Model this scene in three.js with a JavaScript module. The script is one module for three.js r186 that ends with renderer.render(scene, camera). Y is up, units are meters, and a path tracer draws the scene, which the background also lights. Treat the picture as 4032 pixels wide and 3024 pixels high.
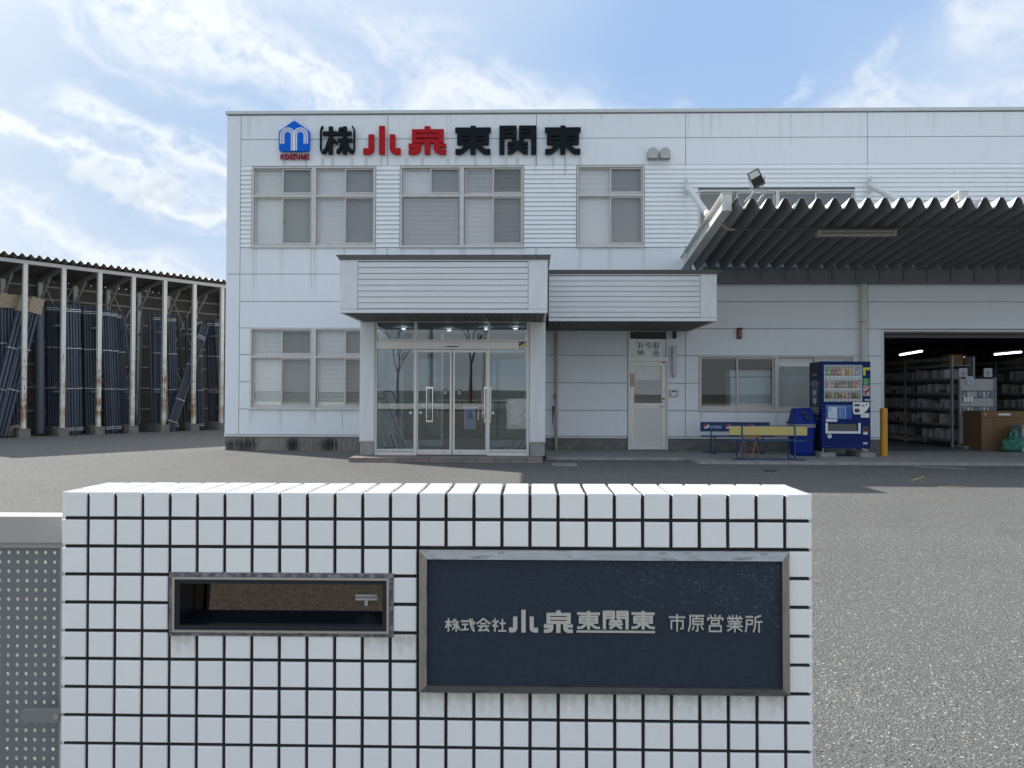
import * as THREE from 'three';
import { mergeGeometries, mergeVertices } from 'three/addons/utils/BufferGeometryUtils.js';
import { RoundedBoxGeometry } from 'three/addons/geometries/RoundedBoxGeometry.js';
import { createNoise2D, createNoise3D } from 'simplex-noise';

// ------------------------------------------------------------------ camera, sky, sun, exposure
const scene = new THREE.Scene();
const FOCAL = 3000, IMG_W = 4032, IMG_H = 3024;                 // focal length in pixels of the photograph
const camera = new THREE.PerspectiveCamera(2 * Math.atan(IMG_H / 2 / FOCAL) * 180 / Math.PI, 4 / 3, 0.05, 2500);
camera.position.set(0, 1.25, 16.55);                              // a hand-held phone at chest height, 16.5 m from the facade (z = 0)
camera.rotation.set(0.0133, 0.024, 0.0036, 'YXZ');
camera.updateMatrixWorld(true);

const renderer = new THREE.WebGLRenderer({ antialias: true });
renderer.toneMapping = THREE.LinearToneMapping;
renderer.toneMappingExposure = 1.5;
renderer.shadowMap.enabled = true;

const SUN = new THREE.Vector3(-0.679, 0.574, -0.458).normalize(); // behind the building, to the left, 35 degrees up
const sun = new THREE.DirectionalLight(new THREE.Color(1.0, 0.945, 0.86), 4.6);
sun.name = 'sun';
sun.position.copy(SUN).multiplyScalar(90);
sun.castShadow = true;
sun.shadow.mapSize.set(4096, 4096);
Object.assign(sun.shadow.camera, { left: -32, right: 32, top: 30, bottom: -30, near: 1, far: 220 });
sun.shadow.radius = 1;
scene.add(sun, sun.target);

function rng(seed) { return () => { seed = (seed + 0x6d2b79f5) | 0; let t = Math.imul(seed ^ (seed >>> 15), 1 | seed); t = (t + Math.imul(t ^ (t >>> 7), 61 | t)) ^ t; return ((t ^ (t >>> 14)) >>> 0) / 4294967296; }; }
const R = rng(20240611), noise2 = createNoise2D(rng(7)), noise3 = createNoise3D(rng(11));
const sstep = (a, b, x) => { const t = Math.min(1, Math.max(0, (x - a) / (b - a))); return t * t * (3 - 2 * t); };
const mix = (a, b, t) => a + (b - a) * t;
function fbm2(x, y, oct = 5) { let s = 0, a = 0.5, n = 0; for (let i = 0; i < oct; i++) { s += a * noise2(x, y); n += a; x = x * 2.03 + 17.1; y = y * 2.03 - 9.7; a *= 0.5; } return s / n; }

// sky: blue air with high cirrus drawn out in long streaks, whiter towards the sun side and the horizon
function skyColor(dx, dy, dz, out) {
  const el = Math.asin(Math.max(-1, Math.min(1, dy))) * 57.2958, az = Math.atan2(dx, -dz) * 57.2958;   // degrees; az 0 = straight at the facade, + to the right
  const e = Math.max(0, el), s = Math.max(0, dx * SUN.x + dy * SUN.y + dz * SUN.z);
  const h = Math.exp(-e / 13), glow = Math.pow(s, 9);
  let r = mix(0.195, 0.51, h), g = mix(0.33, 0.575, h), b = mix(0.565, 0.63, h);
  r += glow * 0.3; g += glow * 0.24; b += glow * 0.08;
  // cirrus: soft-edged streaks, combed along their length
  let c = 0;
  const wx = fbm2(az * 0.045 + 3, el * 0.07, 4) * 4, wy = fbm2(az * 0.05 - 8, el * 0.08 + 5, 4) * 2.6;
  const A = az + wx, E = el + wy;
  for (const [a0, e0, a1, e1, w, o] of STREAKS) {
    const L = Math.hypot(a1 - a0, e1 - e0), ux = (a1 - a0) / L, uy = (e1 - e0) / L;
    const t = ((A - a0) * ux + (E - e0) * uy) / L, d = Math.abs(-(A - a0) * uy + (E - e0) * ux) / w;
    if (d > 2.4 || t < -0.3 || t > 1.35) continue;
    const k = Math.exp(-d * d * 0.8) * sstep(-0.25, 0.15, t) * (1 - sstep(0.8, 1.3, t));
    const u = (A - a0) * ux + (E - e0) * uy, v = -(A - a0) * uy + (E - e0) * ux;
    const comb = fbm2(u * 0.09 + a0, v * 0.9 / Math.sqrt(w), 5), puff = fbm2(u * 0.42 + e0, v * 0.75 + a0, 6);
    const fine = 1 - 2.2 * Math.abs(fbm2(u * 0.28 + 7 * e0, v * 2.2 + 2.2 * puff, 5));
    const f = 0.04 + 0.96 * sstep(-0.42, 0.95, comb * 0.85 + puff * 0.65 + fine * 0.5 + k * 0.4 - 0.16);
    c = 1 - (1 - c) * (1 - Math.min(1, k * o * f * 1.18));
  }
  // veil of cirrostratus over the dome, in the perspective of a layer high up, with gaps where the blue shows
  const q = 1 / (Math.max(0, dy) + 0.16), px = dx * q, pz = dz * q;
  const veil = sstep(-0.1, 0.95, 0.52 + 0.75 * fbm2(px * 0.5 + pz * 0.32 + 40, (pz * 0.75 - px * 0.6) * 0.8, 5));
  const open = 1.05 * Math.exp(-(((az - 14) / 19) ** 2 + ((el - 22) / 13) ** 2)) + 1.05 * Math.exp(-(((az + 24) / 20) ** 2 + ((el - 16) / 14) ** 2));
  c = 1 - (1 - c) * (1 - 0.92 * veil * Math.max(0, 1 - open));
  // a small cumulus low on the left
  let cu = 0, sh = 0;
  for (const [ca, ce, cr] of PUFFS) {
    const q2 = Math.hypot((az - ca) / 1.35, el - ce) / cr;
    if (q2 < 1.7) { const k = sstep(1.0, 0.35, q2 + 0.62 * fbm2(az * 0.75, el * 0.9, 6)); cu = 1 - (1 - cu) * (1 - k * 0.8); sh = Math.max(sh, k * sstep(0.35, -0.5, (el - ce) / cr + (az - ca) / cr * -0.45) * (ca > -28 && ce > 13.4 ? 1 : 0.35)); }
  }
  const cr = 0.615 + glow * 0.2, cg = 0.65 + glow * 0.18, cb = 0.68 + glow * 0.16;
  r = mix(r, cr, c * 0.94); g = mix(g, cg, c * 0.94); b = mix(b, cb, c * 0.94);
  r = mix(r, mix(0.63, 0.47, sh), cu * 0.85); g = mix(g, mix(0.66, 0.515, sh), cu * 0.85); b = mix(b, mix(0.68, 0.56, sh), cu * 0.85);
  out[0] = r; out[1] = g; out[2] = b;
}
const STREAKS = [   // azimuth, elevation of both ends, half width in degrees, opacity
  [-37, 28, -22, 23.8, 2.3, 0.95], [-25, 25.2, -10, 18.4, 1.9, 0.95], [-14, 20.5, 4, 15.6, 1.7, 0.75], [-34, 23.4, -20, 18.6, 0.9, 0.35],
  [-39, 18.0, -20.5, 10.6, 0.62, 1.0], [-32, 18.4, -19, 13.2, 1.25, 0.8], [-26, 14.2, -20, 11.6, 0.5, 0.5], [-38, 12.6, -20, 7.4, 0.8, 0.75], [-38, 9.2, -23, 5.8, 0.7, 0.95], [-31, 7.6, -20, 4.6, 0.6, 0.7], [-38, 6.4, -24, 4, 1.2, 0.8],
  [-13, 26, -4, 19.5, 1.6, 0.5], [-8, 21.5, 3, 17.6, 2.6, 0.95], [-2, 19, 8, 16.8, 2.2, 0.9], [2, 17.6, 15, 16.9, 1.5, 0.75], [-22, 27.5, -8, 26, 1.2, 0.4], [-3, 24, 3, 18, 1.4, 0.45], [9, 19.5, 13, 17.2, 0.5, 0.3],
  [27, 27.5, 32, 20.5, 1.5, 0.5], [22, 18.2, 36, 16.8, 1.1, 0.6], [30, 23, 40, 19.5, 1.8, 0.5], [24, 21, 27, 18, 1.2, 0.5], [18.6, 20.6, 19.8, 20.3, 0.7, 0.4],
  [-75, 30, -40, 24, 6, 0.6], [45, 30, 80, 22, 7, 0.5], [-130, 40, -60, 55, 9, 0.5], [100, 25, 170, 32, 8, 0.55], [-175, 30, -110, 24, 7, 0.55], [60, 60, 150, 55, 10, 0.4], [-60, 12, -38, 9, 2, 0.6], [36, 12, 90, 9, 3, 0.5], [110, 12, 175, 9, 3, 0.6], [-170, 11, -80, 10, 3, 0.6],
];
const PUFFS = [[-31.0, 14.3, 0.9], [-29.8, 14.1, 1.0], [-28.6, 13.5, 1.1], [-27.4, 13.6, 1.0], [-26.5, 14.2, 1.05], [-25.9, 13.5, 1.0], [-26.8, 12.6, 0.9]];
{
  const W = 2048, H = 1024, data = new Float32Array(W * H * 4), o = [0, 0, 0];
  for (let j = 0; j < H; j++) {
    const el = ((j + 0.5) / H - 0.5) * Math.PI, cy = Math.cos(el), sy = Math.sin(el);
    for (let i = 0; i < W; i++) {
      const a = ((i + 0.5) / W - 0.5) * 2 * Math.PI, k = (j * W + i) * 4;
      if (sy < -0.05) { o[0] = 0.5; o[1] = 0.6; o[2] = 0.7; } else skyColor(Math.cos(a) * cy, sy, Math.sin(a) * cy, o);
      data[k] = o[0]; data[k + 1] = o[1]; data[k + 2] = o[2]; data[k + 3] = 1;
    }
  }
  const t = new THREE.DataTexture(data, W, H, THREE.RGBAFormat, THREE.FloatType);
  t.mapping = THREE.EquirectangularReflectionMapping; t.magFilter = t.minFilter = THREE.LinearFilter; t.wrapS = THREE.RepeatWrapping; t.needsUpdate = true;
  scene.background = t; scene.environment = t;
  scene.backgroundIntensity = 1; scene.environmentIntensity = 1;
}

// ------------------------------------------------------------------ survey helpers: where a sight line of the photograph meets a known plane
const ray = (px, py) => new THREE.Vector3((px - IMG_W / 2) / FOCAL, (IMG_H / 2 - py) / FOCAL, -1).applyQuaternion(camera.quaternion);
function atZ(px, py, z) { const d = ray(px, py); return d.multiplyScalar((z - camera.position.z) / d.z).add(camera.position); }
function atY(px, py, y = 0) { const d = ray(px, py); return d.multiplyScalar((y - camera.position.y) / d.y).add(camera.position); }
function atPlane(px, py, point, normal) { const d = ray(px, py); return d.multiplyScalar(point.clone().sub(camera.position).dot(normal) / d.dot(normal)).add(camera.position); }
const FX = (px, py = 1200, z = 0) => atZ(px, py, z).x, FY = (py, px = 2084, z = 0) => atZ(px, py, z).y;

// ------------------------------------------------------------------ building helpers
const taken = new Map();
function numbered(name) { const n = taken.get(name) ?? 0; taken.set(name, n + 1); return n ? name + '_' + String(n).padStart(3, '0') : name; }
function tag(o, label, category, group) { o.userData.label = label; o.userData.category = category; if (group) o.userData.group = group; return o; }
function thing(name, label, category, pos = [0, 0, 0], turn = 0, group) {
  const o = new THREE.Group(); o.name = numbered(name); o.position.set(...pos); o.rotation.y = turn; scene.add(o);
  return tag(o, label, category, group);
}
function part(parent, name, geo, mat, pos) {
  const m = new THREE.Mesh(Array.isArray(geo) ? merge(geo) : geo, mat); m.name = parent === scene ? numbered(name) : name; m.castShadow = m.receiveShadow = true;
  if (pos) m.position.set(...pos);
  parent.add(m); return m;
}
function sub(parent, name) { const g = new THREE.Group(); g.name = name; parent.add(g); return g; }
function structure(name, geo, mat) { const m = part(scene, name, geo, mat); m.userData.kind = 'structure'; return m; }
function flat(g) { const n = g.index ? g.toNonIndexed() : g; for (const k of Object.keys(n.attributes)) if (!['position', 'normal', 'uv'].includes(k)) n.deleteAttribute(k); if (!n.attributes.uv) n.setAttribute('uv', new THREE.BufferAttribute(new Float32Array(n.attributes.position.count * 2), 2)); return n; }
function merge(list) { return list.length === 1 ? list[0] : mergeGeometries(list.map(flat)); }
function bx(x0, x1, y0, y1, z0, z1) { return new THREE.BoxGeometry(x1 - x0, y1 - y0, z1 - z0).translate((x0 + x1) / 2, (y0 + y1) / 2, (z0 + z1) / 2); }
function rb(x0, x1, y0, y1, z0, z1, r = 0.01, seg = 2) { r = Math.min(r, Math.abs(x1 - x0) / 2.01, Math.abs(y1 - y0) / 2.01, Math.abs(z1 - z0) / 2.01); return new RoundedBoxGeometry(x1 - x0, y1 - y0, z1 - z0, seg, r).translate((x0 + x1) / 2, (y0 + y1) / 2, (z0 + z1) / 2); }
const V = (x, y, z) => new THREE.Vector3(x, y, z);
function rod(a, b, r, seg = 10, r2 = r) {
  const d = b.clone().sub(a), g = new THREE.CylinderGeometry(r2, r, d.length(), seg);
  return g.applyQuaternion(new THREE.Quaternion().setFromUnitVectors(V(0, 1, 0), d.normalize())).translate((a.x + b.x) / 2, (a.y + b.y) / 2, (a.z + b.z) / 2);
}
function bar(a, b, w, h) {   // rectangular bar from a to b, h upright
  const d = b.clone().sub(a), L = d.length(), g = new THREE.BoxGeometry(w, h, L);
  const m = new THREE.Matrix4().lookAt(b, a, V(0, 1, 0));
  return g.applyMatrix4(m).translate((a.x + b.x) / 2, (a.y + b.y) / 2, (a.z + b.z) / 2);
}
function pipe(pts, r, seg = 8, len = 24, tension = 0.5) { return new THREE.TubeGeometry(new THREE.CatmullRomCurve3(pts, false, 'catmullrom', tension), len, r, seg, false); }
function bend(pts, r, rad = 0.05, seg = 8) {   // tube along straight runs with rounded corners
  const path = new THREE.CurvePath();
  let a = pts[0];
  for (let i = 1; i < pts.length - 1; i++) {
    const p = pts[i], d0 = p.clone().sub(pts[i - 1]).normalize(), d1 = pts[i + 1].clone().sub(p).normalize();
    const s = p.clone().addScaledVector(d0, -rad), e = p.clone().addScaledVector(d1, rad);
    path.add(new THREE.LineCurve3(a, s)); path.add(new THREE.QuadraticBezierCurve3(s, p, e)); a = e;
  }
  path.add(new THREE.LineCurve3(a, pts[pts.length - 1]));
  return new THREE.TubeGeometry(path, pts.length * 9, r, seg, false);
}
function prism(poly, z0, z1) { const s = new THREE.Shape(poly.map(([x, y]) => new THREE.Vector2(x, y))); return new THREE.ExtrudeGeometry(s, { depth: z1 - z0, bevelEnabled: false }).translate(0, 0, z0); }
function planarUV(g, f) { const n = flat(g), p = n.attributes.position, m = n.attributes.normal, uv = n.attributes.uv; for (let i = 0; i < p.count; i++) { const [u, v] = f(p.getX(i), p.getY(i), p.getZ(i), m.getX(i), m.getY(i), m.getZ(i)); uv.setXY(i, u, v); } return n; }
const metreUV = (g) => planarUV(g, (x, y, z, nx, ny, nz) => { const ax = Math.abs(nx), ay = Math.abs(ny), az = Math.abs(nz); return ay >= ax && ay >= az ? [x, z] : ax >= az ? [z, y] : [x, y]; });
const lin = (r, g, b) => new THREE.Color().setRGB(r, g, b);
const mat = (r, g, b, rough = 0.7, metal = 0, extra = {}) => new THREE.MeshStandardMaterial({ color: lin(r, g, b), roughness: rough, metalness: metal, ...extra });
const phys = (r, g, b, rough, metal, extra) => new THREE.MeshPhysicalMaterial({ color: lin(r, g, b), roughness: rough, metalness: metal, ...extra });
function canvasTex(w, h, draw, srgb = true) {
  const c = document.createElement('canvas'); c.width = w; c.height = h; const x = c.getContext('2d'); draw(x, w, h);
  const t = new THREE.CanvasTexture(c); if (srgb) t.colorSpace = THREE.SRGBColorSpace; t.wrapS = t.wrapT = THREE.RepeatWrapping; t.magFilter = THREE.LinearFilter; return t;
}
function dataTex(w, h, fn, srgb = false) {
  const d = new Uint8Array(w * h * 4), o = [0, 0, 0];
  for (let j = 0, k = 0; j < h; j++) for (let i = 0; i < w; i++, k += 4) { fn(i, j, o); d[k] = Math.max(0, Math.min(255, o[0])); d[k + 1] = Math.max(0, Math.min(255, o[1])); d[k + 2] = Math.max(0, Math.min(255, o[2])); d[k + 3] = 255; }
  const t = new THREE.DataTexture(d, w, h, THREE.RGBAFormat); if (srgb) t.colorSpace = THREE.SRGBColorSpace; t.wrapS = t.wrapT = THREE.RepeatWrapping; t.magFilter = t.minFilter = THREE.LinearFilter; t.needsUpdate = true; return t;
}
const rep = (t, u, v = u) => { t.repeat.set(u, v); return t; };

// ------------------------------------------------------------------ lettering: strokes drawn on a small canvas, outlined, and extruded
function outline(draw, S = 200) {   // draw(ctx) in a 0..100 box; returns Shapes in 0..1, y up
  const pad = 6, N = S + pad * 2, c = document.createElement('canvas'); c.width = c.height = N; const x = c.getContext('2d');
  x.fillStyle = '#000'; x.fillRect(0, 0, N, N); x.translate(pad, pad); x.scale(S / 100, S / 100); x.fillStyle = x.strokeStyle = '#fff'; draw(x);
  const px = x.getImageData(0, 0, N, N).data, f = (i, j) => px[(j * N + i) * 4] - 127.5;
  const next = new Map(), key = (p) => Math.round(p[0] * 512) + ',' + Math.round(p[1] * 512);
  for (let j = 0; j < N - 1; j++) for (let i = 0; i < N - 1; i++) {
    const v = [f(i, j), f(i + 1, j), f(i + 1, j + 1), f(i, j + 1)], code = (v[0] > 0) | (v[1] > 0) << 1 | (v[2] > 0) << 2 | (v[3] > 0) << 3;
    if (!code || code === 15) continue;
    const T = [i + v[0] / (v[0] - v[1]), j], Rr = [i + 1, j + v[1] / (v[1] - v[2])], B = [i + v[3] / (v[3] - v[2]), j + 1], L = [i, j + v[0] / (v[0] - v[3])];
    const segs = { 1: [[L, T]], 2: [[T, Rr]], 3: [[L, Rr]], 4: [[Rr, B]], 5: [[L, T], [Rr, B]], 6: [[T, B]], 7: [[L, B]], 8: [[B, L]], 9: [[B, T]], 10: [[T, Rr], [B, L]], 11: [[B, Rr]], 12: [[Rr, L]], 13: [[Rr, T]], 14: [[T, L]] }[code];
    for (const [a, b] of segs) next.set(key(a), [a, b]);
  }
  const loops = [];
  while (next.size) {
    const [k0] = next.keys(), loop = []; let k = k0;
    while (next.has(k)) { const [a, b] = next.get(k); next.delete(k); loop.push(a); k = key(b); }
    if (loop.length > 6) loops.push(loop);
  }
  const simp = (p, eps) => {
    const keep = new Uint8Array(p.length); keep[0] = keep[p.length - 1] = 1;
    const st = [[0, p.length - 1]];
    while (st.length) { const [a, b] = st.pop(); let m = 0, at = -1; const dx = p[b][0] - p[a][0], dy = p[b][1] - p[a][1], L = Math.hypot(dx, dy) || 1e-9;
      for (let i = a + 1; i < b; i++) { const d = L < 1e-6 ? Math.hypot(p[i][0] - p[a][0], p[i][1] - p[a][1]) : Math.abs((p[i][0] - p[a][0]) * dy - (p[i][1] - p[a][1]) * dx) / L; if (d > m) { m = d; at = i; } }
      if (m > eps) { keep[at] = 1; st.push([a, at], [at, b]); } }
    return p.filter((_, i) => keep[i]);
  };
  const polys = loops.map((l) => simp([...l, l[0]], 0.4).slice(0, -1).map(([a, b]) => new THREE.Vector2((a + 0.5 - pad) / S, 1 - (b + 0.5 - pad) / S))).filter((p) => p.length > 2);
  const area = polys.map((p) => THREE.ShapeUtils.area(p)), inside = (pt, poly) => { let r = false; for (let i = 0, j = poly.length - 1; i < poly.length; j = i++) { const a = poly[i], b = poly[j]; if ((a.y > pt.y) !== (b.y > pt.y) && pt.x < (b.x - a.x) * (pt.y - a.y) / (b.y - a.y) + a.x) r = !r; } return r; };
  const depth = polys.map((p, i) => polys.filter((q, j) => j !== i && Math.abs(area[j]) > Math.abs(area[i]) && inside(p[0], q)).length);
  const shapes = [];
  polys.forEach((p, i) => { if (depth[i] % 2 === 0) { const s = new THREE.Shape(p); polys.forEach((q, j) => { if (depth[j] === depth[i] + 1 && inside(q[0], p)) s.holes.push(new THREE.Path(q)); }); shapes.push(s); } });
  return shapes;
}
function letterGeo(draw, w, h, depth, S = 200) { return new THREE.ExtrudeGeometry(outline(draw, S), { depth, bevelEnabled: false, curveSegments: 4 }).scale(w, h, 1); }
const poly = (x, ...pts) => { x.beginPath(); pts.forEach(([a, b], i) => (i ? x.lineTo(a, b) : x.moveTo(a, b))); x.closePath(); x.fill(); };
const cut = (x, a, b, c, d) => { x.fillStyle = '#000'; x.fillRect(a, b, c - a, d - b); x.fillStyle = '#fff'; };
const rc = (x, a, b, c, d) => x.fillRect(a, b, c - a, d - b);
const BOLD = {   // heavy signboard characters in a 100 x 100 box
  east(x) { rc(x, 0, 6, 100, 23); rc(x, 43, 0, 57.5, 100); rc(x, 5.5, 22, 95, 66); cut(x, 18, 37, 40, 41); cut(x, 18, 50, 40, 54); cut(x, 60.5, 37, 83, 41); cut(x, 60.5, 50, 83, 54);
    poly(x, [30, 64], [46, 64], [46, 68], [24, 95], [15, 100], [1, 100], [1, 81], [17, 81]); poly(x, [70, 64], [54, 64], [54, 68], [76, 95], [85, 100], [99, 100], [99, 81], [83, 81]); },
  gate(x) { rc(x, 0, 0, 14, 100); rc(x, 0, 0, 47, 43); rc(x, 53, 0, 100, 43); rc(x, 86, 0, 100, 100); for (const a of [14, 62]) { cut(x, a, 13.5, a + 22, 18); cut(x, a, 27, a + 22, 31); }
    poly(x, [32, 46], [44, 46], [50, 54], [56, 46], [68, 46], [63, 56], [78, 56], [78, 67], [22, 67], [22, 56], [37, 56]); rc(x, 22, 70, 78, 81);
    poly(x, [42, 66], [58, 66], [64, 84], [78, 88], [78, 99], [66, 99], [50, 82], [34, 99], [22, 99], [22, 88], [36, 84]); },
  small(x) { rc(x, 42.5, 0, 57.5, 100); poly(x, [14, 30], [29, 30], [29, 82], [25, 94], [16, 100], [0, 100], [0, 79], [14, 79]); poly(x, [71, 30], [85.5, 30], [85.5, 79], [100, 79], [100, 100], [86, 100], [75, 94], [71, 82]); },
  spring(x) { rc(x, 42, 0, 58, 12); rc(x, 9, 11, 93, 60); cut(x, 21, 24, 79, 29); cut(x, 21, 41, 79, 46); rc(x, 42.5, 58, 57.5, 100);
    poly(x, [0, 62], [33, 62], [33, 82], [28, 95], [18, 100], [0, 100], [0, 84], [14, 84], [14, 79], [0, 79]); poly(x, [67, 58], [78, 58], [84, 63], [100, 62], [100, 76], [83, 76], [83, 83], [100, 83], [100, 100], [82, 100], [71, 93], [67, 82]); },
  stock(x) { rc(x, 0, 18, 49, 32); rc(x, 20, 0, 33.5, 100); poly(x, [20, 40], [20, 70], [14, 90], [8, 98], [0, 98], [0, 84], [7, 80], [12, 62]); poly(x, [33, 38], [50, 56], [50, 66], [33, 56]);
    poly(x, [56, 3], [67, 3], [60, 33], [48, 33]); rc(x, 55, 18, 97, 31); rc(x, 50, 43, 100, 55); rc(x, 68, 0, 81, 100); poly(x, [68, 54], [68, 74], [60, 92], [54, 98], [47, 98], [47, 83], [54, 79], [60, 62]); poly(x, [81, 54], [81, 74], [87, 90], [94, 98], [102, 98], [102, 83], [94, 78], [88, 64]); },
  openParen(x) { poly(x, [60, 0], [100, 0], [100, 6], [55, 12], [50, 20], [50, 80], [55, 88], [100, 94], [100, 100], [60, 100], [8, 88], [0, 78], [0, 22], [8, 12]); },
  closeParen(x) { poly(x, [40, 0], [0, 0], [0, 6], [45, 12], [50, 20], [50, 80], [45, 88], [0, 94], [0, 100], [40, 100], [92, 88], [100, 78], [100, 22], [92, 12]); },
};
const STROKES = {   // thin characters as poly-lines in a 100 x 100 box
  '株': [[0, 28, 45, 28], [22, 2, 22, 98], [20, 32, 2, 72], [25, 40, 44, 62], [62, 6, 52, 32], [56, 22, 94, 22], [48, 44, 100, 44], [74, 2, 74, 98], [72, 48, 48, 86], [76, 48, 100, 86]],
  '式': [[2, 22, 98, 22], [8, 45, 52, 45], [30, 45, 30, 82], [4, 87, 56, 80], [64, 2, 68, 50, 80, 85, 93, 95, 97, 76], [78, 4, 92, 15]],
  '会': [[50, 2, 26, 26, 2, 42], [50, 2, 74, 26, 98, 42], [30, 40, 70, 40], [12, 58, 88, 58], [42, 58, 22, 90, 80, 86], [66, 70, 88, 98]],
  '社': [[22, 2, 27, 14], [4, 24, 42, 24, 8, 60], [24, 44, 24, 98], [30, 50, 44, 64], [54, 38, 96, 38], [74, 6, 74, 92], [46, 93, 100, 93]],
  '市': [[50, 0, 50, 16], [4, 18, 96, 18], [18, 88, 18, 38, 82, 38, 82, 82, 68, 84], [50, 18, 50, 100]],
  '原': [[8, 8, 98, 8], [14, 8, 14, 60, 3, 98], [56, 8, 48, 23], [30, 24, 88, 24, 88, 56, 30, 56, 30, 22], [30, 40, 88, 40], [58, 56, 58, 94, 46, 96], [38, 66, 26, 90], [76, 66, 92, 88]],
  '営': [[20, 2, 28, 15], [48, 0, 52, 13], [82, 2, 72, 15], [6, 34, 6, 20, 94, 20, 94, 34], [28, 32, 72, 32, 72, 52, 28, 52, 28, 30], [46, 52, 42, 62], [16, 64, 84, 64, 84, 96, 16, 96, 16, 62]],
  '業': [[38, 0, 38, 18], [60, 0, 60, 18], [16, 6, 24, 17], [84, 6, 76, 17], [4, 20, 96, 20], [32, 24, 38, 34], [68, 24, 62, 34], [8, 38, 92, 38], [14, 51, 86, 51], [4, 65, 96, 65], [50, 38, 50, 100], [46, 66, 6, 94], [54, 66, 94, 94]],
  '所': [[2, 10, 46, 10], [8, 26, 8, 60, 2, 98], [8, 28, 40, 28, 40, 52, 8, 52], [92, 2, 58, 14, 58, 60, 48, 98], [58, 38, 100, 38], [80, 38, 80, 100]],
  '東': [[2, 14, 98, 14], [50, 0, 50, 100], [16, 30, 84, 30, 84, 62, 16, 62, 16, 28], [16, 46, 84, 46], [46, 64, 22, 90, 2, 92], [54, 64, 78, 90, 98, 92]],
  '関': [[5, 0, 5, 100], [5, 5, 41, 5, 41, 36, 5, 36], [5, 20, 41, 20], [95, 0, 95, 100], [95, 5, 59, 5, 59, 36, 95, 36], [59, 20, 95, 20], [34, 44, 42, 54], [66, 44, 58, 54], [24, 56, 76, 56], [22, 72, 78, 72], [50, 56, 50, 72, 26, 96], [50, 72, 74, 96]],
  'お': [[8, 26, 60, 26], [34, 4, 34, 78, 22, 92, 8, 80, 20, 64, 50, 52, 76, 60, 82, 78, 60, 94], [70, 18, 92, 36]],
  '引': [[8, 8, 50, 8, 50, 32, 12, 32, 8, 58, 52, 58, 50, 90, 34, 94], [82, 2, 82, 100]],
  '取': [[2, 8, 54, 8], [12, 8, 12, 78], [42, 8, 42, 100], [12, 30, 42, 30], [12, 52, 42, 52], [0, 82, 54, 72], [56, 18, 94, 18, 82, 60, 56, 98], [62, 36, 76, 70, 100, 98]],
  '納': [[22, 2, 8, 28, 28, 34], [38, 16, 6, 52, 42, 50], [24, 52, 24, 98], [10, 64, 6, 84], [36, 62, 42, 80], [52, 98, 52, 22, 96, 22, 96, 92, 86, 96], [74, 2, 74, 40, 60, 72], [74, 40, 90, 68]],
  '品': [[28, 4, 72, 4, 72, 38, 28, 38, 28, 2], [4, 54, 44, 54, 44, 96, 4, 96, 4, 52], [56, 54, 96, 54, 96, 96, 56, 96, 56, 52]],
};
function strokes(x, ch, w) { x.lineWidth = w; x.lineCap = 'butt'; x.lineJoin = 'miter'; for (const s of STROKES[ch]) { x.beginPath(); for (let i = 0; i < s.length; i += 2) (i ? x.lineTo(s[i], s[i + 1]) : x.moveTo(s[i], s[i + 1])); x.stroke(); } }

// ------------------------------------------------------------------ textures and materials
const asphalt = (() => {   // 4 m square of worn asphalt: stones of 4 to 12 mm in dark binder
  const N = 2048, alb = new Float32Array(N * N).fill(0.105), hgt = new Float32Array(N * N), rgh = new Float32Array(N * N).fill(0.95), r = rng(5), tint = new Float32Array(N * N);
  for (let k = 0; k < 190000; k++) {
    const cx = r() * N, cy = r() * N, big = r(), a = 0.9 + big * big * 2.7, b = a * (0.55 + r() * 0.45), th = r() * 3.14, c = Math.cos(th), s = Math.sin(th), m = Math.ceil(a);
    let v = 0.10 + r() * 0.16; if (r() < 0.08) v = 0.28 + r() * 0.2; if (r() < 0.12) v = 0.06;
    const h = 0.35 + r() * 0.65, tn = (r() - 0.5) * 0.09, gl = r() < 0.05 ? 0.3 : 0.86 + r() * 0.14, tx = (r() - 0.5) * 0.5, ty = (r() - 0.5) * 0.5;
    for (let j = -m; j <= m; j++) for (let i = -m; i <= m; i++) {
      const u = (i * c + j * s) / a, w = (-i * s + j * c) / b, d = u * u + w * w;
      if (d < 1) { const q = (((Math.floor(cy) + j) & (N - 1)) * N) + ((Math.floor(cx) + i) & (N - 1)); alb[q] = v; hgt[q] = h * Math.sqrt(1 - d * 0.8) + (u * tx + w * ty) * 0.6; rgh[q] = gl; tint[q] = tn; }
    }
  }
  const col = dataTex(N, N, (i, j, o) => { const q = j * N + i, v = Math.pow(alb[q], 1 / 2.2) * 255; o[0] = v * (1 + tint[q]); o[1] = v; o[2] = v * (0.985 - tint[q]); }, true);
  const bump = dataTex(N, N, (i, j, o) => { o[0] = o[1] = o[2] = hgt[j * N + i] * 230; });
  const rough = dataTex(N, N, (i, j, o) => { o[0] = o[1] = o[2] = rgh[j * N + i] * 255; });
  for (const t of [col, bump, rough]) rep(t, 0.25);
  return new THREE.MeshStandardMaterial({ color: lin(1.07, 1.075, 1.06), map: col, bumpMap: bump, bumpScale: 0.006, roughnessMap: rough, roughness: 1, vertexColors: true });
})();
function mottled(N, base, amp, freq, seed, speck = 0) { const r = rng(seed); return dataTex(N, N, (i, j, o) => { const f = freq / N, a = fbm2(i * f + seed, j * f, 5), b = noise2(i * f * 14 + seed, j * f * 14), v = base * (1 + amp * a + amp * 0.3 * b + (r() - 0.5) * speck); o[0] = v; o[1] = v; o[2] = v; }, true); }
const concreteTex = rep(mottled(1024, 200, 0.16, 9, 31, 0.10), 0.4), concreteBump = rep(mottled(512, 128, 0.5, 30, 57, 0.5), 0.8);
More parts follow.
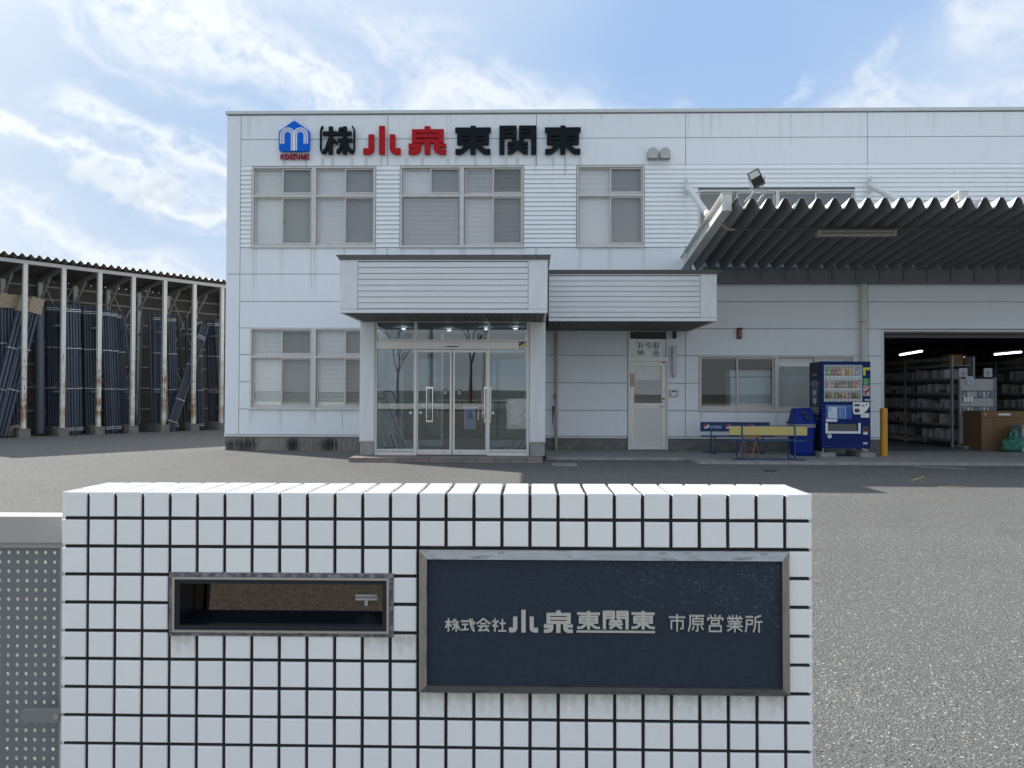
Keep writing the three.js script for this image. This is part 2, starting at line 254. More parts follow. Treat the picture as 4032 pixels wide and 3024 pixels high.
const concrete = mat(0.30, 0.295, 0.28, 0.92, 0, { map: concreteTex, bumpMap: concreteBump, bumpScale: 0.002 });
const concreteLight = mat(0.52, 0.515, 0.50, 0.9, 0, { map: concreteTex, bumpMap: concreteBump, bumpScale: 0.002 });
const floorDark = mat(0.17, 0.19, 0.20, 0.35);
// painted wall board: run-off stains under sills, mullions and letters, laid out over the facade in metres
const FACADE = { x0: -7, y0: 0, w: 24, h: 8 };
const stains = [];   // [x, y, length, width, strength] collected from the survey below
for (const px of [1004, 1110, 1226, 1240, 1352, 1474]) stains.push([FX(px, 985), 4.43, 0.9 + R() * 0.5, 0.05, 0.12]);
for (const px of [1584, 1700, 1815, 1828, 1942, 2056, 2284, 2400, 2532]) stains.push([FX(px, 985), 4.43, 0.6 + R() * 0.6, 0.045, 0.10]);
for (const px of [988, 1104, 1228, 1240, 1350, 2760, 2904, 3056]) stains.push([FX(px, 1620), 0.9, 0.5, 0.05, 0.10]);
for (const px of [1122, 1205, 1270, 1312, 1386, 1440, 1500, 1600, 1662, 1765, 1795, 1870, 1930, 1990, 2040, 2110, 2178, 2226, 2284]) stains.push([FX(px, 640), FY(620), 0.25 + R() * 0.25, 0.02 + R() * 0.02, 0.15]);
for (let k = 0; k < 46; k++) stains.push([-6.6 + R() * 20, 7.35, 0.25 + R() * 0.7, 0.02 + R() * 0.05, 0.05]);
const wallTex = canvasTex(2048, 1024, (x, W, H) => {
  x.fillStyle = '#fff'; x.fillRect(0, 0, W, H);
  const sx = W / FACADE.w, sy = H / FACADE.h;
  for (let k = 0; k < 5000; k++) { const v = 190 + R() * 60; x.fillStyle = `rgba(${v},${v - 1},${v - 5},0.03)`; x.fillRect(R() * W, R() * H, 1 + R() * 5, 6 + R() * 70); }
  for (const [mx, my, L, w, s] of stains) for (let k = 0; k < 14; k++) {
    const g = (R() + R() - 1), X = (mx - FACADE.x0 + g * w * 1.6) * sx, Y = H - my * sy, len = L * sy * (0.25 + R() * 0.75);
    x.strokeStyle = `rgba(${128 + R() * 25},${120 + R() * 25},${102 + R() * 22},${s * (0.18 + R() * 0.4)})`; x.lineWidth = 0.7 + R() * 2.2; x.beginPath(); x.moveTo(X, Y); x.bezierCurveTo(X + R() * 2 - 1, Y + len * 0.3, X + R() * 3 - 1.5, Y + len * 0.6, X + R() * 3 - 1.5, Y + len); x.stroke();
  }
});
wallTex.wrapS = wallTex.wrapT = THREE.ClampToEdgeWrapping;
const facadeUV = (g) => planarUV(g, (x, y) => [(x - FACADE.x0) / FACADE.w, (y - FACADE.y0) / FACADE.h]);
const fineBump = rep(mottled(512, 128, 0.35, 90, 77, 0.6), 1.1);
const wallPaint = mat(0.82, 0.86, 0.89, 0.55, 0, { map: wallTex, bumpMap: fineBump, bumpScale: 0.0006 });
const sidingPaint = mat(0.85, 0.875, 0.89, 0.5, 0, { map: wallTex });
const fasciaPaint = mat(0.85, 0.875, 0.89, 0.5, 0, { map: rep(mottled(512, 236, 0.035, 6, 91, 0.02), 0.3) });
const capMetal = mat(0.60, 0.63, 0.63, 0.45, 0.2), capDark = mat(0.17, 0.175, 0.175, 0.5, 0.2);
const seam = mat(0.26, 0.27, 0.28, 0.9);
const aluTex = rep(mottled(256, 225, 0.16, 5, 15, 0.05), 1.3);
const alu = mat(0.80, 0.77, 0.74, 0.45, 0.05, { map: aluTex }), aluClean = mat(0.72, 0.70, 0.67, 0.4, 0.2);
const glass = phys(1, 1, 1, 0.0, 0, { transmission: 1, thickness: 0, ior: 1.8 });
const glassDark = phys(0.74, 0.82, 0.86, 0.0, 0, { transmission: 1, thickness: 0, ior: 1.9 });
const blindMat = mat(0.84, 0.86, 0.88, 0.6), curtainMat = mat(0.80, 0.84, 0.80, 0.9);
const screenMat = mat(0.055, 0.058, 0.055, 0.9, 0, { transparent: true, opacity: 0.17 });
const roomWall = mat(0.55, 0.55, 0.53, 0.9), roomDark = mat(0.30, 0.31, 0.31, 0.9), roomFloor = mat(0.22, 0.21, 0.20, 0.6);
const galv = mat(0.42, 0.43, 0.43, 0.5, 0.55), whiteSteel = mat(0.80, 0.80, 0.77, 0.45, 0, { map: rep(mottled(512, 238, 0.09, 8, 19, 0.03), 0.8) });
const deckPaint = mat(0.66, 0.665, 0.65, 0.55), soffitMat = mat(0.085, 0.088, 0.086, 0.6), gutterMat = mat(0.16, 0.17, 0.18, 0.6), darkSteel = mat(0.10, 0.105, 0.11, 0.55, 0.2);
const steel = phys(0.62, 0.60, 0.57, 0.28, 1, {}), steelRough = mat(0.50, 0.485, 0.465, 0.42, 0.9), chrome = mat(0.78, 0.78, 0.78, 0.12, 1);
const black = mat(0.012, 0.013, 0.016, 0.5), rubber = mat(0.02, 0.02, 0.022, 0.8), white = mat(0.78, 0.78, 0.77, 0.5), paper = mat(0.78, 0.78, 0.76, 0.9);
const lampGlow = new THREE.MeshStandardMaterial({ color: lin(0.9, 0.9, 0.9), emissive: lin(1, 0.98, 0.93), emissiveIntensity: 4, roughness: 0.4 });

// ------------------------------------------------------------------ ground
{
  const xs = [], zs = [], sr = rng(63), STAINS = Array.from({ length: 46 }, () => [sr() * 26 - 12, 1.5 + sr() * 14, 0.12 + sr() * sr() * 0.5]);
  for (const v of [-600, -300, -150, -80, -50, -36]) xs.push(v); for (let v = -30; v < -14; v += 1) xs.push(v); for (let v = -14; v <= 14; v += 0.2) xs.push(v); for (let v = 15; v <= 30; v += 1) xs.push(v); for (const v of [36, 50, 80, 150, 300, 600]) xs.push(v);
  for (const v of [-600, -300, -150, -80, -50, -36]) zs.push(v); for (let v = -30; v < 0; v += 1) zs.push(v); for (let v = 0; v <= 17; v += 0.2) zs.push(v); for (let v = 18; v <= 30; v += 1) zs.push(v); for (const v of [36, 50, 80, 150, 300, 600]) zs.push(v);
  const p = [], uv = [], n = [], c = [], idx = [], nx = xs.length;
  for (const z of zs) for (const x of xs) {
    p.push(x, 0, z); uv.push(x, z); n.push(0, 1, 0);
    let v = 1 + 0.06 * fbm2(x * 0.16, z * 0.2, 4) + 0.06 * fbm2(x * 0.9 + 50, z * 0.6, 3);
    for (const [cx, cz, rad] of [[9, -4, 14.2], [9, -4, 15.9], [-14, 20, 13.5], [-14, 20, 15.2], [3, 34, 24], [3, 34, 25.7]]) { const d = Math.abs(Math.hypot(x - cx, z - cz) - rad); v *= 1 - 0.05 * (1 - sstep(0.08, 0.34, d)) * (0.55 + 0.9 * fbm2(x * 0.7, z * 0.7, 3)); }   // tyre tracks
    for (const [cx, cz, rad] of STAINS) { const d = Math.hypot(x - cx, (z - cz) * 1.3) + 0.25 * fbm2(x * 2.1, z * 2.1, 3); v *= 1 - 0.17 * (1 - sstep(rad * 0.4, rad, d)); }   // drips of oil
    v *= 1 + 0.05 * sstep(0.1, 0.6, fbm2(x * 0.35 + 9, z * 0.5, 4));
    c.push(v, v * (1 + 0.01 * noise2(x * 0.3, z * 0.3)), v * 0.995);
  }
  for (let j = 0; j < zs.length - 1; j++) for (let i = 0; i < nx - 1; i++) { const a = j * nx + i; idx.push(a, a + nx, a + 1, a + 1, a + nx, a + nx + 1); }
  const g = new THREE.BufferGeometry(); g.setAttribute('position', new THREE.Float32BufferAttribute(p, 3)); g.setAttribute('normal', new THREE.Float32BufferAttribute(n, 3)); g.setAttribute('uv', new THREE.Float32BufferAttribute(uv, 2)); g.setAttribute('color', new THREE.Float32BufferAttribute(c, 3)); g.setIndex(idx);
  structure('ground', g, asphalt).receiveShadow = true;
  // concrete apron along the wall, with a pale nosing at its front edge
  const A = [[0.31, 0.0], [0.31, -1.88], [FX(2712, 1809, 1.88), -1.88], [FX(2750, 1828, 2.62), -2.62], [20, -2.62], [20, 0.0]];
  const slab = prism(A, 0, 0.05).rotateX(-Math.PI / 2); slab.applyMatrix4(new THREE.Matrix4().makeScale(1, 1, 1));
  structure('concrete_apron', metreUV(slab), mat(0.46, 0.455, 0.435, 0.92, 0, { map: concreteTex, bumpMap: concreteBump, bumpScale: 0.002 }));
  const nose = []; const edge = [[0.31, 1.88], [FX(2712, 1809, 1.88), 1.88], [FX(2750, 1828, 2.62), 2.62], [20, 2.62]];
  for (let i = 0; i < 3; i++) nose.push(bar(V(edge[i][0], 0.023, edge[i][1] + 0.045), V(edge[i + 1][0], 0.023, edge[i + 1][1] + 0.045), 0.09, i === 2 ? 0.052 : 0.045));
  structure('apron_kerb', metreUV(merge(nose)), concreteLight);
  // faded line paint on the asphalt near the loading door
  const paintTex = canvasTex(256, 64, (x, W, H) => { x.clearRect(0, 0, W, H); for (let k = 0; k < 1400; k++) { x.fillStyle = `rgba(255,255,255,${R()})`; x.fillRect(R() * W, R() * H, 1 + R() * 7, 1 + R() * 3); } }, false);
  const paintMat = mat(0.62, 0.60, 0.52, 0.9, 0, { alphaMap: paintTex, transparent: true }), yellowPaint = mat(0.55, 0.44, 0.16, 0.9, 0, { alphaMap: paintTex, transparent: true });
  const stripe = (x0, z0, x1, z1, w, m, name) => { const L = Math.hypot(x1 - x0, z1 - z0); structure(name, new THREE.PlaneGeometry(L, w).rotateX(-Math.PI / 2).rotateY(-Math.atan2(z1 - z0, x1 - x0)).translate((x0 + x1) / 2, 0.004, (z0 + z1) / 2), m); };
  const P = (px, py) => atY(px, py); let a, b;
  a = P(3600, 1838); b = P(3800, 1847); stripe(a.x, a.z, b.x, b.z, 0.1, paintMat, 'faded_line');
  a = P(3590, 1893); b = P(3640, 1878); stripe(a.x, a.z, b.x, b.z, 0.05, yellowPaint, 'faded_line');
  a = P(3690, 1919); b = P(3800, 1915); stripe(a.x, a.z, b.x, b.z, 0.05, yellowPaint, 'faded_line');
}

// ------------------------------------------------------------------ the office and warehouse building (front wall at z = 0)
const ROWS = [0.345, 0.905, 1.50, 2.10, 2.68, 3.265, 3.865, 4.45], TOP = [6.24, 6.83, 7.365];
const XL = -6.70, XR = 24;
const COLS = [FX(946, 900), FX(1527, 500), FX(2112, 500), FX(2700, 500), FX(3416, 500), 11.2, XR];
const winL = { x0: FX(985, 1450), x1: FX(1478, 1450), y0: ROWS[1], y1: ROWS[4] };                 // ground floor, left
const winR = { x0: FX(2752, 1500), x1: FX(3362, 1500), y0: ROWS[1], y1: ROWS[3] };                // ground floor, right
const door = { x0: FX(2472, 1500), x1: FX(2630, 1500), y0: 0.05, y1: ROWS[4] };
const dock = { x0: FX(3478, 1500), x1: 13.6, y0: 0.05, y1: FY(1305, 3600) };
const winA = { x0: FX(993, 800), x1: FX(1479, 800), y0: 4.45, y1: 6.225 }, winB = { x0: FX(1576, 800), x1: FX(2061, 800), y0: 4.45, y1: 6.225 }, winC = { x0: FX(2271, 800), x1: FX(2536, 800), y0: 4.45, y1: 6.225 };
const winD = { x0: FX(2748, 760), x1: FX(3366, 760), y0: 4.45, y1: FY(748, 3000) };
const hall = { x0: -2.9, x1: 0.0, y0: 0.06, y1: 2.6 };                                            // opening from the porch into the building
const bld = thing('office_building', 'white two-storey office and warehouse with panel walls and lapped siding', 'building');
const WG = 0.006;   // half of a joint between panels
// wall behind the panels, with real openings
{
  const s = new THREE.Shape(); s.moveTo(XL + 0.02, 0); s.lineTo(XR, 0); s.lineTo(XR, 7.36); s.lineTo(XL + 0.02, 7.36); s.closePath();
  for (const o of [winL, winR, winA, winB, winC, winD, door, { ...dock }, hall]) { const e = 0.03, y0 = Math.max(o.y0, 0.0505), h = new THREE.Path(); h.moveTo(o.x0 + e, y0 + (o.y0 > 0.2 ? e : 0)); h.lineTo(o.x0 + e, o.y1 - e); h.lineTo(o.x1 - e, o.y1 - e); h.lineTo(o.x1 - e, y0 + (o.y0 > 0.2 ? e : 0)); h.closePath(); s.holes.push(h); }
  part(bld, 'wall_core', new THREE.ExtrudeGeometry(s, { depth: 0.13, bevelEnabled: false }).translate(0, 0, -0.16), seam);
  const shell = [bx(XL + 0.03, XL + 0.18, 0, 7.34, -24, -0.165), bx(XL + 0.03, XR, 7.15, 7.33, -24, -0.165), bx(XL + 0.03, XR, 0, 7.14, -24.2, -24.01), bx(XR - 0.16, XR - 0.01, 0, 7.14, -24, -0.165)];
  part(bld, 'outer_shell', shell, mat(0.6, 0.6, 0.6, 0.8));
  part(bld, 'upper_floor', bx(XL + 0.2, 7.2, 3.3, 3.6, -23.9, -0.17), roomWall);
  part(bld, 'partition_wall', [bx(7.25, 7.4, 0.0, 7.1, -23.9, -0.17), bx(XL + 0.2, 7.2, 3.62, 7.1, -5.2, -5.05), bx(XL + 0.2, -3.2, 0.05, 3.28, -5.2, -5.05), bx(0.4, 7.2, 0.05, 3.28, -5.2, -5.05)], roomWall);
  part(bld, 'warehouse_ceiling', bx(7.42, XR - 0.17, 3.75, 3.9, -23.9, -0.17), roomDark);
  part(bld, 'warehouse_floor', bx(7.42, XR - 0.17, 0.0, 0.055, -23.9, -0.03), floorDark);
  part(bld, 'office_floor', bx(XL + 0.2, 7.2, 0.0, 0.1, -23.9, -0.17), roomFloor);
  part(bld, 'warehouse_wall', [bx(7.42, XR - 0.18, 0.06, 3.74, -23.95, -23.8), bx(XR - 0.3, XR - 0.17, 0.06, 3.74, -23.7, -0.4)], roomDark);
  for (const z of [-4, -8, -12, -16]) part(bld, 'ceiling_beam', bx(7.42, XR - 0.31, 3.45, 3.74, z - 0.09, z + 0.09), darkSteel);
  for (const x of [9.2, 12.4]) part(bld, 'ceiling_beam', bx(x - 0.07, x + 0.07, 3.2, 3.44, -23.7, -0.4), darkSteel);
}
// front panels, one mesh each
const openings = [winL, winR, door, dock, hall];
function panel(x0, x1, y0, y1) { part(bld, 'wall_panel', facadeUV(rb(x0 + WG, x1 - WG, y0 + WG, y1 - WG, -0.03, 0, 0.004, 1)), wallPaint); }
panel(XL, COLS[0], ROWS[0], 3.865); panel(XL, COLS[0], 3.865, TOP[2]);
for (let c = 0; c < COLS.length - 1; c++) {
  for (let r = 0; r < ROWS.length - 1; r++) {
    let runs = [[COLS[c], COLS[c + 1]]];
    for (const o of openings) if (o.y0 < ROWS[r + 1] - 0.05 && o.y1 > ROWS[r] + 0.05) runs = runs.flatMap(([a, b]) => (o.x1 <= a || o.x0 >= b ? [[a, b]] : [[a, o.x0], [o.x1, b]].filter(([p, q]) => q - p > 0.02)));
    for (const [a, b] of runs) panel(a, b, ROWS[r], ROWS[r + 1]);
  }
  panel(COLS[c], COLS[c + 1], TOP[0], TOP[1]); panel(COLS[c], COLS[c + 1], TOP[1], TOP[2]);
}
// lapped siding between the upper windows: one mesh per board
{
  const n = 18, h = (6.24 - 4.45) / n;
  const fix = (x0, x1, y) => {   // board profile in the z-y plane, swept along x
    const prof = [[-0.016, h - 0.001], [-0.016, 0.0], [0.022, 0.0], [0.026, 0.006], [-0.004, h - 0.001]], p = [], idx = [];
    for (const x of [x0, x1]) for (const [z, yy] of prof) p.push(x, y + yy, z);
    for (let i = 0; i < 5; i++) { const j = (i + 1) % 5; idx.push(i, i + 5, j, j, i + 5, j + 5); }
    idx.push(0, 1, 2, 0, 2, 3, 0, 3, 4, 5, 7, 6, 5, 8, 7, 5, 9, 8);
    const g = new THREE.BufferGeometry(); g.setAttribute('position', new THREE.Float32BufferAttribute(p, 3)); g.setIndex(idx); const f = g.toNonIndexed(); f.computeVertexNormals(); return facadeUV(f);
  };
  const segs = [[COLS[0], winA.x0], [winA.x1, winB.x0], [winB.x1, winC.x0], [winC.x1, COLS[3]], [COLS[3], COLS[4]], [COLS[4], COLS[5]], [COLS[5], XR]];
  for (const [a, b] of segs) for (let i = 0; i < n; i++) {
    const y = 4.45 + i * h; let runs = [[a + 0.012, b - 0.012]];
    if (y < winD.y1 - 0.01 && a < winD.x1 && b > winD.x0) runs = [[a + 0.012, winD.x0], [winD.x1, b - 0.012]];
    for (const [p, q] of runs) part(bld, 'siding_board', fix(p, q, y), sidingPaint);
  }
  for (const x of [...COLS.slice(3, 6)]) part(bld, 'corner_trim', bx(x - 0.011, x + 0.011, 4.46, 6.23, -0.02, 0.021), sidingPaint);
}
// roof edge cap in lengths, base flashing and foundation
{
  const joints = [XL - 0.03, FX(976, 446), FX(1683, 446), FX(2393, 446), FX(3115, 446), FX(3848, 446), XR];
  for (let i = 0; i < joints.length - 1; i++) part(bld, 'parapet_cap', rb(joints[i] + 0.002, joints[i + 1] - 0.002, 7.385, 7.455, -0.3, 0.035, 0.006, 1), capMetal);
  const ends = [[XL - 0.005, winL.x0 - 0.0, 0], [winL.x0, -3.23, 0], [0.3, door.x0 - 0.01, 0], [door.x1 + 0.01, dock.x0 - 0.03, 0]];
  for (const [a, b] of ends) part(bld, 'base_flashing', rb(a, b, 0.302, 0.338, -0.04, 0.022, 0.006, 1), fasciaPaint);
  const baseTex = canvasTex(1024, 128, (x, W, H) => {   // weathered base: black algae runs below the drips
    x.fillStyle = '#8b8880'; x.fillRect(0, 0, W, H);
    for (let k = 0; k < 2600; k++) { const v = 105 + R() * 70; x.fillStyle = `rgba(${v},${v},${v - 6},0.25)`; x.fillRect(R() * W, R() * H, 1 + R() * 5, 1 + R() * 8); }
    const runs = [[30, 150, 1], [150, 90, 0.9], [430, 55, 0.8], [655, 85, 0.95], [885, 60, 0.9], [560, 400, 0.25]];
    for (const [c, w, s] of runs) for (let k = 0; k < 260; k++) { const X = c + (R() + R() + R() - 1.5) * w * 0.7, L = H * (0.2 + R() * 0.9), Y = R() * H * 0.5; x.strokeStyle = `rgba(${28 + R() * 18},${30 + R() * 18},${30 + R() * 16},${0.05 + R() * 0.3 * s})`; x.lineWidth = 1 + R() * 5; x.beginPath(); x.moveTo(X, Y); x.lineTo(X + R() * 4 - 2, Y + L); x.stroke(); }
    for (let k = 0; k < 160; k++) { x.strokeStyle = `rgba(176,172,158,${0.08 + R() * 0.22})`; x.lineWidth = 1 + R() * 4; const X = R() * W, Y = R() * 20; x.beginPath(); x.moveTo(X, Y); x.lineTo(X + R() * 3, Y + 10 + R() * 80); x.stroke(); }
  });
  baseTex.wrapS = THREE.MirroredRepeatWrapping; baseTex.wrapT = THREE.ClampToEdgeWrapping;
  const baseMat = mat(1, 0.99, 0.96, 0.95, 0, { map: baseTex, bumpMap: concreteBump, bumpScale: 0.003 });
  part(bld, 'foundation', planarUV(rb(XL + 0.02, -3.24, -0.2, 0.3, -0.3, -0.012, 0.008, 1), (x, y) => [(x - XL) / 3.6, y / 0.3]), baseMat);
  part(bld, 'foundation', metreUV(bx(0.3, door.x0 - 0.012, 0.0, 0.3, -0.3, -0.012)), concrete);
  part(bld, 'foundation', metreUV(bx(door.x1 + 0.012, dock.x0 - 0.035, 0.0, 0.3, -0.3, -0.012)), concrete);
}
// windows: frame, sliding sashes with panes, blinds and insect screens
const aluWhite = mat(0.83, 0.82, 0.80, 0.45, 0, { map: aluTex }), glassPlain = phys(0.9, 0.93, 0.93, 0.0, 0, { transmission: 1, thickness: 0, ior: 1.45 });
function sash(w, name, x0, x1, y0, y1, z, paneMat, t = 0.03, bot = 0.055) {
  part(w, name, [bx(x0, x0 + t, y0, y1, z - 0.013, z + 0.013), bx(x1 - t, x1, y0, y1, z - 0.013, z + 0.013), bx(x0 + t, x1 - t, y1 - t, y1, z - 0.013, z + 0.013), bx(x0 + t, x1 - t, y0, y0 + bot, z - 0.013, z + 0.013)], alu);
  part(w, 'pane', bx(x0 + t - 0.004, x1 - t + 0.004, y0 + bot - 0.004, y1 - t + 0.004, z - 0.003, z + 0.003), paneMat);
}
function slatBlind(w, x0, x1, y0, y1, z, tilt = 0.95, pitch = 0.028, m = blindMat) {
  const list = []; for (let y = y0; y < y1; y += pitch) list.push(new THREE.BoxGeometry(x1 - x0, 0.0012, 0.034).rotateX(tilt).translate((x0 + x1) / 2, y, z));
  for (const t of [0.12, 0.88]) list.push(bx(mix(x0, x1, t) - 0.002, mix(x0, x1, t) + 0.002, y0, y1, z + 0.014, z + 0.016));
  const b = part(w, 'blind', list, m); b.userData.kind = 'stuff'; return b;
}
function windowUnit(w, x0, x1, y0, y1, o = {}) {   // one unit: upper and lower pair of sliding sashes
  const ty = o.transom ?? null, mid = (x0 + x1) / 2 + (o.shift ?? 0);
  const pair = (a, b, split) => {
    if (!split) { part(w, 'pane', bx(x0 - 0.002, x1 + 0.002, a - 0.002, b + 0.002, -0.048, -0.042), glass); slatBlind(w, x0 + 0.03, x1 - 0.03, a + 0.02, b - 0.02, -0.10, 0.55); return; }
    sash(w, 'sash', x0, mid + 0.015, a, b, -0.062, o.pane ?? glass); sash(w, 'sash', mid - 0.015, x1, a, b, -0.03, o.pane ?? glass);
    if (o.screen !== false) { part(w, 'insect_screen', bx(mid + 0.02, x1 - 0.02, a + 0.06, b - 0.03, -0.012, -0.0105), screenMat); part(w, 'screen_frame', [bx(mid - 0.006, mid + 0.018, a + 0.03, b - 0.008, -0.016, -0.004), bx(x1 - 0.02, x1 - 0.002, a + 0.03, b - 0.008, -0.016, -0.004), bx(mid + 0.018, x1 - 0.02, b - 0.028, b - 0.008, -0.016, -0.004), bx(mid + 0.018, x1 - 0.02, a + 0.03, a + 0.06, -0.016, -0.004)], alu); }
    part(w, 'latch', rb(mid + 0.02, mid + 0.032, (a + b) / 2 - 0.05, (a + b) / 2 + 0.05, -0.1, -0.08, 0.004, 1), steelRough);
    if (o.blind !== false) slatBlind(w, x0 + 0.02, x1 - 0.02, a + 0.03, b - 0.02, -0.112, (o.tilt ?? 0.95) + (R() - 0.5) * 0.3, 0.028, o.bm);
  };
  if (ty) { pair(y0, ty - 0.025, o.lowerSplit !== false); pair(ty + 0.025, y1, true); part(w, 'transom', bx(x0 - 0.01, x1 + 0.01, ty - 0.024, ty + 0.024, -0.09, 0.012), alu); } else pair(y0, y1, true);
}
function windowFrame(w, r, cuts, t = 0.035) {   // outer frame, sill and mullions between the units
  const f = [bx(r.x0, r.x0 + t, r.y0, r.y1, -0.12, 0.02), bx(r.x1 - t, r.x1, r.y0, r.y1, -0.12, 0.02), bx(r.x0 + t, r.x1 - t, r.y1 - t, r.y1, -0.12, 0.02), bx(r.x0 + t, r.x1 - t, r.y0 + 0.012, r.y0 + 0.042, -0.12, 0.02)];
  part(w, 'frame', f, aluWhite);
  part(w, 'sill', rb(r.x0 - 0.02, r.x1 + 0.02, r.y0 - 0.014, r.y0 + 0.011, -0.1, 0.045, 0.004, 1), alu);
  for (const [a, b] of cuts) part(w, 'mullion', bx(a, b, r.y0 + 0.042, r.y1 - t, -0.11, 0.024), aluWhite);
}
{
  const T2 = FY(770, 2000), T1 = FY(1405, 1100);
  let w = sub(bld, 'window'); windowFrame(w, winA, [[FX(1228, 800), FX(1245, 800)]]);
  windowUnit(w, winA.x0 + 0.04, FX(1226, 800), 4.495, 6.185, { transom: T2, bm: curtainMat }); windowUnit(w, FX(1247, 800), winA.x1 - 0.04, 4.495, 6.185, { transom: T2, tilt: 0.8 });
  w = sub(bld, 'window'); windowFrame(w, winB, [[FX(1810, 800), FX(1827, 800)]]);
  windowUnit(w, winB.x0 + 0.04, FX(1808, 800), 4.495, 6.185, { transom: T2, lowerSplit: false }); windowUnit(w, FX(1829, 800), winB.x1 - 0.04, 4.495, 6.185, { transom: T2, tilt: 0.7 });
  w = sub(bld, 'window'); windowFrame(w, winC, []);
  windowUnit(w, winC.x0 + 0.045, winC.x1 - 0.045, 4.495, 6.185, { transom: T2, tilt: 0.85 });
  w = sub(bld, 'window'); windowFrame(w, winD, [[FX(3054, 760), FX(3066, 760)]]);
  windowUnit(w, winD.x0 + 0.04, FX(3052, 760), 4.495, winD.y1 - 0.04, { blind: false, screen: false }); windowUnit(w, FX(3068, 760), winD.x1 - 0.04, 4.495, winD.y1 - 0.04, { blind: false, screen: false });
  w = sub(bld, 'window'); windowFrame(w, winL, [[FX(1226, 1450), FX(1244, 1450)]]);
  windowUnit(w, winL.x0 + 0.045, FX(1224, 1450), 0.95, 2.64, { transom: T1, tilt: 0.75, bm: curtainMat }); windowUnit(w, FX(1246, 1450), winL.x1 - 0.04, 0.95, 2.64, { transom: T1, tilt: 0.75, bm: curtainMat });
  w = sub(bld, 'window'); windowFrame(w, winR, [[FX(3050, 1500), FX(3064, 1500)]]);
  windowUnit(w, winR.x0 + 0.04, FX(3048, 1500), 0.95, 2.06, { blind: false, screen: false, pane: glassPlain }); windowUnit(w, FX(3066, 1500), winR.x1 - 0.04, 0.95, 2.06, { blind: false, screen: false });
}
// white cabinet and partition seen through the ground-floor window, and the room's back curtain
{
  const x0 = FX(2876, 1550, -0.5), x1 = FX(3040, 1550, -0.5);
  const c = thing('filing_cabinet', 'pale cabinet back seen through the right ground-floor window', 'cabinet', [0, 0.1, 0]);
  part(c, 'body', rb(x0, x1 + 0.2, 0, FY(1486, 2990, -0.5) - 0.1, -0.9, -0.5, 0.01, 1), mat(0.62, 0.68, 0.72, 0.5)); part(c, 'top', rb(x0 - 0.02, x1 + 0.22, FY(1484, 2990, -0.5) - 0.1, FY(1458, 2990, -0.5) - 0.1, -0.92, -0.48, 0.01, 1), mat(0.55, 0.62, 0.6, 0.6));
  const y = FY(1446, 3130, -0.25) - 0.1, p = thing('frosted_partition', 'pale frosted partition behind the window beside the drinks machine', 'partition', [0, 0.1, 0]);
  part(p, 'board', bx(FX(3066, 1550), FX(3345, 1550), 0, y - 0.19, -0.30, -0.26), mat(0.60, 0.66, 0.66, 0.5)); part(p, 'top_rail', bx(FX(3066, 1550), FX(3345, 1550), y - 0.188, y + 0.2, -0.30, -0.27), mat(0.5, 0.56, 0.56, 0.5));
}
// dock opening trim
part(bld, 'dock_trim', [bx(dock.x0 - 0.03, dock.x0, 0.06, dock.y1 + 0.03, -0.05, 0.02), bx(dock.x0, dock.x1, dock.y1, dock.y1 + 0.03, -0.05, 0.02)], aluClean);
part(bld, 'shutter_rail', [bx(dock.x0 + 0.002, dock.x0 + 0.06, 0.06, dock.y1 - 0.002, -0.16, -0.06), bx(dock.x0 + 0.07, dock.x1, dock.y1 - 0.12, dock.y1 - 0.002, -0.34, -0.2)], darkSteel);

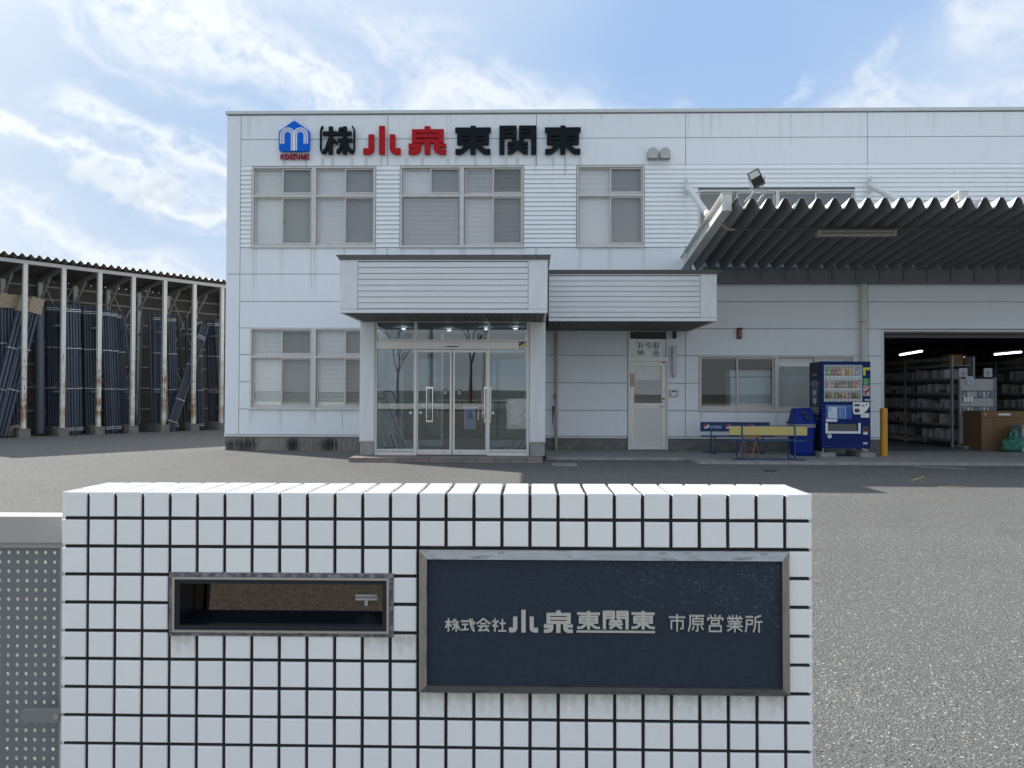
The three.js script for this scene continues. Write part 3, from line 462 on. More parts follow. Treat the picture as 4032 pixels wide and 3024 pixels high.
// staff door with transom light and its paper sign
{
  const d = sub(bld, 'staff_door'), X = (px) => FX(px, 1560), Y = (py) => FY(py, 2550);
  const x0 = X(2473), x1 = X(2629.5), lx0 = X(2481), lx1 = X(2623), ly1 = Y(1423), lt = Y(1411);
  part(d, 'frame', [bx(x0, lx0 - 0.004, 0.055, 2.66, -0.09, 0.03), bx(lx1 + 0.004, x1, 0.055, 2.66, -0.09, 0.03), bx(lx0 - 0.004, lx1 + 0.004, 2.62, 2.66, -0.09, 0.03), bx(lx0 - 0.004, lx1 + 0.004, ly1 + 0.004, lt + 0.02, -0.09, 0.028)], aluClean);
  part(d, 'transom_pane', bx(lx0 - 0.003, lx1 + 0.003, lt + 0.019, 2.621, -0.04, -0.034), glass);
  const gx0 = X(2497), gx1 = X(2606), gy0 = Y(1587), gy1 = Y(1440);
  part(d, 'leaf', [bx(lx0, gx0, 0.065, ly1, -0.05, -0.005), bx(gx1, lx1, 0.065, ly1, -0.05, -0.005), bx(gx0, gx1, gy1, ly1, -0.05, -0.005), bx(gx0, gx1, Y(1609), gy0, -0.05, -0.005), bx(gx0, gx1, 0.065, Y(1758), -0.05, -0.005)], aluClean);
  part(d, 'lower_panel', bx(gx0 - 0.004, gx1 + 0.004, Y(1758) - 0.004, Y(1609) + 0.004, -0.04, -0.018), mat(0.66, 0.64, 0.61, 0.45, 0.15));
  part(d, 'pane', bx(gx0 - 0.004, gx1 + 0.004, gy0 - 0.004, gy1 + 0.004, -0.03, -0.024), glass);
  part(d, 'handle', [rb(X(2597), X(2618), Y(1602), Y(1597), 0.0, 0.04, 0.006, 2), rb(X(2612), X(2617), Y(1602), Y(1597), -0.01, 0.02, 0.004, 1)], steelRough);
  part(d, 'lock', rod(V(X(2615), Y(1584), -0.01), V(X(2615), Y(1584), 0.008), 0.022, 14), steelRough); part(d, 'lock', rb(X(2611), X(2618), Y(1546), Y(1536), -0.01, 0.004, 0.003, 1), steelRough);
  part(d, 'hinge', [rb(X(2481) + 0.001, X(2484), Y(1466), Y(1443), -0.008, 0.006, 0.003, 1), rb(X(2481) + 0.001, X(2484), Y(1570), Y(1550), -0.008, 0.006, 0.003, 1), rb(X(2481) + 0.001, X(2484), Y(1755), Y(1732), -0.008, 0.006, 0.003, 1)], steelRough);
  part(d, 'guard_plate', [bx(X(2481.5), X(2487), Y(1522), Y(1470), -0.004, 0.004), bx(X(2490.5), X(2496), Y(1522), Y(1470), -0.004, 0.004)], mat(0.30, 0.17, 0.05, 0.4, 0.5));
  part(d, 'push_button', [rod(V(X(2491), Y(1430), -0.01), V(X(2491), Y(1430), 0.012), 0.03, 16)], white);
  const st = canvasTex(64, 96, (x) => { x.fillStyle = '#1d2f8e'; x.fillRect(0, 0, 64, 60); x.fillStyle = '#ecc81e'; x.beginPath(); x.moveTo(64, 0); x.lineTo(64, 60); x.lineTo(0, 60); x.fill(); x.fillStyle = '#fff'; x.fillRect(0, 60, 64, 36); x.fillStyle = '#16267a'; x.font = 'bold 20px sans-serif'; x.fillText('ALSOK', 0, 84); });
  part(d, 'sticker', new THREE.PlaneGeometry(0.055, 0.075).translate(X(2614), Y(1574), 0.0), mat(1, 1, 1, 0.6, 0, { map: st }));
  part(d, 'sticker', new THREE.PlaneGeometry(0.075, 0.028).translate(X(2613), Y(1427), 0.0), mat(0.5, 0.04, 0.06, 0.6));
  const note = canvasTex(512, 288, (x, W, H) => {
    x.fillStyle = '#f2f3f1'; x.fillRect(0, 0, W, H); x.strokeStyle = '#222c38';
    const put = (ch, cx, cy, s) => { x.save(); x.translate(cx, cy); x.scale(s / 100, s / 100); strokes(x, ch, 9); x.restore(); };
    put('お', 52, 18, 118); put('引', 206, 18, 112); put('取', 344, 18, 116); put('納', 52, 156, 116); put('品', 344, 156, 112);
  });
  part(d, 'paper_sign', bx(X(2499), X(2608), Y(1403.5), Y(1343.5), -0.031, -0.0295), [paper, paper, paper, paper, mat(1, 1, 1, 0.9, 0, { map: note }), paper]);
  part(d, 'curtain', (() => { const l = []; for (let i = 0; i < 22; i++) l.push(rod(V(gx0 + 0.01 + i * 0.027, gy0 + 0.5, -0.14 - 0.01 * Math.sin(i * 1.3)), V(gx0 + 0.01 + i * 0.027, gy1, -0.14 - 0.01 * Math.sin(i * 1.3)), 0.015, 8)); return l; })(), mat(0.42, 0.42, 0.38, 0.9));
}

// ------------------------------------------------------------------ letters and emblem on the upper wall
{
  const put = (g, name, draw, px0, px1, py0, py1, m, z = 0.0, dep = 0.07, S = 160) => { const x0 = FX(px0, 560), x1 = FX(px1, 560), y0 = FY(py1, px0), y1 = FY(py0, px0); return part(g, name, letterGeo(draw, x1 - x0, y1 - y0, dep, S), m, [x0, y0, 0.03 + z]); };
  const Q = (cx) => 1050 + cx / 1.7015, P = (cy) => 450 + cy / 1.7015;
  const blackPaint = phys(0.008, 0.011, 0.016, 0.6, 0, { specularIntensity: 0.3 }), redPaint = phys(0.46, 0.012, 0.018, 0.6, 0, { specularIntensity: 0.3 }), bluePaint = phys(0.002, 0.135, 0.68, 0.5, 0, { specularIntensity: 0.3 }), redDull = phys(0.34, 0.012, 0.03, 0.6, 0, { specularIntensity: 0.3 }), signWhite = mat(0.82, 0.83, 0.84, 0.5);
  const s = thing('company_lettering', 'row of raised black and red characters high on the white wall', 'sign');
  put(s, 'bracket_character', BOLD.openParen, Q(364), Q(384), P(88), P(272), blackPaint); put(s, 'character', BOLD.stock, Q(383), Q(579), P(91), P(276), blackPaint); put(s, 'bracket_character', BOLD.closeParen, Q(577), Q(597), P(88), P(272), blackPaint);
  put(s, 'character', BOLD.small, Q(653), Q(901), P(88), P(276), redPaint).userData.label = 'red three-stroke character'; put(s, 'character', BOLD.spring, Q(955), Q(1206), P(90), P(276), redPaint).userData.label = 'broad red character';
  put(s, 'character', BOLD.east, Q(1265), Q(1503), P(87), P(277), blackPaint); put(s, 'character', BOLD.gate, Q(1560), Q(1806), P(86), P(276), blackPaint); put(s, 'character', BOLD.east, Q(1863), Q(2103), P(86), P(276), blackPaint);
  const e = thing('emblem_sign', 'blue house-shaped emblem with white m and red lettering below', 'emblem');
  put(e, 'emblem_plate', (x) => { x.lineJoin = 'round'; x.lineWidth = 14; x.beginPath(); x.moveTo(50, 8); x.lineTo(93, 38); x.lineTo(93, 93); x.lineTo(7, 93); x.lineTo(7, 38); x.closePath(); x.stroke(); x.fill(); }, Q(92), Q(294), P(53), P(257), bluePaint);
  const arcs = (x) => { x.lineWidth = 3.1; for (const r of [12.5, 18, 23.5]) for (const s2 of [-1, 1]) { const cx = 50 + s2 * 21; x.beginPath(); x.moveTo(cx + s2 * r, 76); x.lineTo(cx + s2 * r, 48); x.arc(cx, 48, r, s2 > 0 ? 0 : Math.PI, s2 > 0 ? Math.PI : 0, s2 > 0); const ix = cx - s2 * r; if (Math.abs(ix - 50) < 10 && s2 * (ix - 50) > 0) x.lineTo(ix, 98); else x.lineTo(ix, 48); x.stroke(); } x.beginPath(); x.moveTo(50, 40); x.lineTo(50, 98); x.stroke(); };
  put(e, 'emblem_stripes', arcs, Q(92), Q(294), P(53), P(257), signWhite, 0.0705, 0.006, 320);
  put(e, 'emblem_lettering', (x) => { x.font = 'bold 60px sans-serif'; x.save(); const w = x.measureText('KOIZUMI').width; x.scale(100 / w, 100 / 45); x.fillText('KOIZUMI', 0, 44); x.restore(); }, Q(95), Q(292), P(271), P(308), redDull, 0, 0.04, 420);
}
// exhaust hoods
for (const [px, lab] of [[2567.5, 'left one of two small grey exhaust hoods right of the lettering'], [2615.5, 'right one of two small grey exhaust hoods right of the lettering']]) {
  const v = thing('vent_hood', lab, 'vent hood', [FX(px, 612), FY(630, px), 0], 0, 'exhaust hoods on the upper wall');
  const s = new THREE.Shape(); s.moveTo(-0.1, 0); s.lineTo(-0.1, 0.12); s.absarc(0, 0.12, 0.1, Math.PI, 0, true); s.lineTo(0.1, 0); s.closePath();
  part(v, 'hood', new THREE.ExtrudeGeometry(s, { depth: 0.1, bevelEnabled: true, bevelSize: 0.012, bevelThickness: 0.03, bevelSegments: 3, curveSegments: 16 }).translate(0, 0.01, 0.01), mat(0.42, 0.41, 0.39, 0.4, 0.4));
  part(v, 'flange', rb(-0.11, 0.11, -0.008, 0.0, 0, 0.15, 0.003, 1), mat(0.3, 0.3, 0.3, 0.5, 0.4)); part(v, 'label_plate', bx(-0.03, 0.03, 0.025, 0.04, 0.1415, 0.1435), white);
}

// ------------------------------------------------------------------ entrance porch
const sidingGroove = (x0, x1, y0, y1, z, n, parent, m) => { const h = (y1 - y0) / n; for (let i = 0; i < n; i++) part(parent, 'siding_board', rb(x0, x1, y0 + i * h + 0.005, y0 + (i + 1) * h - 0.003, z - 0.02, z, 0.005, 1), m); };
{
  const zc = 2.2, xl = -3.23, xr = 0.285, ys = atZ(1417, 1264, zc).y, zf = atY(1342, 1229, ys).z, zg = 2.1;
  const ytop = FY(1027, 1700, zf), ycap = FY(1005, 1700, zf);
  const p = thing('entrance_porch', 'white entrance porch with deep siding canopy and glass sliding doors', 'porch');
  // canopy box
  part(p, 'canopy_core', bx(xl + 0.03, xr - 0.03, ys + 0.06, ytop - 0.01, 0.02, zf - 0.03), seam);
  part(p, 'fascia_trim', [rb(xl, xr, ys - 0.012, ys + 0.05, zf - 0.05, zf + 0.004, 0.004, 1), rb(xl, xl + 0.05, ys - 0.0115, ys + 0.05, 0.02, zf - 0.051, 0.004, 1), rb(xr - 0.05, xr, ys - 0.0115, ys + 0.05, 0.02, zf - 0.051, 0.004, 1)], fasciaPaint);
  const a = FX(1409, 1130, zf), b = FX(2079, 1130, zf);
  part(p, 'fascia_panel', rb(xl, a - 0.006, ys + 0.055, ytop, 0.02, zf, 0.004, 1), fasciaPaint); part(p, 'fascia_panel', rb(b + 0.006, xr, ys + 0.055, ytop, 0.02, zf, 0.004, 1), fasciaPaint);
  sidingGroove(a, b, ys + 0.058, ytop - 0.015, zf - 0.004, 8, p, fasciaPaint);
  // flared metal cap, in lengths
  const cap = (x0, x1, zf2, yt, yc, l, r, parent, ret = 0) => { const o = 0.055; const g = new THREE.BufferGeometry(), P = [[x0, yt, zf2 + 0.004], [x1, yt, zf2 + 0.004], [x1 + r * o, yc, zf2 + o], [x0 - l * o, yc, zf2 + o], [x0 - l * o, yc, 0.02], [x1 + r * o, yc, 0.02], [x1, yt, 0.02], [x0, yt, 0.02]];
    const q = [[0, 1, 2], [0, 2, 3], [3, 2, 5], [3, 5, 4], [1, 6, 5], [1, 5, 2], [0, 3, 4], [0, 4, 7], [0, 7, 6], [0, 6, 1]], v = []; for (const t of q) for (const i of t) v.push(...P[i]); g.setAttribute('position', new THREE.Float32BufferAttribute(v, 3)); g.computeVertexNormals(); return part(parent, 'cap_flashing', g, capDark); };
  const j1 = FX(1452, 1015, zf), j2 = FX(2043, 1015, zf);
  cap(xl, j1 - 0.002, zf, ytop + 0.012, ycap, 1, 0, p); cap(j1 + 0.002, j2 - 0.002, zf, ytop + 0.012, ycap, 0, 0, p); cap(j2 + 0.002, xr, zf, ytop + 0.012, ycap, 0, 1, p);
  part(p, 'cap_drip', rb(xl - 0.006, xr + 0.006, ytop - 0.004, ytop + 0.011, 0.02, zf + 0.012, 0.003, 1), fasciaPaint);
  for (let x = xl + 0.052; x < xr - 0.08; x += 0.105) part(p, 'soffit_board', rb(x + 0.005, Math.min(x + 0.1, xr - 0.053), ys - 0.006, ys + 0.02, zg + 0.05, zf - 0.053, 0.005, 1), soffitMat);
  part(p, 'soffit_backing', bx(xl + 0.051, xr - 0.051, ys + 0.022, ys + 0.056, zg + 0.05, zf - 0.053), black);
  // columns and side walls
  for (const [c0, c1] of [[xl, FX(1473.5, 1500, zc)], [FX(2085, 1500, zc), xr]]) {
    part(p, 'column', rb(c0, c1, 0.365, ys - 0.009, 1.85, zc, 0.01, 2), fasciaPaint); part(p, 'column_base', metreUV(rb(c0 + 0.008, c1 - 0.008, 0.082, 0.345, 1.86, zc - 0.008, 0.01, 1)), concreteLight); part(p, 'base_flashing', rb(c0 - 0.006, c1 + 0.006, 0.346, 0.364, 1.85, zc + 0.008, 0.004, 1), fasciaPaint);
  }
  part(p, 'side_wall', [bx(xl + 0.02, xl + 0.16, 0.085, ys - 0.012, 0.03, 1.84), bx(xr - 0.16, xr - 0.02, 0.085, ys - 0.012, 0.03, 1.84)], mat(0.74, 0.76, 0.77, 0.7));
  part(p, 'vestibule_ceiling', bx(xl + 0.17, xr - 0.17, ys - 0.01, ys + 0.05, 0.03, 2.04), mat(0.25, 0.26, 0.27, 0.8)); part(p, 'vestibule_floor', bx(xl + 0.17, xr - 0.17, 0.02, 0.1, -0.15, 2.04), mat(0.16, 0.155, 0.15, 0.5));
  // tiled step
  const zs = 2.74, x0 = FX(1372, 1820, zs), x1 = FX(2137, 1822, zs), n = 12, tw = (x1 - x0) / n, tm = [mat(0.24, 0.20, 0.18, 0.7), mat(0.215, 0.185, 0.17, 0.7), mat(0.26, 0.215, 0.19, 0.7)];
  part(p, 'step_core', bx(x0 + 0.01, x1 - 0.01, -0.05, 0.066, 1.0, zs - 0.014), rubber);
  for (let i = 0; i < n; i++) { const u = x0 + i * tw + 0.003, w = x0 + (i + 1) * tw - 0.003;
    for (let k = 0; k < 2; k++) part(p, 'step_tile', rb(u, w, 0.06, 0.082, zs - 0.006 - (k + 1) * 0.3 + 0.003, zs - 0.006 - k * 0.3 - 0.003, 0.004, 1), tm[(i * 7 + k * 3) % 3]);
    part(p, 'riser_tile', rb(u, w, 0.002, 0.056, zs - 0.02, zs, 0.004, 1), tm[(i * 5 + 1) % 3]); }
  // glazed front
  const X = (c) => FX(1450 + c / 2.766, 1550, zg), Y = (c) => FY(1250 + c / 2.766, 1780, zg), yb = 0.085;
  part(p, 'storefront_frame', [bx(X(68), X(97), yb, Y(38), zg - 0.06, zg + 0.04), bx(X(1724), X(1752), yb, Y(38), zg - 0.06, zg + 0.04), bx(X(97), X(1724), Y(52), Y(38), zg - 0.06, zg + 0.04),
    bx(X(500), X(527), yb, Y(346), zg - 0.06, zg + 0.04), bx(X(1297), X(1322), yb, Y(346), zg - 0.06, zg + 0.04), bx(X(500), X(527), Y(242), Y(52), zg - 0.06, zg + 0.04), bx(X(1297), X(1322), Y(242), Y(52), zg - 0.06, zg + 0.04)], aluClean);
  part(p, 'header_rail', [bx(X(97), X(1724), Y(345), Y(262), zg - 0.07, zg + 0.05), bx(X(97), X(1724), Y(258), Y(243), zg - 0.06, zg + 0.044)], aluClean);
  part(p, 'bottom_rail', [bx(X(97), X(499), yb, Y(1462), zg - 0.04, zg + 0.035), bx(X(97), X(499), Y(1456), Y(1436), zg - 0.04, zg + 0.03), bx(X(1323), X(1723), yb, Y(1462), zg - 0.04, zg + 0.035), bx(X(1323), X(1723), Y(1456), Y(1436), zg - 0.04, zg + 0.03)], aluClean);
  for (const [u, w] of [[97, 500], [527, 1297], [1322, 1724]]) part(p, 'transom_pane', bx(X(u) - 0.003, X(w) + 0.003, Y(243), Y(51), zg - 0.012, zg - 0.004), glassDark);
  for (const [u, w] of [[97, 500], [1322, 1724]]) part(p, 'side_pane', bx(X(u) - 0.003, X(w) + 0.003, Y(1437), Y(344), zg - 0.012, zg - 0.004), glassDark);
  part(p, 'door_sensor', rb(X(842), X(988), Y(320), Y(290), zg + 0.051, zg + 0.085, 0.006, 2), mat(0.7, 0.72, 0.74, 0.3, 0.2)); part(p, 'sensor_lens', bx(X(850), X(980), Y(321.5), Y(313), zg + 0.0515, zg + 0.0862), black);
  const alsok = canvasTex(128, 128, (x) => { x.fillStyle = '#e9e9e9'; x.fillRect(0, 0, 128, 128); x.fillStyle = '#25358f'; x.fillRect(3, 3, 122, 84); x.fillStyle = '#e3c33a'; x.beginPath(); x.moveTo(125, 3); x.lineTo(125, 87); x.lineTo(3, 87); x.fill(); x.fillStyle = '#cfd4ee'; for (let i = 0; i < 4; i++) x.fillRect(9, 10 + i * 9, 52 - i * 11, 3); x.fillStyle = '#1c2d86'; x.font = 'bold 34px sans-serif'; x.fillText('ALSOK', 4, 121); });
  part(p, 'security_sticker', new THREE.PlaneGeometry(X(1720) - X(1636), Y(262) - Y(344)).translate((X(1720) + X(1636)) / 2, (Y(262) + Y(344)) / 2, zg + 0.053), mat(0.9, 0.9, 0.9, 0.5, 0, { map: alsok }));
  const warn = canvasTex(64, 96, (x) => { x.fillStyle = 'rgba(0,0,0,0)'; x.fillStyle = '#cfe0ea'; x.beginPath(); x.moveTo(32, 2); x.lineTo(62, 62); x.lineTo(2, 62); x.closePath(); x.fill(); x.fillStyle = '#39749a'; x.fillRect(18, 36, 10, 18); x.fillRect(34, 36, 12, 18); x.fillStyle = '#10365c'; x.fillRect(2, 64, 60, 9); x.fillStyle = '#dfe6ea'; x.fillRect(2, 74, 60, 18); });
  const warnMat = mat(0.8, 0.8, 0.8, 0.5, 0, { map: warn }), disc = mat(0.62, 0.62, 0.68, 0.6);
  const doorLeaf = (u, w, hx, sx, wx, lx, cx) => {
    const d = sub(p, 'sliding_door'), z = zg - 0.035;
    part(d, 'door_frame', [bx(X(u), X(u + 22), yb + 0.01, Y(350), z - 0.018, z + 0.018), bx(X(w - 22), X(w), yb + 0.01, Y(350), z - 0.018, z + 0.018), bx(X(u + 22), X(w - 22), Y(378), Y(350), z - 0.018, z + 0.018), bx(X(u + 22), X(w - 22), yb + 0.01, Y(1440), z - 0.018, z + 0.018)], aluClean);
    part(d, 'pane', bx(X(u + 20), X(w - 20), Y(1442), Y(376), z - 0.005, z + 0.003), glassDark);
    for (const h of [hx, hx + 66]) part(d, 'handle', rb(X(h), X(h + 11), Y(1147), Y(750), z + 0.03, z + 0.055, 0.008, 2), chrome);
    part(d, 'handle_mount', [bx(X(hx + 10), X(hx + 67), Y(775), Y(757), z + 0.004, z + 0.034), bx(X(hx + 10), X(hx + 67), Y(1140), Y(1122), z + 0.004, z + 0.034)], chrome);
    part(d, 'sticker', new THREE.PlaneGeometry(0.062, 0.093).translate(X(wx), Y(808), z + 0.0045), warnMat);
    part(d, 'sticker', new THREE.CircleGeometry(0.03, 20).translate(X(sx), Y(1038), z + 0.0045), disc);
    part(d, 'lock', rod(V(X(lx), Y(1470), z + 0.016), V(X(lx), Y(1470), z + 0.026), 0.019, 14), steelRough);
  };
  doorLeaf(520, 909, 630, 568, 838, 818); doorLeaf(919, 1300, 1262, 1255, 990, 996);
  for (const c of [462, 1357]) part(p, 'sticker', new THREE.CircleGeometry(0.03, 20).translate(X(c), Y(1038), zg - 0.0025), disc);
}
// vestibule: inner glazed doors, lobby, notice, stacked folding trolleys
{
  const inner = thing('inner_door', 'inner aluminium glazed door at the back of the glass vestibule', 'door', [0, 0.1, 0]);
  part(inner, 'frame', [bx(-2.86, -2.78, 0, 2.48, -0.12, -0.04), bx(-1.95, -1.9, 0, 2.48, -0.12, -0.04), bx(-0.98, -0.93, 0, 2.48, -0.12, -0.04), bx(-0.12, -0.04, 0, 2.48, -0.12, -0.04), bx(-2.78, -0.12, 2.05, 2.12, -0.115, -0.045)], aluClean);
  part(inner, 'bottom_rail', [bx(-2.78, -1.95, 0, 0.14, -0.11, -0.05), bx(-0.93, -0.12, 0, 0.14, -0.11, -0.05)], aluClean);
  part(inner, 'pane', bx(-2.78, -1.95, 0.14, 2.05, -0.084, -0.078), glass); part(inner, 'pane', bx(-0.93, -0.12, 0.14, 2.05, -0.084, -0.078), glass);
  const noticeTex = canvasTex(128, 224, (x) => { x.fillStyle = '#c9c3dc'; x.fillRect(0, 0, 128, 224); for (let k = 0; k < 26; k++) { x.fillStyle = ['#8a86b0', '#6a6a90', '#b07a9a', '#4b4f72'][k & 3]; x.fillRect(10 + R() * 12, 10 + k * 8, 40 + R() * 60, 3); } x.fillStyle = '#5b6480'; x.fillRect(38, 86, 26, 26); x.fillRect(74, 86, 26, 26); });
  const nt = thing('window_notice', 'pale printed notice hanging inside the right sliding door', 'notice', [FX(1850, 1650, 1.95), FY(1650, 1850, 1.95), 1.95]);
  part(nt, 'sheet', rb(-0.11, 0.11, -0.19, 0.19, -0.002, 0.0, 0.0008, 1), paper); part(nt, 'print', new THREE.PlaneGeometry(0.214, 0.374).translate(0, 0, 0.0012), mat(0.85, 0.85, 0.85, 0.8, 0, { map: noticeTex }));
  const bannerTex = canvasTex(256, 32, (x) => { x.fillStyle = '#d9cdd4'; x.fillRect(0, 0, 256, 32); x.fillStyle = '#b3243a'; for (let i = 0; i < 9; i++) { const cx = 6 + i * 28; x.fillRect(cx, 7, 20, 4); x.fillRect(cx + 8, 5, 4, 22); x.fillRect(cx + (i % 3) * 4, 18 + (i % 2) * 4, 16, 4); } });
  part(nt, 'banner', new THREE.PlaneGeometry(0.27, 0.034).translate(0, 0.225, 0.0), mat(0.85, 0.85, 0.85, 0.8, 0, { map: bannerTex }));
  const ct = thing('reception_counter', 'dark brown reception counter deep inside the lobby', 'counter', [-1.6, 0.1, -3.6]);
  part(ct, 'front', rb(-1.1, 1.3, 0, 0.95, -0.25, 0.25, 0.02, 1), mat(0.10, 0.045, 0.03, 0.5)); part(ct, 'top', rb(-1.15, 1.35, 0.955, 1.0, -0.3, 0.3, 0.015, 1), mat(0.3, 0.28, 0.25, 0.4));
  const ld = (x, y, z, w, d, lab, pow) => { const l = thing('ceiling_light', lab, 'light', [x, y, z]); part(l, 'housing', rb(-w / 2 - 0.03, w / 2 + 0.03, 0.012, 0.05, -d / 2 - 0.03, d / 2 + 0.03, 0.006, 1), white); part(l, 'diffuser', rb(-w / 2, w / 2, 0, 0.011, -d / 2, d / 2, 0.003, 1), lampGlow); const a = new THREE.RectAreaLight(lin(0.96, 0.98, 1), pow, w, d); a.position.set(0, -0.015, 0); a.rotation.x = -Math.PI / 2; a.name = 'lamp_light'; l.add(a); };
  ld(-2.3, 3.2, -1.9, 0.12, 0.9, 'lit ceiling light above the lobby, seen in the left sliding door', 6); ld(-0.85, 3.2, -1.9, 0.12, 0.9, 'lit ceiling light above the lobby, seen in the right sliding door', 6);
  const downGlow = new THREE.MeshStandardMaterial({ color: lin(0.9, 0.9, 0.9), emissive: lin(0.97, 0.98, 1), emissiveIntensity: 1.6, roughness: 0.4 });
  const dl = (x, z, lab) => { const l = thing('downlight', lab, 'light', [x, 2.585, z], 0, 'vestibule downlights'); part(l, 'rim', new THREE.TorusGeometry(0.05, 0.008, 8, 20).rotateX(Math.PI / 2), white); part(l, 'lens', new THREE.CylinderGeometry(0.016, 0.016, 0.008, 20), downGlow); const q = new THREE.PointLight(lin(0.96, 0.98, 1), 0.09); q.position.set(0, -0.03, 0); q.shadow.radius = 2; q.name = 'lamp_light'; l.add(q); };
  dl(-2.6, 1.0, 'round lit downlight at the left of the vestibule ceiling'); dl(-1.7, 0.7, 'round lit downlight left of the middle of the vestibule ceiling'); dl(-0.9, 1.0, 'round lit downlight right of the middle of the vestibule ceiling'); dl(-0.3, 1.1, 'round lit downlight at the right of the vestibule ceiling');
  // folded trolleys leaning against the glass
  const paleTube = mat(0.72, 0.73, 0.74, 0.35, 0.2);
  const trolley = (x, z, lean, turn, lab, m, h = 1.15) => {
    const t = thing('folding_trolley', lab, 'trolley', [x, 0.1, z], turn, 'folded trolleys in the vestibule');
    const up = (d) => V(d, h, -lean), w = 0.2;
    part(t, 'handle_frame', bend([V(-w, 0.06, 0), V(-w, h - 0.05, -lean), V(w, h - 0.05, -lean), V(w, 0.06, 0)], 0.013, 0.06, 8), m);
    part(t, 'crossbar', [rod(V(-w, 0.35, -lean * 0.27), V(w, 0.35, -lean * 0.27), 0.009, 8), rod(V(-w, 0.7, -lean * 0.6), V(w, 0.7, -lean * 0.6), 0.009, 8)], m);
    part(t, 'toe_frame', bend([V(-w, 0.08, 0.02), V(-w, 0.08, 0.3), V(w, 0.08, 0.3), V(w, 0.08, 0.02)], 0.012, 0.05, 8), m);
    for (const s of [-1, 1]) part(t, 'wheel', new THREE.CylinderGeometry(0.055, 0.055, 0.03, 16).rotateZ(Math.PI / 2).translate(s * (w + 0.02), 0.056, 0), rubber);
    part(t, 'grip', rod(up(-w * 0.6).setY(h - 0.05), up(w * 0.6).setY(h - 0.05), 0.019, 10), rubber);
  };
  trolley(-2.75, 1.5, 0.35, 1.2, 'silver folded trolley nearest the left side wall inside the glass', paleTube, 1.35); trolley(-2.62, 1.45, 0.4, 1.25, 'second silver folded trolley from the left wall inside the glass', paleTube, 1.1);
  trolley(-2.5, 1.55, 0.45, 1.3, 'third silver folded trolley from the left wall inside the glass', paleTube, 1.0); trolley(-2.38, 1.5, 0.5, 1.25, 'dark folded trolley rightmost of the group at left inside the glass', darkSteel, 1.25);
  trolley(-0.15, 1.6, 0.35, -1.1, 'silver folded trolley against the right side wall inside the glass', paleTube, 0.95); trolley(-0.3, 1.5, 0.3, -1.2, 'black folded trolley leaning at the right side wall inside the glass', darkSteel, 0.9);
}

// ------------------------------------------------------------------ lower canopy over the staff door
{
  const ys = atZ(2500, 1302, 0).y, zf = atY(2500, 1262, ys).z, xl = 0.34, xr = FX(2822.6, 1180, zf), yt = FY(1083, 2500, zf), yc = FY(1064, 2500, zf);
  const p = thing('side_canopy', 'lower white siding canopy over the staff door, right of the porch', 'canopy');
  part(p, 'canopy_core', bx(xl + 0.01, xr - 0.03, ys + 0.06, yt - 0.01, 0.02, zf - 0.03), seam); part(p, 'fascia_trim', [rb(xl, xr, ys - 0.012, ys + 0.048, zf - 0.05, zf + 0.004, 0.004, 1), rb(xr - 0.05, xr, ys - 0.0115, ys + 0.048, 0.02, zf - 0.051, 0.004, 1)], fasciaPaint);
  const b = FX(2757, 1180, zf); part(p, 'fascia_panel', rb(b + 0.006, xr, ys + 0.053, yt, 0.02, zf, 0.004, 1), fasciaPaint); sidingGroove(xl, b, ys + 0.056, yt - 0.015, zf - 0.004, 8, p, fasciaPaint);
  const j = [xl, FX(2220, 1072, zf), FX(2728, 1072, zf), xr], o = 0.055;
  for (let i = 0; i < 3; i++) { const r = i === 2 ? 1 : 0, P = [[j[i] + 0.002, yt + 0.012, zf + 0.004], [j[i + 1] - 0.002 * (1 - r), yt + 0.012, zf + 0.004], [j[i + 1] + r * o, yc, zf + o], [j[i] + 0.002, yc, zf + o], [j[i] + 0.002, yc, 0.02], [j[i + 1] + r * o, yc, 0.02], [j[i + 1], yt + 0.012, 0.02], [j[i], yt + 0.012, 0.02]], q = [[0, 1, 2], [0, 2, 3], [3, 2, 5], [3, 5, 4], [1, 6, 5], [1, 5, 2], [0, 3, 4], [0, 4, 7], [0, 7, 6], [0, 6, 1]], v = []; for (const t of q) for (const k of t) v.push(...P[k]); const g = new THREE.BufferGeometry(); g.setAttribute('position', new THREE.Float32BufferAttribute(v, 3)); g.computeVertexNormals(); part(p, 'cap_flashing', g, capDark); }
  part(p, 'cap_drip', rb(xl, xr + 0.006, yt - 0.004, yt + 0.011, 0.02, zf + 0.012, 0.003, 1), fasciaPaint);
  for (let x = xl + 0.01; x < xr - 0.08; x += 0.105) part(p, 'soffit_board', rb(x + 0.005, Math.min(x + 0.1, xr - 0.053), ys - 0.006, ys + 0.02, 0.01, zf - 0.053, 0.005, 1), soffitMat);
  part(p, 'soffit_backing', bx(xl + 0.01, xr - 0.051, ys + 0.022, ys + 0.056, 0.01, zf - 0.053), black);
}

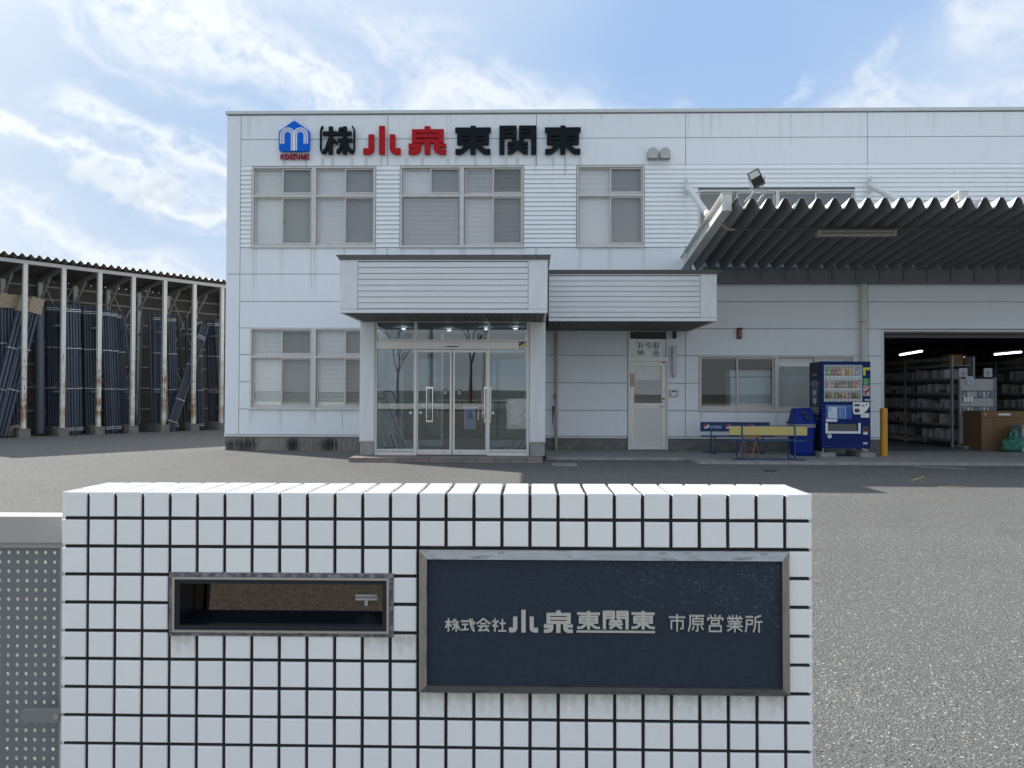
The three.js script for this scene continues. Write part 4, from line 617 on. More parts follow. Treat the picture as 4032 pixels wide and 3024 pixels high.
// ------------------------------------------------------------------ loading canopy: folded-plate steel roof hung from struts
{
  const zf = 3.9, zb = 0.34, X0 = FX(2898, 790, zf), P0 = 0.271, yp = FY(779, 3300, zf), yv = FY(821, 3300, zf), ybv = FY(1064, 3300, zb), ybp = ybv + (yp - yv);
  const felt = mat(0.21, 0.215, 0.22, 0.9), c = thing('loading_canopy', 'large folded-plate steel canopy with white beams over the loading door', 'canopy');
  // one folded sheet per pitch: peak - valley - peak
  const sheetGeo = (t0, t1) => {
  const prof = [[0, 1], [0.028, 1], [0.118, 0], [0.153, 0], [0.243, 1], [0.271, 1]], H = yp - yv;
    const top = [], bot = [], p = [], idx = [];
    for (const [u, k] of prof) { top.push([u, k * H + t1]); bot.push([u, k * H + t0]); }
    const ring = [...top, ...bot.reverse()], n = ring.length;
    for (const [z, dy] of [[zf, 0], [zb, ybv - yv]]) for (const [u, y] of ring) p.push(u, y + dy, z);
    for (let i = 0; i < n; i++) { const k = (i + 1) % n; idx.push(i, n + i, k, k, n + i, n + k); }
    for (let i = 0; i < 5; i++) { const a = i, b2 = i + 1, d = n - 1 - i, e = n - 2 - i; idx.push(a, d, b2, b2, d, e, n + a, n + b2, n + d, n + b2, n + e, n + d); }
    const g = new THREE.BufferGeometry(); g.setAttribute('position', new THREE.Float32BufferAttribute(p, 3)); g.setIndex(idx); const f = g.toNonIndexed(); f.computeVertexNormals(); return f;
  };
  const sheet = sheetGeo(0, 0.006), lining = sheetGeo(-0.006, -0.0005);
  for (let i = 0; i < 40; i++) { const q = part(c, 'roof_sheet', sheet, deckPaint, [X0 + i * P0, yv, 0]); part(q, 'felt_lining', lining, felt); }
  // H beams over the sheets, sloping with them
  const slope = (yp - ybp) / (zf - zb);
  const beam = (x, zt, dep, down) => {
    const yTop = (z) => yp + 0.17 - down + (z - 3.75) * slope, a = (y, z) => V(x, yTop(z) + y, z);
    const b = sub(c, 'beam');
    part(b, 'top_flange', bar(a(-0.006, 0.06), a(-0.006, zt), 0.17, 0.012), whiteSteel); part(b, 'bottom_flange', bar(a(-dep, 0.06), a(-dep, zt), 0.17, 0.012), whiteSteel); part(b, 'web', bar(a(-dep / 2, 0.06), a(-dep / 2, zt), 0.010, dep - 0.012), whiteSteel);
    for (const z of [zt - 0.02, 0.5]) part(b, 'stiffener', bx(x - 0.08, x + 0.08, yTop(z) - dep + 0.01, yTop(z) - 0.014, z - 0.005, z + 0.005), whiteSteel);
    return yTop;
  };
  const bX = [X0 - 0.1, FX(3800, 760, 3.75), FX(3800, 760, 3.75) + 3.9];
  bX.forEach((x, i) => {
    const yTop = beam(x, 3.72, i ? 0.155 : 0.30, i ? 0.0 : 0.02), wx = FX([2701, 3417, 4140][i], 730), wy = FY([737, 733, 730][i], 2700), ze = 2.35;
    const s = sub(c, 'strut'); part(s, 'tube', rod(V(wx, wy - 0.02, 0.12), V(x, yTop(ze) + 0.10, ze), 0.062, 20), whiteSteel);
    part(s, 'wall_plate', [bx(wx - 0.012, wx + 0.012, wy - 0.2, wy + 0.16, 0.021, 0.18)], whiteSteel); part(s, 'gusset', bx(x - 0.01, x + 0.01, yTop(ze) + 0.001, yTop(ze) + 0.14, ze - 0.12, ze + 0.16), whiteSteel);
  });
  // back gutter with brackets
  const g0 = FY(1112, 3300, 0.32), g1 = ybv + 0.09;
  part(c, 'gutter', [bx(FX(2770, 1090, 0.3), 14.4, g0, g0 + 0.012, 0.03, 0.32), bx(FX(2770, 1090, 0.3), 14.4, g0 + 0.012, g1 - 0.02, 0.30, 0.318), bx(FX(2770, 1090, 0.3), 14.4, g0 + 0.012, g1 + 0.2, 0.025, 0.04)], gutterMat);
  for (let k = 0; k < 24; k++) { const px = 2906.7 + (k - 2) * 93.4, x = FX(px, 1090, 0.33); if (x < 14.3) part(c, 'gutter_bracket', bx(x - 0.018, x + 0.018, g0 - 0.004, g1 + 0.05, 0.3185, 0.345), gutterMat); }
  // conduit and its loop at the left end
  const cd = thing('conduit', 'grey conduit running along the underside of the loading canopy', 'conduit'), zc = 3.05, yc = FY(903, 3300, zc), xa = FX(2880, 905, zc);
  part(cd, 'run', rod(V(xa, yc, zc), V(14.2, yc + 0.0, zc), 0.02, 10), darkSteel); part(cd, 'flexible_end', pipe([V(xa, yc, zc), V(xa - 0.12, yc + 0.03, zc + 0.02), V(xa - 0.2, yc + 0.14, zc + 0.06), V(xa - 0.17, yc + 0.26, zc + 0.12), V(xa - 0.1, yc + 0.34, zc + 0.15)], 0.02, 8, 24), mat(0.35, 0.34, 0.31, 0.6)); part(cd, 'coupling', rod(V(xa - 0.03, yc, zc), V(xa + 0.06, yc, zc), 0.027, 12), mat(0.32, 0.27, 0.19, 0.5, 0.3));
  for (let k = 0; k < 5; k++) { const x = xa + 0.3 + k * 2.1; part(cd, 'hanger', [bx(x - 0.012, x + 0.012, yc + 0.01, yv - 0.05 - (zf - zc) * 0.02, zc - 0.004, zc + 0.004), rod(V(x - 0.02, yc, zc), V(x + 0.02, yc, zc), 0.026, 10)], darkSteel); }
  const fl = thing('canopy_lamp', 'unlit twin-tube lamp fitting hanging under the loading canopy', 'lamp'), zl = 3.0, lx0 = FX(3215, 925, zl), lx1 = FX(3523, 925, zl), ly = FY(930, 3370, zl);
  part(fl, 'housing', rb(lx0 + 0.03, lx1 - 0.03, ly + 0.045, ly + 0.1, zl - 0.06, zl + 0.06, 0.01, 1), mat(0.24, 0.22, 0.17, 0.6)); for (const s of [-0.06, 0.06]) part(fl, 'tube', rod(V(lx0 + 0.04, ly + 0.015, zl + s), V(lx1 - 0.04, ly + 0.015, zl + s), 0.016, 12), mat(0.38, 0.36, 0.3, 0.3)); for (const x of [lx0, lx1 - 0.05]) part(fl, 'end_cap', rb(x, x + 0.05, ly - 0.015, ly + 0.1, zl - 0.09, zl + 0.09, 0.012, 2), mat(0.3, 0.28, 0.22, 0.6)); for (const x of [lx0 + 0.25, lx1 - 0.25]) part(fl, 'hanger', rod(V(x, ly + 0.1, zl), V(x, ly + 0.2, zl), 0.008, 8), darkSteel);
  // floodlight on its bracket at the canopy corner
  const zl2 = 3.45, f = atZ(2978, 703, zl2), fd = thing('floodlight', 'tilted black floodlight on a bracket above the canopy corner', 'floodlight', [f.x, f.y, f.z], 0);
  const h = new THREE.Group(); h.name = 'head'; h.rotation.set(0.25, -0.35, 0.42, 'YXZ'); fd.add(h);
  part(h, 'housing', [rb(-0.1, 0.1, -0.145, 0.145, -0.09, 0.0, 0.015, 1), bx(-0.1, -0.085, -0.145, 0.145, 0, 0.02), bx(0.085, 0.1, -0.145, 0.145, 0, 0.02), bx(-0.085, 0.085, 0.13, 0.145, 0, 0.02), bx(-0.085, 0.085, -0.145, -0.115, 0, 0.02)], mat(0.09, 0.085, 0.08, 0.5, 0.3)); part(h, 'led_array', bx(-0.084, 0.084, 0.02, 0.129, 0.001, 0.008), mat(0.55, 0.6, 0.6, 0.25, 0.3)); part(h, 'lower_plate', bx(-0.084, 0.084, -0.114, 0.019, 0.001, 0.006), black);
  for (let r = 0; r < 5; r++) part(h, 'led_row', bx(-0.075, 0.075, 0.03 + r * 0.02, 0.041 + r * 0.02, 0.0085, 0.012), white);
  part(fd, 'yoke', [bar(V(-0.14, 0.03, -0.02), V(-0.06, -0.19, -0.02), 0.02, 0.02), bar(V(0.15, 0.05, -0.02), V(0.1, -0.19, -0.02), 0.02, 0.02), bx(-0.06, 0.1, -0.2, -0.18, -0.03, -0.01)], galv); part(fd, 'crossbar', [bx(-0.05, 0.18, -0.215, -0.202, -0.05, 0.02), bx(-0.06, 0.18, -0.24, -0.216, -0.045, 0.015)], galv);
  part(fd, 'arm', [bar(V(-0.03, -0.23, -0.015), V(-0.2, -0.40, 0.0), 0.03, 0.03), bar(V(0.15, -0.23, -0.015), V(0.02, -0.40, 0.0), 0.03, 0.03)], galv);
}
// rain pipes
{
  const x = FX(3399, 1250, 0.1), d = thing('rain_pipe', 'thick grey-white rain pipe from the canopy gutter down behind the drinks machine', 'pipe'); part(d, 'pipe', rod(V(x, 0.05, 0.1), V(x, FY(1112, 3399, 0.1) + 0.02, 0.1), 0.057, 20), mat(0.62, 0.62, 0.58, 0.5)); for (const y of [1.6, FY(1270, 3399)]) part(d, 'pipe_clip', rod(V(x, y - 0.02, 0.1), V(x, y + 0.02, 0.1), 0.061, 20), galv);
  const x2 = FX(2190, 1500, 0.1), e = thing('steel_downpipe', 'thin steel downpipe on the wall just right of the porch', 'pipe'); part(e, 'pipe', rod(V(x2, 0.05, 0.1), V(x2, 2.6, 0.1), 0.036, 16), mat(0.36, 0.34, 0.31, 0.4, 0.4)); for (const y of [0.9, 1.62, 2.3]) part(e, 'pipe_clip', [rod(V(x2, y - 0.015, 0.1), V(x2, y + 0.015, 0.1), 0.04, 16), bx(x2 - 0.01, x2 + 0.01, y - 0.012, y + 0.012, 0.002, 0.062)], galv);
  const u = thing('hanging_umbrella', 'dark folded umbrella hung on the thin downpipe', 'umbrella', [x2 - 0.05, 1.1, 0.16]); part(u, 'canopy', rod(V(-0.01, -0.1, 0), V(-0.03, -0.52, 0), 0.022, 10, 0.006), black); part(u, 'shaft', rod(V(0.0, 0.06, 0), V(-0.04, -0.62, 0), 0.005, 8), steelRough); part(u, 'handle', pipe([V(0, 0.05, 0), V(0.0, 0.12, 0), V(0.03, 0.15, 0), V(0.06, 0.12, 0)], 0.009, 8, 12), black);
}
// small fittings on the wall by the staff door
{
  const W = (px0, px1, py0, py1) => [FX(px0, 1400), FX(px1, 1400), FY(py1, px0), FY(py0, px0)]; let a;
  a = W(2647, 2660, 1306, 1334); const b = thing('blue_wall_box', 'small dark blue box on the wall above the slim lamp', 'box'); part(b, 'case', rb(a[0], a[1], a[2], a[3], 0.002, 0.12, 0.01, 2), mat(0.01, 0.05, 0.16, 0.4)); part(b, 'lens', rod(V((a[0] + a[1]) / 2, a[2] + 0.05, 0.115), V((a[0] + a[1]) / 2, a[2] + 0.05, 0.135), 0.02, 14), black);
  a = W(2644, 2661, 1362, 1488); const l = thing('wall_lamp', 'slim upright white lamp fixed on the wall beside the staff door', 'lamp'); part(l, 'cover', rb(a[0], a[1], a[2] + 0.07, a[3], 0.004, 0.11, 0.025, 3), mat(0.58, 0.60, 0.63, 0.4)); part(l, 'base_cap', rod(V((a[0] + a[1]) / 2, a[2], 0.055), V((a[0] + a[1]) / 2, a[2] + 0.07, 0.055), 0.022, 16, 0.045), mat(0.6, 0.6, 0.58, 0.4));
  a = W(2636, 2670, 1534, 1562.5); const k = thing('intercom', 'small white intercom panel on the wall beside the staff door', 'intercom'); part(k, 'case', rb(a[0], a[1], a[2], a[3], 0.002, 0.05, 0.012, 2), mat(0.55, 0.53, 0.46, 0.5)); part(k, 'face', rb(a[0] + 0.035, a[1] - 0.045, a[2] + 0.02, a[3] - 0.018, 0.045, 0.056, 0.006, 1), white); part(k, 'display', bx(a[0] + 0.045, a[1] - 0.055, a[3] - 0.055, a[3] - 0.03, 0.0562, 0.058), black);
  a = W(2901, 2918, 1292, 1334); const r = thing('red_signal_lamp', 'dark red signal lamp on the wall above the ground-floor window', 'lamp'); part(r, 'lens', rb(a[0], a[1], a[2], a[3] - 0.02, 0.01, 0.11, 0.03, 3), phys(0.16, 0.004, 0.006, 0.25, 0, { clearcoat: 0.6 })); part(r, 'cap', rb(a[0] - 0.006, a[1] + 0.006, a[3] - 0.022, a[3], 0.002, 0.115, 0.008, 1), mat(0.12, 0.005, 0.006, 0.5)); part(r, 'back_plate', bx(a[0] - 0.004, a[1] + 0.004, a[2] - 0.006, a[3] - 0.023, 0.002, 0.012), mat(0.2, 0.02, 0.02, 0.5));
}

// ------------------------------------------------------------------ tiled gate wall in the foreground
const camPoint = (px, py, d) => V((px - IMG_W / 2) / FOCAL * d, (IMG_H / 2 - py) / FOCAL * d, -d).applyMatrix4(camera.matrixWorld);
const wall = thing('tiled_wall', 'low white mosaic-tiled gate wall with dark joints in the foreground', 'wall');
const PX_ = 0.04935, PY_ = 0.05, TW = 0.0437, TH = 0.0442, NC = 27;
let wallAt;
{
  const A = camPoint(245, 1936, 1.3624), B = camPoint(3200, 1946, 1.3263), ex = B.clone().sub(A).normalize(), ez = ex.clone().cross(V(0, 1, 0)).normalize(), ey = ez.clone().cross(ex).normalize();
  wall.matrixAutoUpdate = true; wall.quaternion.setFromRotationMatrix(new THREE.Matrix4().makeBasis(ex, ey, ez)); wall.position.copy(A); wall.updateMatrixWorld(true);
  wallAt = (px, py, z = 0) => { const o = A.clone().addScaledVector(ez, z), p = atPlane(px, py, o, ez).sub(o); return [p.dot(ex), p.dot(ey)]; };
}
const WIDTH = NC * PX_ - (PX_ - TW), THICK = 0.145, wallBase = -wall.position.y - 0.15;
const slot = (() => { const [a, b] = wallAt(668, 2252), [c, d] = wallAt(1550, 2509); return { x0: a, y1: b, x1: c, y0: d }; })();
const plate = (() => { const [a, b] = wallAt(1653, 2161), [c, d] = wallAt(3105, 2734); return { x0: a, y1: b, x1: c, y0: d }; })();
{
  const grout = mat(0.032, 0.031, 0.033, 0.95, 0, { map: rep(mottled(256, 215, 0.3, 20, 41, 0.5), 8), bumpMap: rep(mottled(256, 128, 0.6, 40, 43, 0.8), 8), bumpScale: 0.001 });
  const s = new THREE.Shape(); s.moveTo(0.004, wallBase); s.lineTo(WIDTH - 0.004, wallBase); s.lineTo(WIDTH - 0.004, -0.004); s.lineTo(0.004, -0.004); s.closePath();
  const h = new THREE.Path(); const m = 0.012; h.moveTo(slot.x0 + m, slot.y0 + m); h.lineTo(slot.x0 + m, slot.y1 - m); h.lineTo(slot.x1 - m, slot.y1 - m); h.lineTo(slot.x1 - m, slot.y0 + m); h.closePath(); s.holes.push(h);
  part(wall, 'wall_body', metreUV(new THREE.ExtrudeGeometry(s, { depth: THICK - 0.008, bevelEnabled: false }).translate(0, 0, -THICK + 0.004)), grout);
  const tg = (w, hh, d = 0.008, b = 0.0016) => {   // a tile with a softened rim, front at z = 0
    const p = [], idx = []; for (const [z, q] of [[0, b], [-b * 0.45, b * 0.35], [-b * 1.4, 0], [-d, 0]]) for (const [i, j] of [[-1, -1], [1, -1], [1, 1], [-1, 1]]) p.push(i * (w / 2 - q), j * (hh / 2 - q), z);
    idx.push(0, 1, 2, 0, 2, 3); for (let k = 0; k < 3; k++) for (let i = 0; i < 4; i++) { const j = (i + 1) % 4, a = k * 4; idx.push(a + i, a + 4 + i, a + j, a + j, a + 4 + i, a + 4 + j); }
    const g = new THREE.BufferGeometry(); g.setAttribute('position', new THREE.Float32BufferAttribute(p, 3)); g.setAttribute('uv', new THREE.Float32BufferAttribute(p.filter((_, i) => i % 3 < 2), 2)); g.setIndex(idx); const f = g.toNonIndexed(); f.computeVertexNormals(); return f;
  };
  const tb = rep(mottled(256, 128, 0.25, 12, 61, 0.05), 9), tone = [[0.90, 0.905, 0.90], [0.875, 0.885, 0.88], [0.91, 0.912, 0.905], [0.885, 0.895, 0.888]];
  const tm = tone.map(([r, g, b], i) => phys(r, g, b, 0.22 + i * 0.03, 0, { bumpMap: tb, bumpScale: 0.0006, clearcoat: 0.25, clearcoatRoughness: 0.15 }));
  const dirt = canvasTex(128, 128, (x) => { x.fillStyle = '#fff'; x.fillRect(0, 0, 128, 128); for (let k = 0; k < 120; k++) { const y = R() * R() * 100; x.fillStyle = `rgba(${150 + R() * 30},${144 + R() * 30},${128 + R() * 30},${0.01 + R() * 0.03})`; x.beginPath(); x.ellipse(R() * 128, y, 8 + R() * 24, 8 + R() * 26, 0, 0, 7); x.fill(); } for (let k = 0; k < 14; k++) { x.fillStyle = `rgba(70,66,56,${R() * 0.35})`; x.fillRect(R() * 128, R() * 12, 1 + R() * 6, 1 + R() * 5); } });
  const dirtyTile = phys(0.85, 0.855, 0.84, 0.35, 0, { map: dirt, bumpMap: tb, bumpScale: 0.0006 });
  const full = tg(TW, TH), topG = [tg(TW, TH), tg(TW, TH)];
  const clip = (x0, x1, y0, y1, r, pad) => { if (x1 <= r.x0 - pad || x0 >= r.x1 + pad || y1 <= r.y0 - pad || y0 >= r.y1 + pad) return [x0, x1, y0, y1]; const c = [[x0, r.x0 - pad, y0, y1], [r.x1 + pad, x1, y0, y1], [x0, x1, r.y1 + pad, y1], [x0, x1, y0, r.y0 - pad]].filter(([a, b, e, f]) => b - a > 0.006 && f - e > 0.006).sort((a, b) => (b[1] - b[0]) * (b[3] - b[2]) - (a[1] - a[0]) * (a[3] - a[2])); return c[0] ?? null; };
  const rest = [];
  for (let r = 0; r * PY_ < -wallBase; r++) for (let c = 0; c < NC; c++) {
    let q = [c * PX_, c * PX_ + TW, -r * PY_ - TH, -r * PY_]; q = clip(...q, slot, -0.004); if (q) q = clip(...q, plate, -0.0015); if (!q) continue;
    const w = q[1] - q[0], h2 = q[3] - q[2], whole = Math.abs(w - TW) + Math.abs(h2 - TH) < 1e-5, cx = (q[0] + q[1]) / 2, cy = (q[2] + q[3]) / 2;
    if (r > 10) { rest.push(full.clone().translate(cx, cy, 0)); continue; }
    let g = whole ? full : tg(w, h2), m = tm[Math.floor(R() * 4)];
    const under = (cx > plate.x0 && cx < plate.x1 && cy < plate.y0 && cy > plate.y0 - 0.05) || (cy < slot.y0 && cy > slot.y0 - 0.04 && (Math.abs(cx - slot.x0 - 0.03) < 0.03 || Math.abs(cx - slot.x1 + 0.02) < 0.04));
    if (under) { g = planarUV(tg(w, h2), (x, y) => [x / TW + 0.5 + c * 0.37, y / h2 + 0.5]); m = dirtyTile; }
    const t = part(wall, 'tile', g, m, [cx, cy, (R() - 0.5) * 0.0008]); t.rotation.set((R() - 0.5) * 0.016, (R() - 0.5) * 0.016, (R() - 0.5) * 0.012);
  }
  for (let k = 0; k < 3; k++) for (let c = 0; c < NC; c++) { const t = part(wall, 'tile', topG[0], tm[Math.floor(R() * 4)], [c * PX_ + TW / 2, (R() - 0.5) * 0.0006, -(k * PY_ + TH / 2) + (k === 2 ? 0.0 : 0)]); t.rotation.x = -Math.PI / 2 + (R() - 0.5) * 0.004; }
  for (let r = 0; r * PY_ < -wallBase; r++) {
    for (let c = 0; c < NC; c++) rest.push(full.clone().rotateY(Math.PI).translate(c * PX_ + TW / 2, -r * PY_ - TH / 2, -THICK));
    for (let k = 0; k < 3; k++) for (const s of [-1, 1]) rest.push(full.clone().rotateY(s * Math.PI / 2).translate(s < 0 ? 0.0 : WIDTH, -r * PY_ - TH / 2, -(k * PY_ + TH / 2)));
  }
  const rs = part(wall, 'tile_field', rest, tm[0]); rs.userData.kind = 'stuff';
}
const onWall = (name, label, category) => { const t = thing(name, label, category); t.position.copy(wall.position); t.quaternion.copy(wall.quaternion); t.updateMatrixWorld(true); return t; };
// name plate
{
  const p = onWall('name_plate', 'dark blue stone name plate with steel frame on the white tiled wall', 'name plate'), { x0, x1, y0, y1 } = plate, f = 0.0148;
  const plateTex = canvasTex(1024, 400, (x, W, H) => {
    x.fillStyle = '#1b2a3a'; x.fillRect(0, 0, W, H);
    for (let k = 0; k < 16000; k++) { const v = R(); x.fillStyle = `rgba(${20 + v * 40},${28 + v * 44},${40 + v * 50},0.25)`; x.fillRect(R() * W, R() * H, 1 + R() * 9, 1 + R() * 3); }
    for (let k = 0; k < 15000; k++) { const X = R() * W, Y = R() * H, a = sstep(0.25, 1, X / W) * sstep(0.62, 0.0, Y / H) + sstep(0.86, 1, X / W) * 0.5 * sstep(0.8, 0.2, Y / H), n = fbm2(X * 0.012, Y * 0.012, 4); if (R() < a * (0.75 + 1.3 * n)) { x.strokeStyle = `rgba(${112 + R() * 40},${126 + R() * 36},${140 + R() * 34},${0.25 + R() * 0.45})`; x.lineWidth = 1 + R() * 1.6; x.beginPath(); x.moveTo(X, Y); x.lineTo(X + R() * 8 - 3, Y + R() * 5 - 1); x.stroke(); } }
  });
  const slate = mat(0.84, 0.93, 1.0, 0.6, 0, { map: plateTex, bumpMap: rep(mottled(256, 128, 0.5, 30, 83, 0.8), 3), bumpScale: 0.0008 });
  part(p, 'stone_plate', planarUV(bx(x0 + f - 0.002, x1 - f + 0.002, y0 + f - 0.002, y1 - f + 0.002, -0.004, 0.007), (x, y) => [(x - x0) / (x1 - x0), (y - y0) / (y1 - y0)]), slate);
  const fr = mat(0.56, 0.555, 0.54, 0.34, 0.95, { map: rep(canvasTex(512, 64, (x, W, H) => { x.fillStyle = '#e6e4e0'; x.fillRect(0, 0, W, H); for (let k = 0; k < 900; k++) { const v = 170 + R() * 70; x.fillStyle = `rgba(${v},${v - 4},${v - 10},0.25)`; x.fillRect(R() * W, R() * H, 10 + R() * 90, 1 + R()); } for (let k = 0; k < 60; k++) { x.fillStyle = `rgba(90,84,76,${R() * 0.25})`; x.beginPath(); x.ellipse(R() * W, R() * H, 3 + R() * 14, 1 + R() * 4, 0, 0, 7); x.fill(); } }), 2.2, 30) });
  const o = [[x0, y0], [x1, y0], [x1, y1], [x0, y1]], n = [[x0 + f, y0 + f], [x1 - f, y0 + f], [x1 - f, y1 - f], [x0 + f, y1 - f]];
  for (let i = 0; i < 4; i++) {   // each mitred side: sloped face, outer edge, inner edge
    const j = (i + 1) % 4, P = [[...o[i], -0.004], [...o[j], -0.004], [...o[i], 0.008], [...o[j], 0.008], [...n[i], 0.0165], [...n[j], 0.0165], [...n[i], 0.004], [...n[j], 0.004]], q = [[0, 1, 3], [0, 3, 2], [2, 3, 5], [2, 5, 4], [4, 5, 7], [4, 7, 6]], v = [], uv = [];
    for (const t of q) for (const k of t) { v.push(...P[k]); uv.push((i % 2 ? P[k][1] : P[k][0]), (i % 2 ? P[k][0] : P[k][1])); }
    const g = new THREE.BufferGeometry(); g.setAttribute('position', new THREE.Float32BufferAttribute(v, 3)); g.setAttribute('uv', new THREE.Float32BufferAttribute(uv, 2)); g.computeVertexNormals(); part(p, 'frame_side', g, fr);
  }
  // raised steel characters
  const letterSteel = mat(0.60, 0.59, 0.56, 0.42, 0.55);
  const C = (cx, cy) => wallAt(1600 + cx / 1.3406, 2100 + cy / 1.3406, 0.007), put = (draw, cx0, cx1, cy0, cy1, S = 160) => { const [a, b] = C(cx0, cy1), [c, d] = C(cx1, cy0); part(p, 'character', letterGeo(draw, c - a, d - b, 0.0045, S), letterSteel, [a, b, 0.0068]); };
  [['株', 206, 285], ['式', 287, 366], ['会', 368, 447], ['社', 449, 528]].forEach(([c, a, b]) => put((x) => strokes(x, c, 11), a, b, 445, 516));
  put(BOLD.small, 542, 695, 402, 519); put(BOLD.spring, 726, 878, 405, 521);
  [['東', 898, 1024], ['関', 1038, 1170], ['東', 1184, 1312]].forEach(([c, a, b]) => put((x) => strokes(x, c, 13), a, b, 408, 503));
  { const [a, b] = C(898, 521), [c, d] = C(1311, 513); part(p, 'underline', bx(a, c, b, d, 0.0068, 0.0098), letterSteel); }
  [['市', 1380, 1474], ['原', 1484, 1572], ['営', 1584, 1672], ['業', 1686, 1776], ['所', 1786, 1876]].forEach(([c, a, b], i) => put((x) => strokes(x, c, 8.5), a, b, 424 + i * 1.5, 514 + i * 1.5));
}
// mail slot
{
  const p = onWall('mail_slot', 'black recessed mail slot with mirrored flap and postal mark in the tiled wall', 'mail slot'), { x0, x1, y0, y1 } = slot, dk = mat(0.007, 0.011, 0.02, 0.34);
  const seal = mat(0.30, 0.295, 0.31, 0.8, 0, { map: rep(mottled(256, 205, 0.5, 8, 71, 0.05), 5), bumpMap: rep(mottled(256, 128, 0.8, 14, 72, 0.2), 7), bumpScale: 0.004 });
  const ring = (a, b, z0, z1, m, name) => { const s = new THREE.Shape([[x0 + a, y0 + a], [x1 - a, y0 + a], [x1 - a, y1 - a], [x0 + a, y1 - a]].map(([x, y]) => new THREE.Vector2(x, y))), h = new THREE.Path([[x0 + b, y0 + b], [x0 + b, y1 - b], [x1 - b, y1 - b], [x1 - b, y0 + b]].map(([x, y]) => new THREE.Vector2(x, y))); s.holes.push(h); part(p, name, metreUV(new THREE.ExtrudeGeometry(s, { depth: z1 - z0, bevelEnabled: false }).translate(0, 0, z0)), m); };
  ring(0.0, 0.0075, -0.006, 0.0015, seal, 'sealant'); ring(0.0075, 0.0115, -0.02, 0.006, steelRough, 'steel_rim'); ring(0.0117, 0.0195, -0.012, 0.003, dk, 'housing_frame');
  const a = 0.0165, X0 = x0 + a, X1 = x1 - a, Y0 = y0 + a, Y1 = y1 - a, zb = -0.06, q = (pts) => { const g = new THREE.BufferGeometry(); const [A, B, C2, D] = pts; g.setAttribute('position', new THREE.Float32BufferAttribute([A, B, C2, A, C2, D].flat(), 3)); g.setAttribute('uv', new THREE.Float32BufferAttribute(new Array(12).fill(0), 2)); g.computeVertexNormals(); return g; };
  const yf = wallAt(1100, 2200 + 408 / 2.011, zb)[1];
  part(p, 'sloping_floor', [q([[X0, Y0, -0.006], [X1, Y0, -0.006], [X1, yf, zb], [X0, yf, zb]]), bx(X0, X1, Y0 - 0.006, Y0, zb, -0.007)], dk);
  part(p, 'side_cheek', bx(X0 - 0.004, X0, Y0, Y1, zb, -0.006), dk); part(p, 'side_cheek', bx(X1, X1 + 0.004, Y0, Y1, zb, -0.006), dk); part(p, 'ceiling', bx(X0, X1, Y1, Y1 + 0.004, zb, -0.006), dk);
  part(p, 'flap', bx(X0 + 0.001, X1 - 0.001, 0, Y1 - yf + 0.003, -0.004, 0).rotateX(-0.07).translate(0, yf, zb), mat(0.125, 0.118, 0.108, 0.02, 1));
  part(p, 'back_plate', bx(X0, X1, Y0, Y1 + 0.006, zb - 0.022, zb - 0.014), dk);
  const M = (cx, cy) => wallAt(600 + cx / 2.011, 2200 + cy / 2.011, zb), bars = [[1607, 1780, 285, 303], [1607, 1780, 311, 330], [1681, 1707, 330, 372]].map(([u, w, t, b]) => { const [c, d] = M(u, b), [e, f] = M(w, t); return bx(c, e, d, f, zb + 0.0004, zb + 0.0012); });
  part(p, 'postal_mark', merge(bars).translate(0, -yf, -zb).rotateX(-0.07).translate(0, yf, zb), mat(0.6, 0.63, 0.65, 0.4));
}
